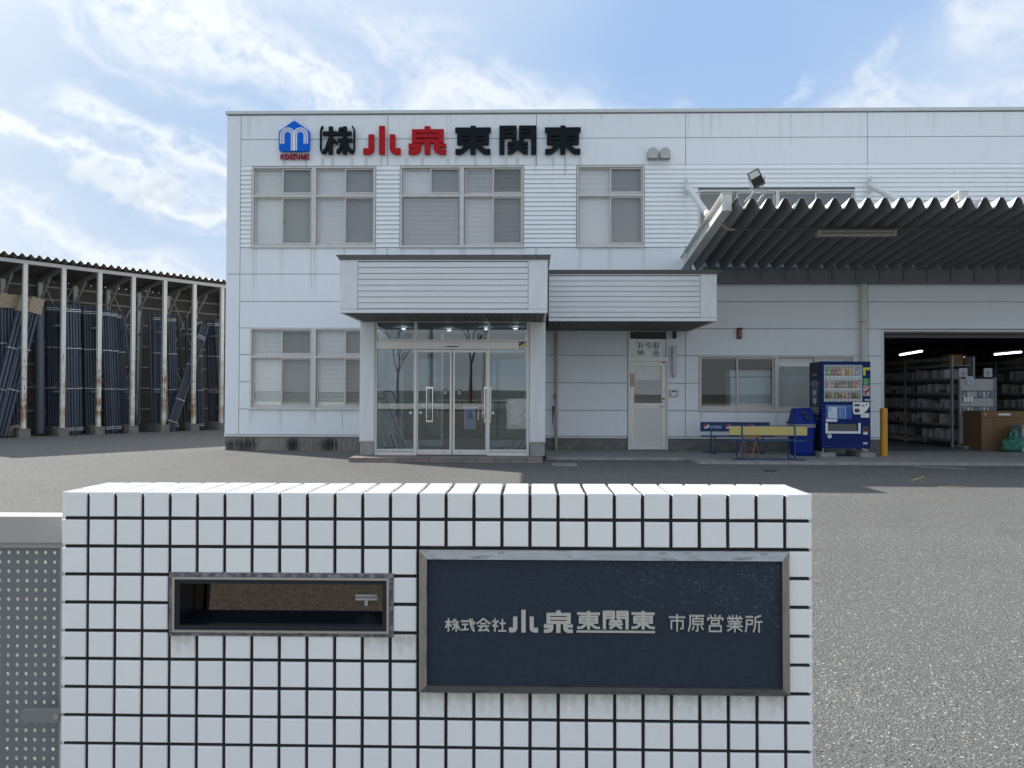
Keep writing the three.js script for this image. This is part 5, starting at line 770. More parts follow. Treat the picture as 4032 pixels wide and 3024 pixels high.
// metal gate of perforated sheet at the left of the wall
{
  const g = onWall('gate', 'grey metal gate with perforated sheet left of the tiled wall', 'gate'), z = -0.05, L = (px, py) => wallAt(px, py, z), xr = wallAt(243, 2200, z)[0], xl = xr - 0.62, y = (py) => L(120, py)[1], paint = mat(0.42, 0.405, 0.385, 0.5, 0.2), sheetM = mat(0.19, 0.205, 0.21, 0.5, 0.2);
  part(g, 'top_rail', rb(xl, xr, y(2141), y(2032), z - 0.045, z, 0.003, 2), paint); part(g, 'lower_lip', bx(xl, wallAt(229, 2150, z)[0], y(2161), y(2143), z - 0.03, z - 0.01), mat(0.40, 0.39, 0.38, 0.5, 0.2)); part(g, 'stile', rb(wallAt(229, 2200, z)[0], xr, -wall.position.y + 0.08, y(2143), z - 0.04, z - 0.004, 0.003, 1), paint);
  const pitch = 0.01745, r = 0.0034, cols = 33, x1 = wallAt(229, 2200, z)[0], top = y(2161), rows = Math.floor((top + wall.position.y - 0.1) / pitch), zs = z - 0.018;
  const cell = (() => { const n = 12, p = [], idx = [], h = pitch / 2; for (const zz of [0, -0.0016]) { for (let i = 0; i < n; i++) { const a = i / n * 2 * Math.PI + Math.PI / 4, c = Math.cos(a), s = Math.sin(a), k = h / Math.max(Math.abs(c), Math.abs(s)); p.push(c * k, s * k, zz, c * r, s * r, zz); } }
    for (let i = 0; i < n; i++) { const j = (i + 1) % n, a = i * 2, b = j * 2, o = n * 2; idx.push(a, b, a + 1, b, b + 1, a + 1, o + a, o + a + 1, o + b, o + b, o + a + 1, o + b + 1, a + 1, b + 1, o + a + 1, b + 1, o + b + 1, o + a + 1); }
    const q = new THREE.BufferGeometry(); q.setAttribute('position', new THREE.Float32BufferAttribute(p, 3)); q.setIndex(idx); const f = q.toNonIndexed(); f.computeVertexNormals(); return f; })();
  const list = []; for (let i = 0; i < cols; i++) for (let j = 0; j < rows; j++) list.push(cell.clone().translate(x1 - 0.0012 - i * pitch, top - pitch * 0.62 - j * pitch, zs));
  part(g, 'perforated_sheet', list, sheetM); part(g, 'sheet_edge', bx(xl, x1, top - pitch * 0.12, top, zs - 0.0016, zs), sheetM);
  part(g, 'bottom_rail', rb(xl, x1, -wall.position.y + 0.06, -wall.position.y + 0.1, z - 0.04, z - 0.004, 0.003, 1), paint); part(g, 'stile', rb(xl - 0.04, xl, -wall.position.y + 0.06, y(2032), z - 0.045, z, 0.003, 1), paint);
  const b = onWall('latch_bar', 'rounded grey latch bar sticking out from the tiled wall across the gate', 'latch'), zb = -0.02, [bx0, by0] = wallAt(80, 2843, zb), [, by1] = wallAt(80, 2795, zb), s = new THREE.Shape(), hh = (by1 - by0) / 2, cy = (by0 + by1) / 2;
  s.moveTo(0.0, cy - hh); s.lineTo(bx0 + hh, cy - hh); s.absarc(bx0 + hh, cy, hh, -Math.PI / 2, Math.PI / 2, true); s.lineTo(0.0, cy + hh); s.closePath();
  part(b, 'bar', new THREE.ExtrudeGeometry(s, { depth: 0.006, bevelEnabled: true, bevelSize: 0.001, bevelThickness: 0.001, bevelSegments: 2, curveSegments: 16 }).translate(-0.0012, 0, zb - 0.008), mat(0.27, 0.28, 0.29, 0.4, 0.5)); part(b, 'fixing_bolt', rod(V(-0.02, cy, zb - 0.001), V(-0.02, cy, zb + 0.002), 0.005, 10), steelRough);
}

// ------------------------------------------------------------------ street furniture on the apron
const AP = 0.05;   // top of the apron
// drinks machine
{
  const z = 1.55, w = FX(3428, 1600, z) - FX(3235, 1600, z), x0 = FX(3235, 1600, z), y0 = FY(1766, 3330, z), h = FY(1423, 3330, z) - y0, D = 0.66;
  const navy = phys(0.002, 0.018, 0.12, 0.42, 0, { specularIntensity: 0.35 }), navyDark = mat(0.012, 0.02, 0.05, 0.45);
  const m = thing('vending_machine', 'dark blue drinks vending machine standing on concrete blocks beside the yellow bollard', 'vending machine', [x0, y0, z]);
  const U = (c) => (c - 405) / 680 * w, T = (c) => (1360 - c) / 1210 * h;
  part(m, 'cabinet', rb(0, w, 0.03, h, -D, -0.1, 0.012, 2), navyDark);
  // door with a real opening for the display
  const door2 = sub(m, 'front_door'), s = new THREE.Shape([[0, 0], [w, 0], [w, h], [0, h]].map(([a, b]) => new THREE.Vector2(a, b)));
  for (const [a, b, c, d] of [[442, 968, 200, 712], [488, 915, 1018, 1118]]) s.holes.push(new THREE.Path([[U(a), T(d)], [U(a), T(c)], [U(b), T(c)], [U(b), T(d)]].map(([x, y]) => new THREE.Vector2(x, y))));
  part(door2, 'door_panel', new THREE.ExtrudeGeometry(s, { depth: 0.094, bevelEnabled: true, bevelSize: 0.004, bevelThickness: 0.005, bevelOffset: -0.004, bevelSegments: 2 }).translate(0, 0, -0.099), navy);
  part(door2, 'display_back', bx(U(436), U(974), T(718), T(194), -0.0985, -0.094), mat(0.75, 0.76, 0.76, 0.5)); part(door2, 'chute_back', bx(U(480), U(922), T(1125), T(1010), -0.0985, -0.094), black);
  part(door2, 'display_glass', bx(U(441), U(969), T(713), T(199), -0.010, -0.006), phys(0.97, 0.98, 0.98, 0, 0, { transmission: 1, thickness: 0 }));
  part(door2, 'display_frame', [bx(U(441), U(449), T(712), T(200), -0.09, -0.0005), bx(U(960), U(969), T(712), T(200), -0.09, -0.0005), bx(U(449), U(960), T(209), T(200), -0.09, -0.0005)], mat(0.6, 0.62, 0.63, 0.4));
  const header = canvasTex(256, 32, (x) => { x.fillStyle = '#9fb2bd'; x.fillRect(0, 0, 256, 32); for (let k = 0; k < 30; k++) { x.fillStyle = ['#5d92b3', '#c9ced0', '#7fa59b', '#dcdcd2'][k & 3]; x.fillRect(R() * 256, R() * 20, 10 + R() * 30, 8 + R() * 8); } });
  part(door2, 'display_header', new THREE.PlaneGeometry(U(958) - U(452), T(209) - T(229)).translate((U(958) + U(452)) / 2, (T(209) + T(229)) / 2, -0.05), mat(0.8, 0.8, 0.8, 0.6, 0, { map: header }));
  const cols = [['#2f6b2c', '#4a8b33', '#7a2328', '#3b1d1a', '#9e2b2b', '#c7b22a', '#b0532b', '#c3a650', '#b7a36a', '#3f86c4'], ['#a33a44', '#c6a98a', '#8a6d63', '#1c1c22', '#8f4c55', '#2d3a34', '#6b4d33', '#3a3238', '#a9452c', '#a13a26'], ['#4d443c', '#5e564c', '#9a8a3a', '#41443f', '#6d8a35', '#b48f92', '#b57d62', '#6a5f66', '#46392f', '#5b5340']];
  const rowsY = [[345, 232], [522, 424], [668, 572]], strips = [[412, 352], [556, 524], [712, 668]];
  rowsY.forEach(([b, t], r) => {
    part(door2, 'product_shelf', bx(U(449), U(960), T(strips[r][0]) + 0.004, T(strips[r][1]), -0.09, -0.022), mat(0.74, 0.75, 0.76, 0.5));
    const st = canvasTex(256, 32, (x) => { x.fillStyle = '#d9dcdf'; x.fillRect(0, 0, 256, 32); for (let k = 0; k < 10; k++) { x.fillStyle = '#20242b'; x.fillRect(k * 25.6 + 8, 20, 12, 7); x.fillStyle = r === 0 ? '#8fb0c8' : '#444a52'; x.fillRect(k * 25.6 + 4, 4, 18, r === 0 ? 12 : 4); } });
    part(door2, 'button_strip', new THREE.PlaneGeometry(U(958) - U(451), T(strips[r][1]) - T(strips[r][0]) - 0.01).translate((U(958) + U(451)) / 2, (T(strips[r][1]) + T(strips[r][0])) / 2, -0.0205), mat(0.85, 0.85, 0.85, 0.5, 0, { map: st }));
    for (let k = 0; k < 10; k++) {
      const cx = U(478 + k * 48.6), hb = T(t) - T(b), rr = 0.0265, can = r === 2 || (r === 1 && k > 3), pts = can ? [[0, 0], [rr * 0.85, 0], [rr, 0.008], [rr, hb - 0.012], [rr * 0.8, hb - 0.002], [0, hb - 0.002]] : [[0, 0], [rr, 0], [rr, hb * 0.62], [rr * 0.85, hb * 0.72], [rr * 0.42, hb * 0.86], [rr * 0.42, hb], [0, hb]];
      const c1 = new THREE.Color(cols[r][k]), lab = new THREE.Color(['#d8d2c4', '#caa93a', '#b33a30', '#e0e0da'][(k * 3 + r) % 4]);
      part(door2, can ? 'drink_can' : 'drink_bottle', new THREE.LatheGeometry(pts.map(([a, y]) => new THREE.Vector2(a, y)), 14).translate(cx, T(b), -0.058), mat(c1.r, c1.g, c1.b, 0.35));
      part(door2, 'drink_label', new THREE.CylinderGeometry(rr + 0.0008, rr + 0.0008, hb * 0.28, 14, 1, true).translate(cx, T(b) + hb * 0.36, -0.058), mat(mix(c1.r, lab.r, 0.6), mix(c1.g, lab.g, 0.6), mix(c1.b, lab.b, 0.6), 0.45));
    }
  });
  const lamp = new THREE.RectAreaLight(lin(1, 1, 1), 1.3, U(950) - U(460), 0.03); lamp.position.set((U(950) + U(460)) / 2, T(206), -0.03); lamp.rotation.x = -Math.PI / 2; lamp.name = 'display_light'; m.add(lamp);
  part(door2, 'display_tube', rod(V(U(460), T(203), -0.03), V(U(950), T(203), -0.03), 0.006, 8), new THREE.MeshStandardMaterial({ color: lin(0.9, 0.9, 0.9), emissive: lin(1, 1, 1), emissiveIntensity: 1 }));
  // advert panel, coin panel, slots and stickers
  const ad = canvasTex(256, 136, (x) => { x.fillStyle = '#2c5ea8'; x.fillRect(0, 0, 256, 136); x.fillStyle = '#3f74b8'; x.fillRect(0, 0, 256, 22); x.fillStyle = '#7d9a8c'; x.fillRect(20, 6, 150, 8); x.fillStyle = '#d8e3ee'; x.fillRect(22, 18, 174, 115); x.fillStyle = '#2f62b8'; x.fillRect(112, 22, 78, 108); x.fillStyle = '#4f8ad0'; x.beginPath(); x.arc(42, 48, 15, 0, 7); x.fill(); x.fillStyle = '#dfe9f2'; x.beginPath(); x.arc(42, 48, 8, 0, 7); x.fill(); for (let k = 0; k < 12; k++) { x.fillStyle = ['#b7cfe6', '#9ab7d8', '#cbb68a'][k % 3]; x.fillRect(28 + R() * 20, 72 + k * 4.6, 30 + R() * 40, 2); x.fillRect(118 + R() * 14, 30 + k * 7.6, 24 + R() * 34, 3); } });
  part(door2, 'advert_panel', rb(U(458), U(825), T(950), T(755), -0.003, 0.0065, 0.003, 2), mat(0.03, 0.10, 0.30, 0.3)); part(door2, 'advert_print', new THREE.PlaneGeometry(U(820) - U(463), T(760) - T(945)).translate((U(820) + U(463)) / 2, (T(760) + T(945)) / 2, 0.0072), mat(0.85, 0.85, 0.85, 0.5, 0, { map: ad }));
  const cp = new THREE.Shape(); cp.moveTo(U(840), T(722)); cp.lineTo(U(1050), T(718)); cp.quadraticCurveTo(U(1068), T(724), U(1060), T(770)); cp.quadraticCurveTo(U(1020), T(860), U(930), T(884)); cp.lineTo(U(850), T(882)); cp.quadraticCurveTo(U(838), T(870), U(836), T(760)); cp.closePath();
  part(door2, 'coin_panel', new THREE.ExtrudeGeometry(cp, { depth: 0.02, bevelEnabled: true, bevelSize: 0.003, bevelThickness: 0.004, bevelSegments: 2 }).translate(0, 0, -0.002), white); part(door2, 'bill_slot', bx(U(853), U(928), T(772), T(744), 0.0222, 0.0252), black); part(door2, 'coin_display', bx(U(858), U(924), T(858), T(806), 0.0222, 0.0255), mat(0.05, 0.03, 0.025, 0.3)); part(door2, 'coin_slot', rod(V(U(1020), T(747), 0.02), V(U(1020), T(747), 0.026), 0.014, 14), black);
  part(door2, 'coin_sticker', new THREE.PlaneGeometry(0.06, 0.045).translate(U(975), T(765), 0.0229), mat(0.55, 0.35, 0.22, 0.6));
  const chute = sub(m, 'dispensing_chute'); part(chute, 'chute_frame', [rb(U(455), U(488), T(1155), T(1005), -0.002, 0.022, 0.008, 2), rb(U(908), U(942), T(1155), T(1005), -0.002, 0.022, 0.008, 2), rb(U(470), U(926), T(1154), T(1120), -0.002, 0.021, 0.008, 2)], mat(0.72, 0.73, 0.74, 0.4)); part(chute, 'flap', bx(U(489), U(908), T(1119), T(1019), -0.03, -0.024), phys(0.07, 0.085, 0.08, 0.25, 0, { clearcoat: 0.5 }));
  const stick = (a, b, c, d, r, g, bl, name = 'sticker', zz = 0.0012) => part(door2, name, bx(U(a), U(b), T(d), T(c), -0.001, zz), mat(r, g, bl, 0.5));
  const green = canvasTex(64, 64, (x) => { x.fillStyle = '#1f8a3a'; x.fillRect(0, 0, 64, 64); x.fillStyle = '#cfe8d2'; for (let k = 0; k < 6; k++) x.fillRect(8 + (k % 2) * 5, 8 + k * 9, 40 - (k % 3) * 8, 3); });
  const pink = canvasTex(64, 96, (x) => { x.fillStyle = '#d9b9b4'; x.fillRect(0, 0, 64, 96); for (let k = 0; k < 28; k++) { x.fillStyle = ['#7d2c3a', '#3a2a34', '#b55a58', '#e6d6cc'][k & 3]; x.fillRect(4 + R() * 44, 4 + R() * 80, 6 + R() * 14, 4 + R() * 12); } });
  const pic = (a, b, c, d, t) => part(door2, 'sticker', new THREE.PlaneGeometry(U(b) - U(a), T(c) - T(d)).translate((U(a) + U(b)) / 2, (T(c) + T(d)) / 2, 0.0016), mat(0.85, 0.85, 0.85, 0.5, 0, { map: t }));
  pic(978, 1072, 382, 480, green); pic(983, 1070, 485, 628, pink);
  const ar = new THREE.Shape([[980, 235], [1084, 232], [1084, 270], [1016, 272], [1014, 318], [1026, 318], [1000, 354], [974, 320], [984, 318]].map(([a, b]) => new THREE.Vector2(U(a), T(b)))); part(door2, 'arrow_sticker', new THREE.ExtrudeGeometry(ar, { depth: 0.0015, bevelEnabled: false }).translate(0, 0, 0.0002), mat(0.62, 0.52, 0.05, 0.5));
  stick(948, 1065, 868, 930, 0.66, 0.67, 0.68); stick(463, 622, 950, 990, 0.62, 0.66, 0.66); stick(983, 1045, 1130, 1165, 0.68, 0.68, 0.68); stick(980, 1040, 1272, 1300, 0.5, 0.5, 0.48);
  part(door2, 'return_cup', rb(U(980), U(1050), T(1125), T(1060), -0.002, 0.014, 0.012, 2), mat(0.36, 0.11, 0.02, 0.4)); part(door2, 'return_opening', bx(U(990), U(1040), T(1110), T(1068), 0.0142, 0.016), black);
  part(door2, 'lock_handle', [rod(V(U(1005), T(685), 0), V(U(1060), T(688), 0.05), 0.022, 12), rod(V(U(1060), T(688), 0.05), V(U(1100), T(690), 0.05), 0.012, 10)], mat(0.5, 0.5, 0.5, 0.4, 0.4));
  part(door2, 'round_emblem', rod(V(U(515), T(1190), -0.001), V(U(515), T(1190), 0.002), 0.043, 24), mat(0.55, 0.66, 0.7, 0.4)); part(door2, 'round_emblem_ring', new THREE.TorusGeometry(0.022, 0.004, 6, 20, 5).translate(U(515), T(1190), 0.0032), mat(0.2, 0.35, 0.42, 0.4));
  part(door2, 'kick_line', bx(U(410), U(1082), T(1336), T(1330), -0.001, 0.003), navyDark);
  // lettering on the left flank
  const side = canvasTex(256, 640, (x, W, H) => {
    x.fillStyle = '#1b2a44'; x.fillRect(0, 0, W, H); x.fillStyle = x.strokeStyle = '#c3ccd6'; x.textAlign = 'center';
    x.font = 'bold 24px sans-serif'; x.fillText('SUNTORY', 128, 128); x.font = 'bold 60px sans-serif'; 'COFFEE'.split('').forEach((c, i) => { x.save(); x.translate(128 + (i - 2.5) * 31, 218 - Math.cos((i - 2.5) * 0.42) * 34 + 34); x.rotate((i - 2.5) * 0.2); x.scale(0.75, 1); x.fillText(c, 0, 0); x.restore(); });
    x.lineWidth = 7; x.beginPath(); x.ellipse(128, 320, 62, 96, 0, 0, 7); x.stroke(); x.lineWidth = 3; for (let k = 0; k < 34; k++) { const a = k / 34 * 6.28, c = Math.cos(a), s2 = Math.sin(a); if (s2 > -0.55) { x.beginPath(); x.moveTo(128 + c * 76, 320 + s2 * 112); x.lineTo(128 + c * 86, 320 + s2 * 126); x.stroke(); } }
    x.beginPath(); x.ellipse(126, 300, 36, 48, 0, 0, 7); x.fill(); x.beginPath(); x.ellipse(128, 384, 48, 28, 0, 0, 7); x.fill(); x.fillStyle = '#1b2a44'; x.fillRect(98, 262, 60, 14); x.fillRect(120, 326, 38, 9);
    x.fillStyle = '#c3ccd6'; x.font = 'bold 104px serif'; x.save(); x.translate(128, 524); x.scale(0.78, 1); x.fillText('BOSS', 0, 0); x.restore(); x.fillRect(38, 556, 180, 6); x.fillRect(52, 574, 150, 6);
  });
  part(m, 'flank_print', new THREE.PlaneGeometry(0.52, 1.25).rotateY(-Math.PI / 2).translate(-0.0012, h * 0.62, -0.36), mat(0.9, 0.9, 0.9, 0.5, 0, { map: side }));
  for (const [a, b] of [[0.05, -0.06], [w - 0.05, -0.06], [0.05, -D + 0.06], [w - 0.05, -D + 0.06]]) part(m, 'foot', rod(V(a, -0.075, b), V(a, 0.03, b), 0.016, 10), galv);
  // concrete blocks under it
  for (const [px0, px1, lab] of [[3232, 3291, 'pale concrete block under the left side of the drinks machine'], [3390, 3448, 'pale concrete block under the right side of the drinks machine']]) {
    const t = thing('concrete_block', lab, 'concrete block', [FX((px0 + px1) / 2, 1790, 1.62), AP, 1.28], 0, 'blocks under the drinks machine'), hw = (FX(px1, 1790, 1.62) - FX(px0, 1790, 1.62)) / 2;
    part(t, 'block', metreUV(rb(-hw, hw, 0, 0.062, -0.38, 0.34, 0.008, 2)), concreteLight); part(t, 'block_top', metreUV(rb(-hw, hw, 0.064, y0 - AP - 0.077, -0.38, 0.33, 0.006, 1)), concreteLight);
  }
}
// bins
{
  const bin = (x, z, lab, dark) => {
    const blue = phys(0.004, 0.026, dark ? 0.11 : 0.22, 0.45, 0, { specularIntensity: 0.4 }), t = thing('recycling_bin', lab, 'bin', [x, AP, z], 0, 'bins beside the drinks machine'), sh = (w0, d0, w1, d1, y0, y1, r) => { const g = new RoundedBoxGeometry(1, 1, 1, 3, 0.12); const p = g.attributes.position; for (let i = 0; i < p.count; i++) { const k = p.getY(i) + 0.5; p.setXYZ(i, p.getX(i) * mix(w0, w1, k), mix(y0, y1, k), p.getZ(i) * mix(d0, d1, k)); } g.computeVertexNormals(); return g; };
    part(t, 'body', sh(0.36, 0.40, 0.42, 0.46, 0, 0.66), blue); part(t, 'lid', sh(0.44, 0.48, 0.34, 0.22, 0.60, 0.94), blue); part(t, 'lid_rim', rb(-0.235, 0.235, 0.635, 0.67, -0.25, 0.25, 0.015, 2), blue);
    part(t, 'bag', sh(0.435, 0.475, 0.445, 0.485, 0.555, 0.64), phys(0.55, 0.58, 0.62, 0.35, 0, { transmission: 0.6, thickness: 0 }));
    for (const [dx, dy, dz] of [[-0.02, 0.86, 0.166], [0.03, 0.76, 0.213]]) { part(t, 'hole_rim', new THREE.TorusGeometry(0.05, 0.008, 8, 22).rotateX(-0.42).translate(dx, dy, dz), blue); part(t, 'hole', new THREE.CircleGeometry(0.048, 20).rotateX(-0.42).translate(dx, dy, dz + 0.004), black); }
  };
  bin(FX(3166, 1700, 1.35), 1.2, 'blue recycling bin with two holes in its lid between bench and drinks machine', false); bin(FX(3222, 1700, 1.2), 0.72, 'dark blue bin half hidden behind the drinks machine flank', true);
}
// benches
function bench(name, lab, x, z, turn, back, front) {
  const t = thing(name, lab, 'bench', [x, AP, z], turn, 'benches on the apron'), blue = mat(0.012, 0.045, 0.16, 0.45), W = 0.71;
  for (const s of [-1, 1]) part(t, 'leg_frame', [bend([V(s * 0.48, 0.63, -0.02), V(s * 0.48, 0.02, -0.05), V(s * 0.48, 0.02, 0.34), V(s * 0.48, 0.35, 0.32)], 0.0135, 0.06, 8), rod(V(s * 0.48, 0.335, -0.03), V(s * 0.48, 0.335, 0.34), 0.011, 8)], blue);
  part(t, 'stretcher', rod(V(-0.66, 0.022, -0.052), V(0.66, 0.022, -0.052), 0.01, 8), blue);
  for (const k of [0, 1, 2]) part(t, 'seat_slat', rb(-W, W, 0.348, 0.368, 0.02 + k * 0.115, 0.12 + k * 0.115, 0.008, 2), mat(0.02, 0.08, 0.2, 0.5));
  part(t, 'backrest', rb(-W, W, 0.46, 0.625, -0.018, 0.004, 0.005, 1), back); part(t, 'backrest_rim', [rod(V(-W, 0.632, -0.008), V(W, 0.632, -0.008), 0.009, 8), rod(V(-W, 0.453, -0.008), V(W, 0.453, -0.008), 0.009, 8)], blue);
  if (front) part(t, 'backrest_print', new THREE.PlaneGeometry(2 * W - 0.01, 0.155).translate(0, 0.5425, 0.0056), front);
  return t;
}
{
  const pep = canvasTex(1024, 112, (x, W, H) => {
    x.fillStyle = '#12396e'; x.fillRect(0, 0, W, H);
    const logo = (cx, cy, r) => { x.save(); x.beginPath(); x.arc(cx, cy, r, 0, 7); x.clip(); x.fillStyle = '#e4e4ea'; x.fillRect(cx - r, cy - r, r * 2, r * 2); x.fillStyle = '#c4404c'; x.beginPath(); x.moveTo(cx - r, cy + r * 0.1); x.quadraticCurveTo(cx - r * 0.2, cy + r * 0.25, cx + r * 0.8, cy - r); x.lineTo(cx - r, cy - r); x.fill(); x.fillStyle = '#2b4c9a'; x.beginPath(); x.moveTo(cx - r, cy + r * 0.55); x.quadraticCurveTo(cx + r * 0.3, cy + r * 0.75, cx + r, cy + r * 0.05); x.lineTo(cx + r, cy + r); x.lineTo(cx - r, cy + r); x.fill(); x.restore(); };
    for (const k of [0, 1, 2]) { logo(90 + k * 330, 56, 44); x.fillStyle = '#dfe6ee'; x.font = '70px sans-serif'; x.fillText('pepsi', 148 + k * 330, 78); }
  });
  bench('bench', 'blue bench with printed backrest standing against the wall under the window', FX(2898, 1750, 0.8), 0.72, 0, mat(0.01, 0.04, 0.14, 0.45), mat(0.85, 0.85, 0.85, 0.5, 0, { map: pep }));
  bench('bench', 'bench with yellow-backed backrest, turned towards the wall at the apron edge', FX(3026, 1780, 2.45), 2.42, Math.PI, mat(0.66, 0.53, 0.19, 0.6, 0, { map: rep(mottled(256, 235, 0.2, 10, 87, 0.15), 2) }));
  // orange folding trestle between the benches
  const o = mat(0.55, 0.22, 0.045, 0.5), t = thing('folding_stand', 'orange crossed-leg folding stand between the two benches', 'stand', [FX(2951, 1760, 1.85), AP, 1.85]);
  for (const s of [-0.12, 0.12]) { part(t, 'leg', pipe([V(s - 0.03, 0.41, 0.14), V(s + 0.0, 0.28, 0.07), V(s + 0.1, 0.0, -0.06)], 0.011, 8, 14), o); part(t, 'leg', pipe([V(s + 0.03, 0.41, -0.1), V(s, 0.28, -0.02), V(s - 0.12, 0.0, 0.12)], 0.011, 8, 14), o); part(t, 'pivot', rod(V(s, 0.29, -0.02), V(s, 0.29, 0.09), 0.012, 10), o); }
  part(t, 'top_bar', rod(V(-0.2, 0.40, 0.14), V(0.2, 0.40, 0.14), 0.009, 8), o); part(t, 'top_bar', rod(V(-0.16, 0.40, -0.1), V(0.24, 0.40, -0.1), 0.009, 8), o);
}
// bollard, drain grate, valve cover
{
  const z = 1.3, b = thing('bollard', 'yellow steel bollard at the corner of the loading door', 'bollard', [FX(3480, 1700, z), AP, z]), r = 0.069, h = FY(1606, 3480, z) - AP;
  part(b, 'post', new THREE.LatheGeometry([[0, h], [r * 0.7, h], [r * 0.95, h - 0.012], [r, h - 0.035], [r, 0]].reverse().map(([a, y]) => new THREE.Vector2(a, y)), 32), mat(0.56, 0.27, 0.022, 0.42)); part(b, 'base_ring', new THREE.CylinderGeometry(r + 0.006, r + 0.01, 0.012, 32).translate(0, 0.006, 0), mat(0.4, 0.2, 0.03, 0.7));
  const p0 = atY(2177, 1835), p1 = atY(2265, 1824), g = thing('drain_grate', 'pale metal drain grate in the asphalt at the porch corner', 'grate', [(p0.x + p1.x) / 2, 0.004, (p0.z + p1.z) / 2 + 0.1]), hw = (p1.x - p0.x) / 2, hd = 0.2;
  part(g, 'frame', [bx(-hw, hw, 0, 0.012, hd - 0.025, hd), bx(-hw, hw, 0, 0.012, -hd, -hd + 0.025), bx(-hw, -hw + 0.025, 0, 0.012, -hd + 0.025, hd - 0.025), bx(hw - 0.025, hw, 0, 0.012, -hd + 0.025, hd - 0.025)], galv); part(g, 'pit', bx(-hw + 0.025, hw - 0.025, 0.0, 0.003, -hd + 0.025, hd - 0.025), black);
  for (let k = 0; k < 12; k++) { const x = -hw + 0.04 + k * (2 * hw - 0.08) / 11; part(g, 'bar', bx(x - 0.008, x + 0.008, 0.003, 0.013, -hd + 0.025, hd - 0.025), mat(0.5, 0.5, 0.48, 0.5, 0.4)); }
  const v = atY(3032, 1855), c = thing('valve_cover', 'small dark round iron cover in the asphalt before the benches', 'cover', [v.x, 0.003, v.z]); part(c, 'lid', new THREE.CylinderGeometry(0.095, 0.1, 0.008, 28), mat(0.02, 0.02, 0.02, 0.7)); part(c, 'ring', new THREE.TorusGeometry(0.105, 0.008, 6, 28).rotateX(Math.PI / 2), mat(0.05, 0.05, 0.05, 0.8));
}

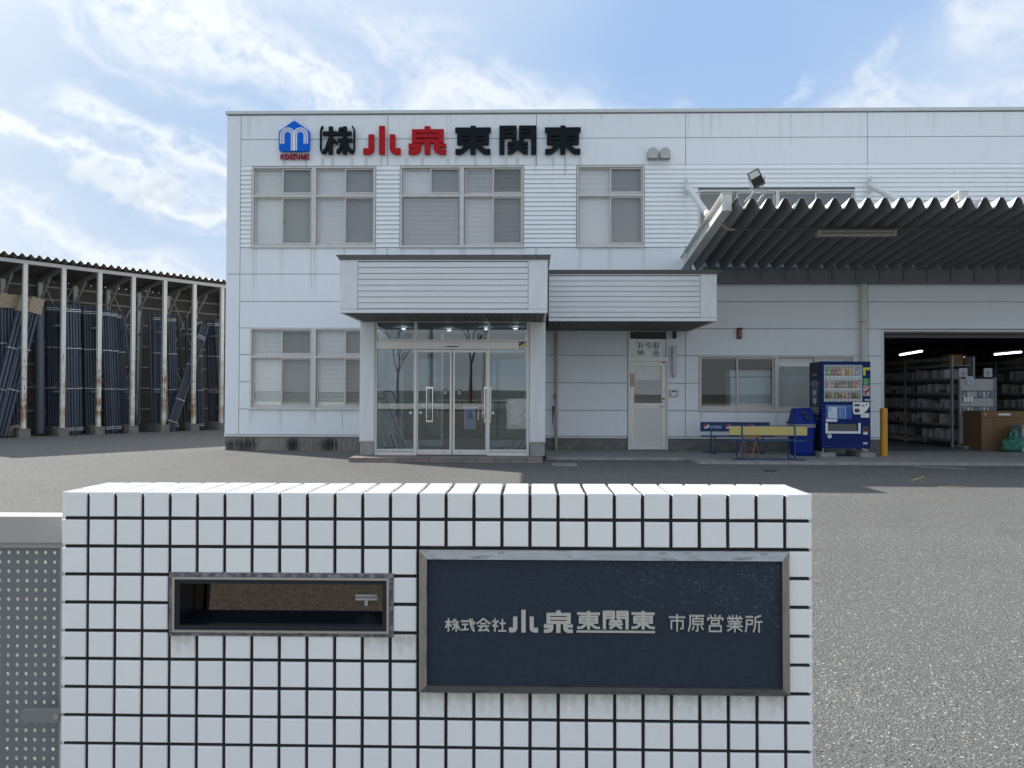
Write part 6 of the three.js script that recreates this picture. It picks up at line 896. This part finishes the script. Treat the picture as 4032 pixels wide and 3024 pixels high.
// ------------------------------------------------------------------ inside the warehouse
{
  const rackMat = mat(0.26, 0.265, 0.26, 0.6), binMat = mat(0.42, 0.43, 0.44, 0.7), card = mat(0.21, 0.125, 0.06, 0.85), FL = 0.056;
  const rack = (x, z0, z1, lab, dir) => {   // open shelving along z, front towards -x
    const t = thing('shelf_rack', lab, 'shelf rack', [x, FL, 0], 0, 'warehouse shelf racks'), H = 2.1, D = 0.45, lv = [0.16, 0.52, 0.88, 1.24, 1.58], n = Math.round((z0 - z1) / 2.2), L = (z0 - z1) / n;
    for (let i = 0; i <= n; i++) for (const d of [0, D]) part(t, 'upright', bx(d - 0.02 * (d ? -1 : 1) - 0.02, d + 0.04 * (d ? 1 : 0), 0, H, z0 - i * L - 0.03, z0 - i * L + 0.03), rackMat);
    part(t, 'top_rail', [bx(-0.02, 0.02, H - 0.09, H - 0.005, z1 + 0.03, z0 - 0.03)], rackMat); part(t, 'back_panel', bx(D - 0.02, D - 0.01, 0.1, H, z1 + 0.03, z0 - 0.03), roomDark);
    for (let i = 0; i < n; i++) { const a = z0 - i * L - 0.032, b = z0 - (i + 1) * L + 0.032;
      for (const y of [...lv, 1.9]) part(t, 'shelf', [bx(-0.01, D - 0.03, y - 0.015, y, b, a), bx(-0.025, -0.011, y - 0.03, y + 0.025, b, a)], rackMat);
      lv.forEach((y, q) => { for (let k = 1; k < 8; k++) if (R() < 0.8) { const u = mix(a, b, (k + (R() - 0.5) * 0.5) / 8); part(t, 'divider', bx(0.005, D - 0.05, y + 0.001, y + 0.2 + R() * 0.06, u - 0.004, u + 0.004), binMat); } for (let k = 0; k < 3; k++) { const u = mix(a, b, 0.1 + R() * 0.75); if (R() < 0.6) part(t, 'stored_box', bx(0.03, 0.3, y + 0.002, y + 0.08 + R() * 0.1, u - 0.07, u + 0.07), q % 2 ? card : binMat); } });
      for (let k = 0; k < 3; k++) { const u = mix(a, b, 0.15 + k * 0.3); if (R() < 0.7) part(t, 'stored_box', bx(0.02, 0.34, 1.902, 2.06 + R() * 0.12, u - 0.2, u + 0.18), card); } }
    void dir;
  };
  rack(FX(3752, 1650, -1.3), -1.3, -10.1, 'long grey shelf rack with many compartments inside the loading door'); rack(FX(3752, 1650, -1.3) + 2.5, -1.6, -8.2, 'grey shelf rack behind the display board inside the warehouse');
  // display board with hanging goods
  const z = -1.15, X = (px) => FX(px, 1600, z), Y = (py) => FY(py, 3850, z) - FL, b = thing('display_board', 'white display board hung with small packets inside the loading door', 'display board', [0, FL, z]);
  part(b, 'post', bx(X(3775), X(3781), 0, Y(1486), -0.03, 0.03), rackMat); part(b, 'post', bx(X(3914), X(3920), 0, Y(1486), -0.03, 0.03), rackMat); part(b, 'board', bx(X(3781), X(3914), Y(1745), Y(1492), -0.012, 0.0), mat(0.42, 0.43, 0.44, 0.6)); part(b, 'foot', bx(X(3772), X(3922), 0, 0.06, -0.25, 0.25), rackMat);
  for (const py of [1538, 1563, 1600, 1636]) part(b, 'hook_rail', bx(X(3783), X(3912), Y(py + 3), Y(py), 0.001, 0.02), darkSteel);
  for (let k = 0; k < 16; k++) { const px = 3788 + (k % 8) * 15.5, py = k < 8 ? 1542 : 1604; if (k === 2 || k === 3) continue; const c = [[0.2, 0.28, 0.4], [0.5, 0.5, 0.52], [0.35, 0.4, 0.42], [0.12, 0.2, 0.32]][k % 4]; part(b, 'packet', rb(X(px), X(px + 11), Y(py + 14 + (k % 3) * 5), Y(py), 0.021, 0.045, 0.006, 1), mat(...c, 0.35)); }
  for (let k = 0; k < 3; k++) part(b, 'packet', rb(X(3790 + k * 13), X(3801 + k * 13), Y(1584), Y(1562), 0.021, 0.05, 0.008, 1), mat(0.6, 0.6, 0.6, 0.25, 0.3));
  const rg = sub(b, 'ring_packet'); part(rg, 'packet_card', bx(X(3802), X(3832), Y(1519), Y(1482), 0.004, 0.014), mat(0.4, 0.5, 0.62, 0.5)); part(rg, 'packet_ring', new THREE.TorusGeometry(0.058, 0.018, 8, 24).translate(X(3818), Y(1504), 0.03), mat(0.68, 0.68, 0.68, 0.5));
  for (const [px, ch, lab] of [[3793.5, 'D', 'small white aisle sign lettered D above the display board'], [3891.5, 'E', 'small white aisle sign lettered E above the display board']]) { const s = thing('aisle_sign', lab, 'sign', [X(px), FY(1467, px, z), z], 0, 'aisle signs'), tx = canvasTex(64, 80, (x) => { x.fillStyle = '#c8ccd2'; x.fillRect(0, 0, 64, 80); x.fillStyle = '#20242c'; x.font = '50px sans-serif'; x.textAlign = 'center'; x.fillText(ch, 32, 66); }); part(s, 'sheet', rb(-0.095, 0.095, -0.1, 0.1, -0.006, 0, 0.002, 1), paper); part(s, 'print', new THREE.PlaneGeometry(0.186, 0.196).translate(0, 0, 0.001), mat(0.8, 0.8, 0.8, 0.7, 0, { map: tx })); part(s, 'clip', bx(-0.01, 0.01, -0.125, -0.101, -0.004, 0.002), darkSteel); }
  // cardboard carton, bag and grey tub in the doorway
  const zc = -0.42, c0 = FX(3865, 1700, zc), cb = thing('cardboard_carton', 'large brown cardboard carton just inside the loading door', 'carton', [c0, FL, zc]), cm = mat(0.19, 0.115, 0.058, 0.85), ch = FY(1619, 3900, zc) - FL, seamH = FY(1643, 3900, zc) - FL;
  part(cb, 'body', rb(0, 1.35, 0, seamH - 0.003, -0.85, 0, 0.004, 1), cm); part(cb, 'lid', rb(-0.008, 1.358, seamH, ch, -0.858, 0.008, 0.004, 1), cm); part(cb, 'flap', bx(0.24, 0.78, 0.1, seamH - 0.006, 0.001, 0.005), mat(0.175, 0.105, 0.052, 0.85)); part(cb, 'address_label', bx(0.36, 0.62, ch - 0.09, ch - 0.05, 0.0085, 0.0095), paper); part(cb, 'tape', bx(0.05, 0.1, ch - 0.1, ch - 0.03, 0.0085, 0.0092), mat(0.35, 0.24, 0.13, 0.5));
  const gb = thing('plastic_bag', 'crumpled translucent green plastic bag on the floor before the carton', 'bag', [FX(3985, 1750, 0.05), FL, 0.02]), gg = (() => { const q = new THREE.IcosahedronGeometry(1, 14); q.deleteAttribute('normal'); q.deleteAttribute('uv'); return mergeVertices(q, 1e-4); })(), gp = gg.attributes.position;
  for (let i = 0; i < gp.count; i++) { const x = gp.getX(i), y = gp.getY(i), zz = gp.getZ(i), k = 0.95 + 0.25 * noise3(x * 1.5, y * 1.5, zz * 1.5) - 0.13 * Math.abs(noise3(x * 2.6, y * 2.6, zz * 2.6)) - 0.07 * Math.abs(noise3(x * 7, y * 4, zz * 7)), u = (y + 1) / 2; gp.setXYZ(i, (x * k * mix(0.34, 0.07, u) + u * 0.12), Math.max(0, u * 0.5 * k), zz * k * mix(0.2, 0.1, u)); } gg.computeVertexNormals(); part(gb, 'bag', gg, phys(0.06, 0.30, 0.22, 0.45, 0, { transmission: 0.35, thickness: 0 }));
  const tub = thing('grey_tub', 'grey plastic tub at the right edge of the loading door', 'tub', [FX(4030, 1750, 0.0) + 0.12, FL, -0.08]); part(tub, 'body', rb(-0.2, 0.3, 0, 0.52, -0.2, 0.16, 0.02, 2), mat(0.30, 0.31, 0.33, 0.5)); part(tub, 'rim', rb(-0.22, 0.32, 0.52, 0.57, -0.22, 0.18, 0.012, 2), mat(0.25, 0.26, 0.28, 0.5)); part(tub, 'label', bx(-0.1, 0.1, 0.28, 0.44, 0.161, 0.163), paper);
  // strip lights, lit
  const strip = (a, b, lab) => { const mid = a.clone().add(b).multiplyScalar(0.5), L = a.distanceTo(b), t = thing('strip_light', lab, 'light', [mid.x, mid.y, mid.z], Math.atan2(b.x - a.x, b.z - a.z), 'lit warehouse strip lights'); part(t, 'tray', rb(-0.06, 0.06, 0.032, 0.09, -L / 2, L / 2, 0.01, 1), mat(0.5, 0.5, 0.5, 0.5)); part(t, 'tube', rod(V(0, 0, -L / 2 + 0.03), V(0, 0, L / 2 - 0.03), 0.026, 10), lampGlow); for (const s of [-1, 1]) part(t, 'hanger', rod(V(0, 0.09, s * L * 0.35), V(0, 3.74 - mid.y, s * L * 0.35), 0.008, 6), darkSteel); const l = new THREE.RectAreaLight(lin(1, 0.98, 0.94), 1.4, 0.06, L); l.position.y = -0.032; l.rotation.x = -Math.PI / 2; l.name = 'lamp_light'; t.add(l); };
  const S = (px, py, y) => atY(px, py, y);
  strip(S(3543, 1398, 2.72), S(3631, 1383, 2.72), 'lit strip light farthest left inside the loading door'); strip(S(3915, 1396, 2.72), S(4023, 1386, 2.72), 'lit strip light at upper right inside the loading door'); strip(S(3978, 1420, 2.62), S(4046, 1416, 2.62), 'lit strip light lower right, nearest the edge of the picture'); strip(S(3776, 1412, 2.62), S(3798, 1409, 2.62), 'small far strip light above the aisle signs');
}

// ------------------------------------------------------------------ pipe store at the left
{
  const P0 = atY(91, 1722), P1 = atY(870, 1693), e = P1.clone().sub(P0).normalize(), n = V(e.z, 0, -e.x); if (n.z > 0) n.negate();   // e along the open front, n into the store
  const L0 = P0.distanceTo(P1), bay = L0 / 6, at = (s, y, t = 0) => P0.clone().addScaledVector(e, s).addScaledVector(n, t).setY(y), onFront = (px, py, t) => atPlane(px, py, at(0, 0, t), n);
  const shed = thing('pipe_store', 'open-fronted steel pipe store with rusty white posts at the left', 'shed'), D = 1.75, turn = Math.atan2(-e.z, e.x);
  const box = (w, h, d, s, y, t) => new THREE.BoxGeometry(w, h, d).rotateY(turn).translate(at(s, 0, t).x, y, at(s, 0, t).z);
  const yTop = atPlane(91, 1024, at(0, 0), n).y, hPier = 0.24;
  const rustTex = (seed) => canvasTex(64, 1024, (x, W, H) => {
    const r = rng(seed), amt = [1, 0.75, 0.45, 0.85, 0.35][(seed / 91) % 5]; x.fillStyle = '#dcdcd8'; x.fillRect(0, 0, W, H);
    for (let k = 0; k < 300; k++) { const v = 190 + r() * 45; x.fillStyle = `rgba(${v},${v},${v - 6},0.3)`; x.fillRect(r() * W, r() * H, 4 + r() * 16, 4 + r() * 50); }
    for (let k = 0; k < 240; k++) { const q = Math.pow(r(), 0.6), y = H * (0.52 + 0.48 * q) , c = r(); if (noise2(seed, y * 0.012) + 0.12 < r() * 0.9) continue; x.fillStyle = `rgba(${104 + c * 62},${62 + c * 52},${34 + c * 36},${(0.12 + r() * 0.45) * amt})`; x.beginPath(); x.ellipse(r() * W, y, 2 + r() * 9, 4 + r() * 34, 0, 0, 7); x.fill(); }
    for (let k = 0; k < 50; k++) { x.fillStyle = `rgba(70,38,20,${(0.25 + r() * 0.45) * amt})`; x.beginPath(); x.ellipse(r() * W, H * (0.55 + 0.45 * r()), 1 + r() * 5, 2 + r() * 14, 0, 0, 7); x.fill(); }
  });
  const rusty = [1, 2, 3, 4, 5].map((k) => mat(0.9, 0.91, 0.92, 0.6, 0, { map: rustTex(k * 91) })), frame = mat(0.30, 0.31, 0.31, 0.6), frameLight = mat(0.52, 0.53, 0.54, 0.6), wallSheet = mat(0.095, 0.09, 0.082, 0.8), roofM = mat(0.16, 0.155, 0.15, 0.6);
  const postUV = (g) => planarUV(g, (x, y) => [x * 3 + 0.5, y / yTop]);
  for (let i = -3; i <= 8; i++) {
    const s = i * bay;
    part(shed, 'pier', metreUV(box(0.28, hPier, 0.3, s, hPier / 2, 0.02)), concrete);
    part(shed, 'post', planarUV(new THREE.BoxGeometry(0.11, yTop - hPier - 0.1, 0.11), (x, y, z, nx) => [(Math.abs(nx) > 0.5 ? z : x) / 0.125 + 0.5, y / (yTop - 0.3) + 0.5]).rotateY(turn).translate(at(s, 0).x, (yTop - 0.1 + hPier) / 2, at(s, 0).z), rusty[(i + 10) % 5]);
    part(shed, 'rear_post', box(0.12, yTop - 0.35, 0.12, s, (yTop - 0.35) / 2, D), frameLight);
    part(shed, 'rafter', bar(at(s, yTop - 0.07, 0.08), at(s, yTop - 0.32, D), 0.07, 0.1), frame); part(shed, 'knee_brace', bar(at(s, yTop - 0.95, D - 0.03), at(s, yTop - 0.28, D - 0.75), 0.06, 0.06), frame);
    for (const y of [1.28, 3.2]) part(shed, 'divider_rail', bar(at(s, y, 0.07), at(s, y, D - 0.07), 0.06, 0.06), frame);
    part(shed, 'pier_wall', metreUV(box(0.24, 0.26, D - 0.3, s, 0.13, D / 2 + 0.1)), concrete);
    if (i >= -1 && i < 7 && i % 2) for (const [a, b] of [[0.35, 2.6], [2.6, 0.35], [2.6, 4.6], [4.6, 2.6]]) part(shed, 'tie_rod', rod(at(s + 0.06, a, D - 0.1), at(s + bay - 0.06, b, D - 0.1), 0.012, 6), frameLight);
  }
  part(shed, 'front_beam', bar(at(-3 * bay, yTop - 0.05, 0), at(8 * bay, yTop - 0.05, 0), 0.12, 0.1), frameLight);
  for (const y of [0.7, 1.4, 2.1, 2.8, 3.5, 4.1, yTop - 0.45]) part(shed, 'wall_rail', bar(at(-3 * bay, y, D + 0.08), at(8 * bay, y, D + 0.08), 0.05, 0.05), frame);
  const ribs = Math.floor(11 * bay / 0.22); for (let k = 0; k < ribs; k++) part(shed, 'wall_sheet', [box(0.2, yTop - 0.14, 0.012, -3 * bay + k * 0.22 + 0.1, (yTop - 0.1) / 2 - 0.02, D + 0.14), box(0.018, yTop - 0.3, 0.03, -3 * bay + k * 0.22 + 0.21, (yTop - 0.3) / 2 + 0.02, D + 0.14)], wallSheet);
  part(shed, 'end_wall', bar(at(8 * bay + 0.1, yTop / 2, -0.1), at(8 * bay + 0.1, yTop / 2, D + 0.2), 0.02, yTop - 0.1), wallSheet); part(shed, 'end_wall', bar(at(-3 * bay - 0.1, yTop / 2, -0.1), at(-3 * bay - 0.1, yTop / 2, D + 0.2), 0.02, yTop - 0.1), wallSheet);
  // corrugated roof sheets
  const pr = 0.215, rs = (() => { const p = [], idx = [], N = 12, h = 0.085; for (const [t, dy] of [[-0.28, 0.05], [D + 0.35, -0.28]]) for (const k of [0.004, 0]) for (let i = 0; i <= N; i++) p.push(i / N * pr, (i < N ? 0 : 0) + h * (0.5 - 0.5 * Math.cos(i / N * 6.2832)) + k + dy, -t); const q = N + 1; for (let i = 0; i < N; i++) { idx.push(i, i + 1, 2 * q + i, i + 1, 2 * q + i + 1, 2 * q + i, q + i, 3 * q + i, q + i + 1, q + i + 1, 3 * q + i, 3 * q + i + 1, i, q + i, i + 1, i + 1, q + i, q + i + 1); } const g = new THREE.BufferGeometry(); g.setAttribute('position', new THREE.Float32BufferAttribute(p, 3)); g.setIndex(idx); g.computeVertexNormals(); return g.rotateY(turn); })();
  for (let k = 0; k < Math.floor(11.2 * bay / pr); k++) { const a = at(-3.1 * bay + k * pr, 0); part(shed, 'roof_sheet', rs, roofM, [a.x, yTop + 0.005, a.z]); }
  // chains hung across the bays
  const chainM = mat(0.14, 0.14, 0.14, 0.6, 0.3);
  for (const i of [-1, 0, 1, 2, 3, 4, 5]) { const c = thing('chain', 'thin sagging chain across the ' + ['leftmost', 'second', 'third', 'fourth', 'fifth', 'sixth', 'rightmost'][i + 1] + ' visible bay of the pipe store', 'chain', [0, 0, 0], 0, 'chains across the pipe bays'); part(c, 'links', pipe([at(i * bay + 0.05, 1.62, -0.07), at(i * bay + bay * 0.25, 1.44, -0.09), at((i + 0.5) * bay, 1.36 + (i % 2) * 0.05, -0.09), at(i * bay + bay * 0.75, 1.44, -0.09), at((i + 1) * bay - 0.05, 1.62, -0.07)], 0.005, 6, 20), chainM); for (const s of [0.05, bay - 0.05]) part(c, 'hook', new THREE.TorusGeometry(0.02, 0.005, 6, 12).translate(...at(i * bay + s, 1.63, -0.07).toArray()), frame); }
  // plastic pipes: bundles tied with white straps, some with paper-wrapped ends
  const pvc = [mat(0.040, 0.056, 0.088, 0.4), mat(0.030, 0.042, 0.068, 0.45), mat(0.055, 0.072, 0.105, 0.4), mat(0.036, 0.046, 0.064, 0.5), mat(0.048, 0.064, 0.094, 0.35)], strapM = mat(0.5, 0.52, 0.55, 0.5), kraft = mat(0.42, 0.35, 0.26, 0.85, 0, { map: rep(mottled(256, 225, 0.3, 6, 23, 0.1), 1.5) });
  const toFull = (c) => [c[0] / 1.843, 950 + c[1] / 1.843];
  const bundle = (name, lab, top, bot, t, nx, nz, r, o = {}) => {   // top and bottom centres on the sight plane at depth t
    const A = onFront(...toFull(top), t + (o.lean ?? 0)), B = onFront(...toFull(bot), t); B.y = Math.max(B.y, 0.02); if (o.ground !== false) B.y = 0.03; const dir = A.clone().sub(B), L = Math.min(dir.length(), 4.3); dir.normalize();
    const g = thing(name, lab, 'pipe bundle', B.toArray(), 0, 'plastic pipes in the store'); g.quaternion.setFromRotationMatrix((() => { const y = dir, z = n.clone().negate().addScaledVector(y, n.dot(y)).normalize(), x = y.clone().cross(z).normalize(); return new THREE.Matrix4().makeBasis(x, y, z); })());
    const geo = new THREE.CylinderGeometry(r * 0.93, r * 0.93, L, 14), W = nx * r, Z = nz * r;
    for (let i = 0; i < nx; i++) for (let k = 0; k < nz; k++) { const m = part(g, 'pipe', geo, pvc[Math.floor(R() * 5)], [(2 * i + 1) * r - W, L / 2 + (R() - 0.5) * 0.09, (2 * k + 1) * r - Z + (R() - 0.5) * r * 0.7]); m.rotation.set(0, R() * 6, (R() - 0.5) * 0.004); }
    if (nx * nz > 1) for (const k of o.straps ?? [0.03, 0.045, 0.35, 0.66, 0.945, 0.96]) { const y = L * k, s = 0.004; part(g, 'strap', [bx(-W - s, W + s, y, y + 0.022, Z, Z + s), bx(-W - s, W + s, y, y + 0.022, -Z - s, -Z), bx(-W - s, -W, y, y + 0.022, -Z, Z), bx(W, W + s, y, y + 0.022, -Z, Z)], strapM); }
    else part(g, 'pipe_mouth', new THREE.TorusGeometry(r * 0.9, r * 0.1, 6, 18).rotateX(Math.PI / 2).translate(0, L + 0.02, 0), pvc[1]);
    if (o.paper) for (const [a, b] of o.paper === 2 ? [[L - 0.33, L + 0.06], [-0.0, 0.3]] : [[L - 0.4, L + 0.06]]) { const gg = new THREE.BoxGeometry(2 * W + 0.05, b - a, 2 * Z + 0.05, 10, 6, 4), p = gg.attributes.position; for (let i = 0; i < p.count; i++) { const q = 0.014 * noise3(p.getX(i) * 14, p.getY(i) * 14 + a, p.getZ(i) * 14), v = p.getY(i); p.setXYZ(i, p.getX(i) + q, v + (v > (b - a) * 0.4 ? q * 2.5 : 0), p.getZ(i) + q); } gg.computeVertexNormals(); part(g, 'paper_wrap', gg.translate(0, (a + b) / 2, 0), kraft); }
  };
  bundle('pipe_bundle', 'upright blue-grey pipe bundle with paper-wrapped ends at the left edge of the picture', [52, 400], [70, 1420], 0.5, 5, 3, 0.041, { paper: 2 });
  bundle('pipe_bundle', 'leaning pipe bundle with paper-wrapped top, the left one of the leaning pair', [182, 420], [-75, 1400], 0.1, 3, 2, 0.05, { paper: 1, lean: 0.25, straps: [0.33, 0.63] }); bundle('pipe_bundle', 'leaning pipe bundle with paper-wrapped top, the right one of the leaning pair', [262, 430], [0, 1400], 0.06, 3, 2, 0.05, { paper: 1, lean: 0.25, straps: [0.33, 0.63] });
  bundle('large_pipe', 'single thick blue-grey pipe standing upright in the store', [287, 470], [290, 1405], 0.35, 1, 1, 0.137);
  bundle('pipe_bundle', 'slim-pipe bundle standing behind the second full post', [385, 450], [392, 1370], 0.75, 7, 3, 0.027); bundle('pipe_bundle', 'bundle of six pipes across, right of the second full post', [512, 462], [528, 1403], 0.25, 6, 3, 0.040);
  bundle('pipe_bundle', 'pipe bundle close behind the left of the third full post', [644, 478], [662, 1360], 0.65, 5, 3, 0.039); bundle('pipe_bundle', 'bundle of thick pipes leaning slightly, right of the third full post', [755, 488], [795, 1400], 0.3, 3, 2, 0.040); bundle('pipe_bundle', 'short thick-pipe bundle beside the leaning thick pipes', [812, 495], [848, 1398], 0.3, 3, 2, 0.040);
  bundle('pipe_bundle', 'pipe bundle leaning behind the left of the fourth full post', [858, 510], [910, 1360], 0.6, 4, 2, 0.03); bundle('single_pipe', 'loose pipe leaning across the foot of the fourth full post', [892, 525], [1000, 1392], 0.15, 1, 1, 0.046); bundle('single_pipe', 'loose thin pipe right of the fourth full post', [1030, 545], [1003, 1380], 0.6, 1, 1, 0.036);
  bundle('single_pipe', 'loose thick pipe left of the fifth full post bundle', [1085, 525], [1108, 1375], 0.7, 1, 1, 0.06); bundle('pipe_bundle', 'pipe bundle close behind the left of the fifth full post', [1136, 525], [1142, 1375], 0.6, 4, 2, 0.03);
  bundle('pipe_bundle', 'pipe bundle right of the fifth full post, behind the crossing bundle', [1240, 535], [1262, 1388], 0.35, 4, 2, 0.035); bundle('single_pipe', 'loose thick pipe between the fifth and sixth full posts', [1292, 550], [1345, 1385], 0.6, 1, 1, 0.055); bundle('single_pipe', 'loose thick pipe left of the sixth full post', [1352, 560], [1360, 1380], 0.7, 1, 1, 0.055);
  bundle('pipe_bundle', 'dark bundle leaning diagonally across the fifth bay', [1485, 605], [1228, 1378], 0.02, 4, 2, 0.038, { lean: 0.25, straps: [0.08, 0.28, 0.6, 0.86, 0.88] });
  bundle('pipe_bundle', 'thick pipe bundle right of the sixth full post', [1434, 560], [1455, 1385], 0.4, 3, 2, 0.036); bundle('pipe_bundle', 'dark slim-pipe bundle between the last two posts', [1520, 568], [1545, 1345], 0.8, 6, 3, 0.022); bundle('pipe_bundle', 'pipe bundle leaning behind the last post beside the building', [1568, 570], [1615, 1380], 0.5, 3, 2, 0.034);
}

// ------------------------------------------------------------------ across the road, behind the camera: mirrored in the entrance glass
{
  const grass = structure('field', new THREE.PlaneGeometry(260, 60).rotateX(-Math.PI / 2).translate(0, 0.06, 74), mat(0.07, 0.16, 0.035, 0.95, 0, { map: rep(mottled(512, 210, 0.35, 12, 97, 0.3), 0.05) })); void grass;
  structure('far_hills', (() => { const g = new THREE.PlaneGeometry(700, 1, 90, 1), p = g.attributes.position; for (let i = 0; i < p.count; i++) if (p.getY(i) > 0) p.setY(i, 1.7 + 1.1 * fbm2(p.getX(i) * 0.012, 3, 4)); else p.setY(i, -1); g.computeVertexNormals(); return g.rotateY(Math.PI).translate(0, 0, 170); })(), mat(0.17, 0.18, 0.165, 1));
  {   // coarse gravel verge between the gate and the road, mirrored in the mail slot flap
    const N = 512, r = rng(77), a = new Float32Array(N * N).fill(0.08), h = new Float32Array(N * N);
    for (let k = 0; k < 9000; k++) { const cx = r() * N, cy = r() * N, w = 2 + r() * 5, v = 0.06 + r() * 0.22, q = 0.4 + r() * 0.6, m = Math.ceil(w); for (let j = -m; j <= m; j++) for (let i = -m; i <= m; i++) { const d = (i * i + j * j) / (w * w); if (d < 1) { const o = ((Math.floor(cy) + j) & (N - 1)) * N + ((Math.floor(cx) + i) & (N - 1)); a[o] = v; h[o] = q * Math.sqrt(1 - d); } } }
    const col = rep(dataTex(N, N, (i, j, o) => { const v = Math.pow(a[j * N + i], 1 / 2.2) * 255; o[0] = v * 1.04; o[1] = v; o[2] = v * 0.92; }, true), 0.5), bmp = rep(dataTex(N, N, (i, j, o) => { o[0] = o[1] = o[2] = h[j * N + i] * 240; }), 0.5);
    structure('gravel_verge', metreUV(new THREE.PlaneGeometry(60, 6).rotateX(-Math.PI / 2).translate(0, 0.008, 20.6)), mat(1.1, 1.05, 0.98, 0.95, 0, { map: col, bumpMap: bmp, bumpScale: 0.02 }));
  }
  const bark = mat(0.10, 0.085, 0.07, 0.9), tree = (x, z, h, seed, lab) => {
    const r = rng(seed), t = thing('bare_tree', lab, 'tree', [x, 0, z], 0, 'bare trees across the road'), list = [], grow = (p, d, L, w, k) => { const q = p.clone().addScaledVector(d, L); list.push(rod(p, q, w, k < 2 ? 6 : 4, w * 0.7)); if (k > 5) return; const nB = k < 1 ? 3 : 2 + (r() < 0.35 ? 1 : 0); for (let i = 0; i < nB; i++) { const nd = d.clone().add(V(r() - 0.5, r() * 0.45 - 0.1, r() - 0.5).multiplyScalar(1.15)).normalize(); grow(q, nd, L * (0.66 + r() * 0.2), w * 0.62, k + 1); } };
    part(t, 'trunk', rod(V(0, 0, 0), V(0.05, h * 0.25, 0), h * 0.022, 10, h * 0.017), bark); grow(V(0.05, h * 0.25, 0), V(0.02, 1, 0.02).normalize(), h * 0.2, h * 0.016, 0); part(t, 'branches', list, bark);
  };
  tree(-3.3, 29, 6.4, 3, 'bare branching tree mirrored in the right sliding door'); tree(-8, 33, 5.5, 9, 'smaller bare tree mirrored in the left entrance pane');
  const pole = (x, z, h, lab) => { const t = thing('utility_pole', lab, 'pole', [x, 0, z], 0, 'utility poles across the road'); part(t, 'mast', rod(V(0, 0, 0), V(0, h, 0), 0.17, 16, 0.11), concreteLight); part(t, 'crossarm', [bx(-0.9, 0.9, h - 0.9, h - 0.8, -0.05, 0.05)], galv); for (const s of [-0.8, -0.3, 0.3, 0.8]) part(t, 'insulator', rod(V(s, h - 0.8, 0), V(s, h - 0.62, 0), 0.04, 8), white); };
  pole(-2.3, 26, 9, 'pale concrete utility pole mirrored right of the door joint'); pole(-5.2, 27, 9, 'pale concrete utility pole mirrored in the left sliding door'); pole(-26, 28, 9, 'utility pole farther left across the road'); pole(26, 26, 9, 'utility pole farther right across the road');
  for (const [y, dz, lab] of [[8.35, 0.6, 'highest power line strung along the road behind the camera'], [7.2, 0.2, 'middle power line strung along the road behind the camera'], [6.2, 0.0, 'lowest power line strung along the road behind the camera']]) { const w = thing('power_line', lab, 'power line'); for (const [a, b] of [[[-26, 28], [-5.2, 27]], [[-5.2, 27], [-2.3, 26]], [[-2.3, 26], [26, 26]]]) part(w, 'span', pipe([V(a[0], y, a[1] + dz), V((a[0] + b[0]) / 2, y - Math.abs(b[0] - a[0]) * 0.025, (a[1] + b[1]) / 2 + dz), V(b[0], y, b[1] + dz)], 0.022, 5, 16), black); }
  const gr = thing('guard_rail', 'white guard rail along the road, mirrored low in the entrance glass', 'guard rail', [0, 0, 24.5]); for (let k = -6; k <= 6; k++) part(gr, 'post', rod(V(k * 2.5, 0, 0), V(k * 2.5, 0.75, 0), 0.055, 10), white); part(gr, 'beam', rb(-16, 16, 0.5, 0.78, -0.09, -0.05, 0.03, 2), white);
}

renderer.render(scene, camera);
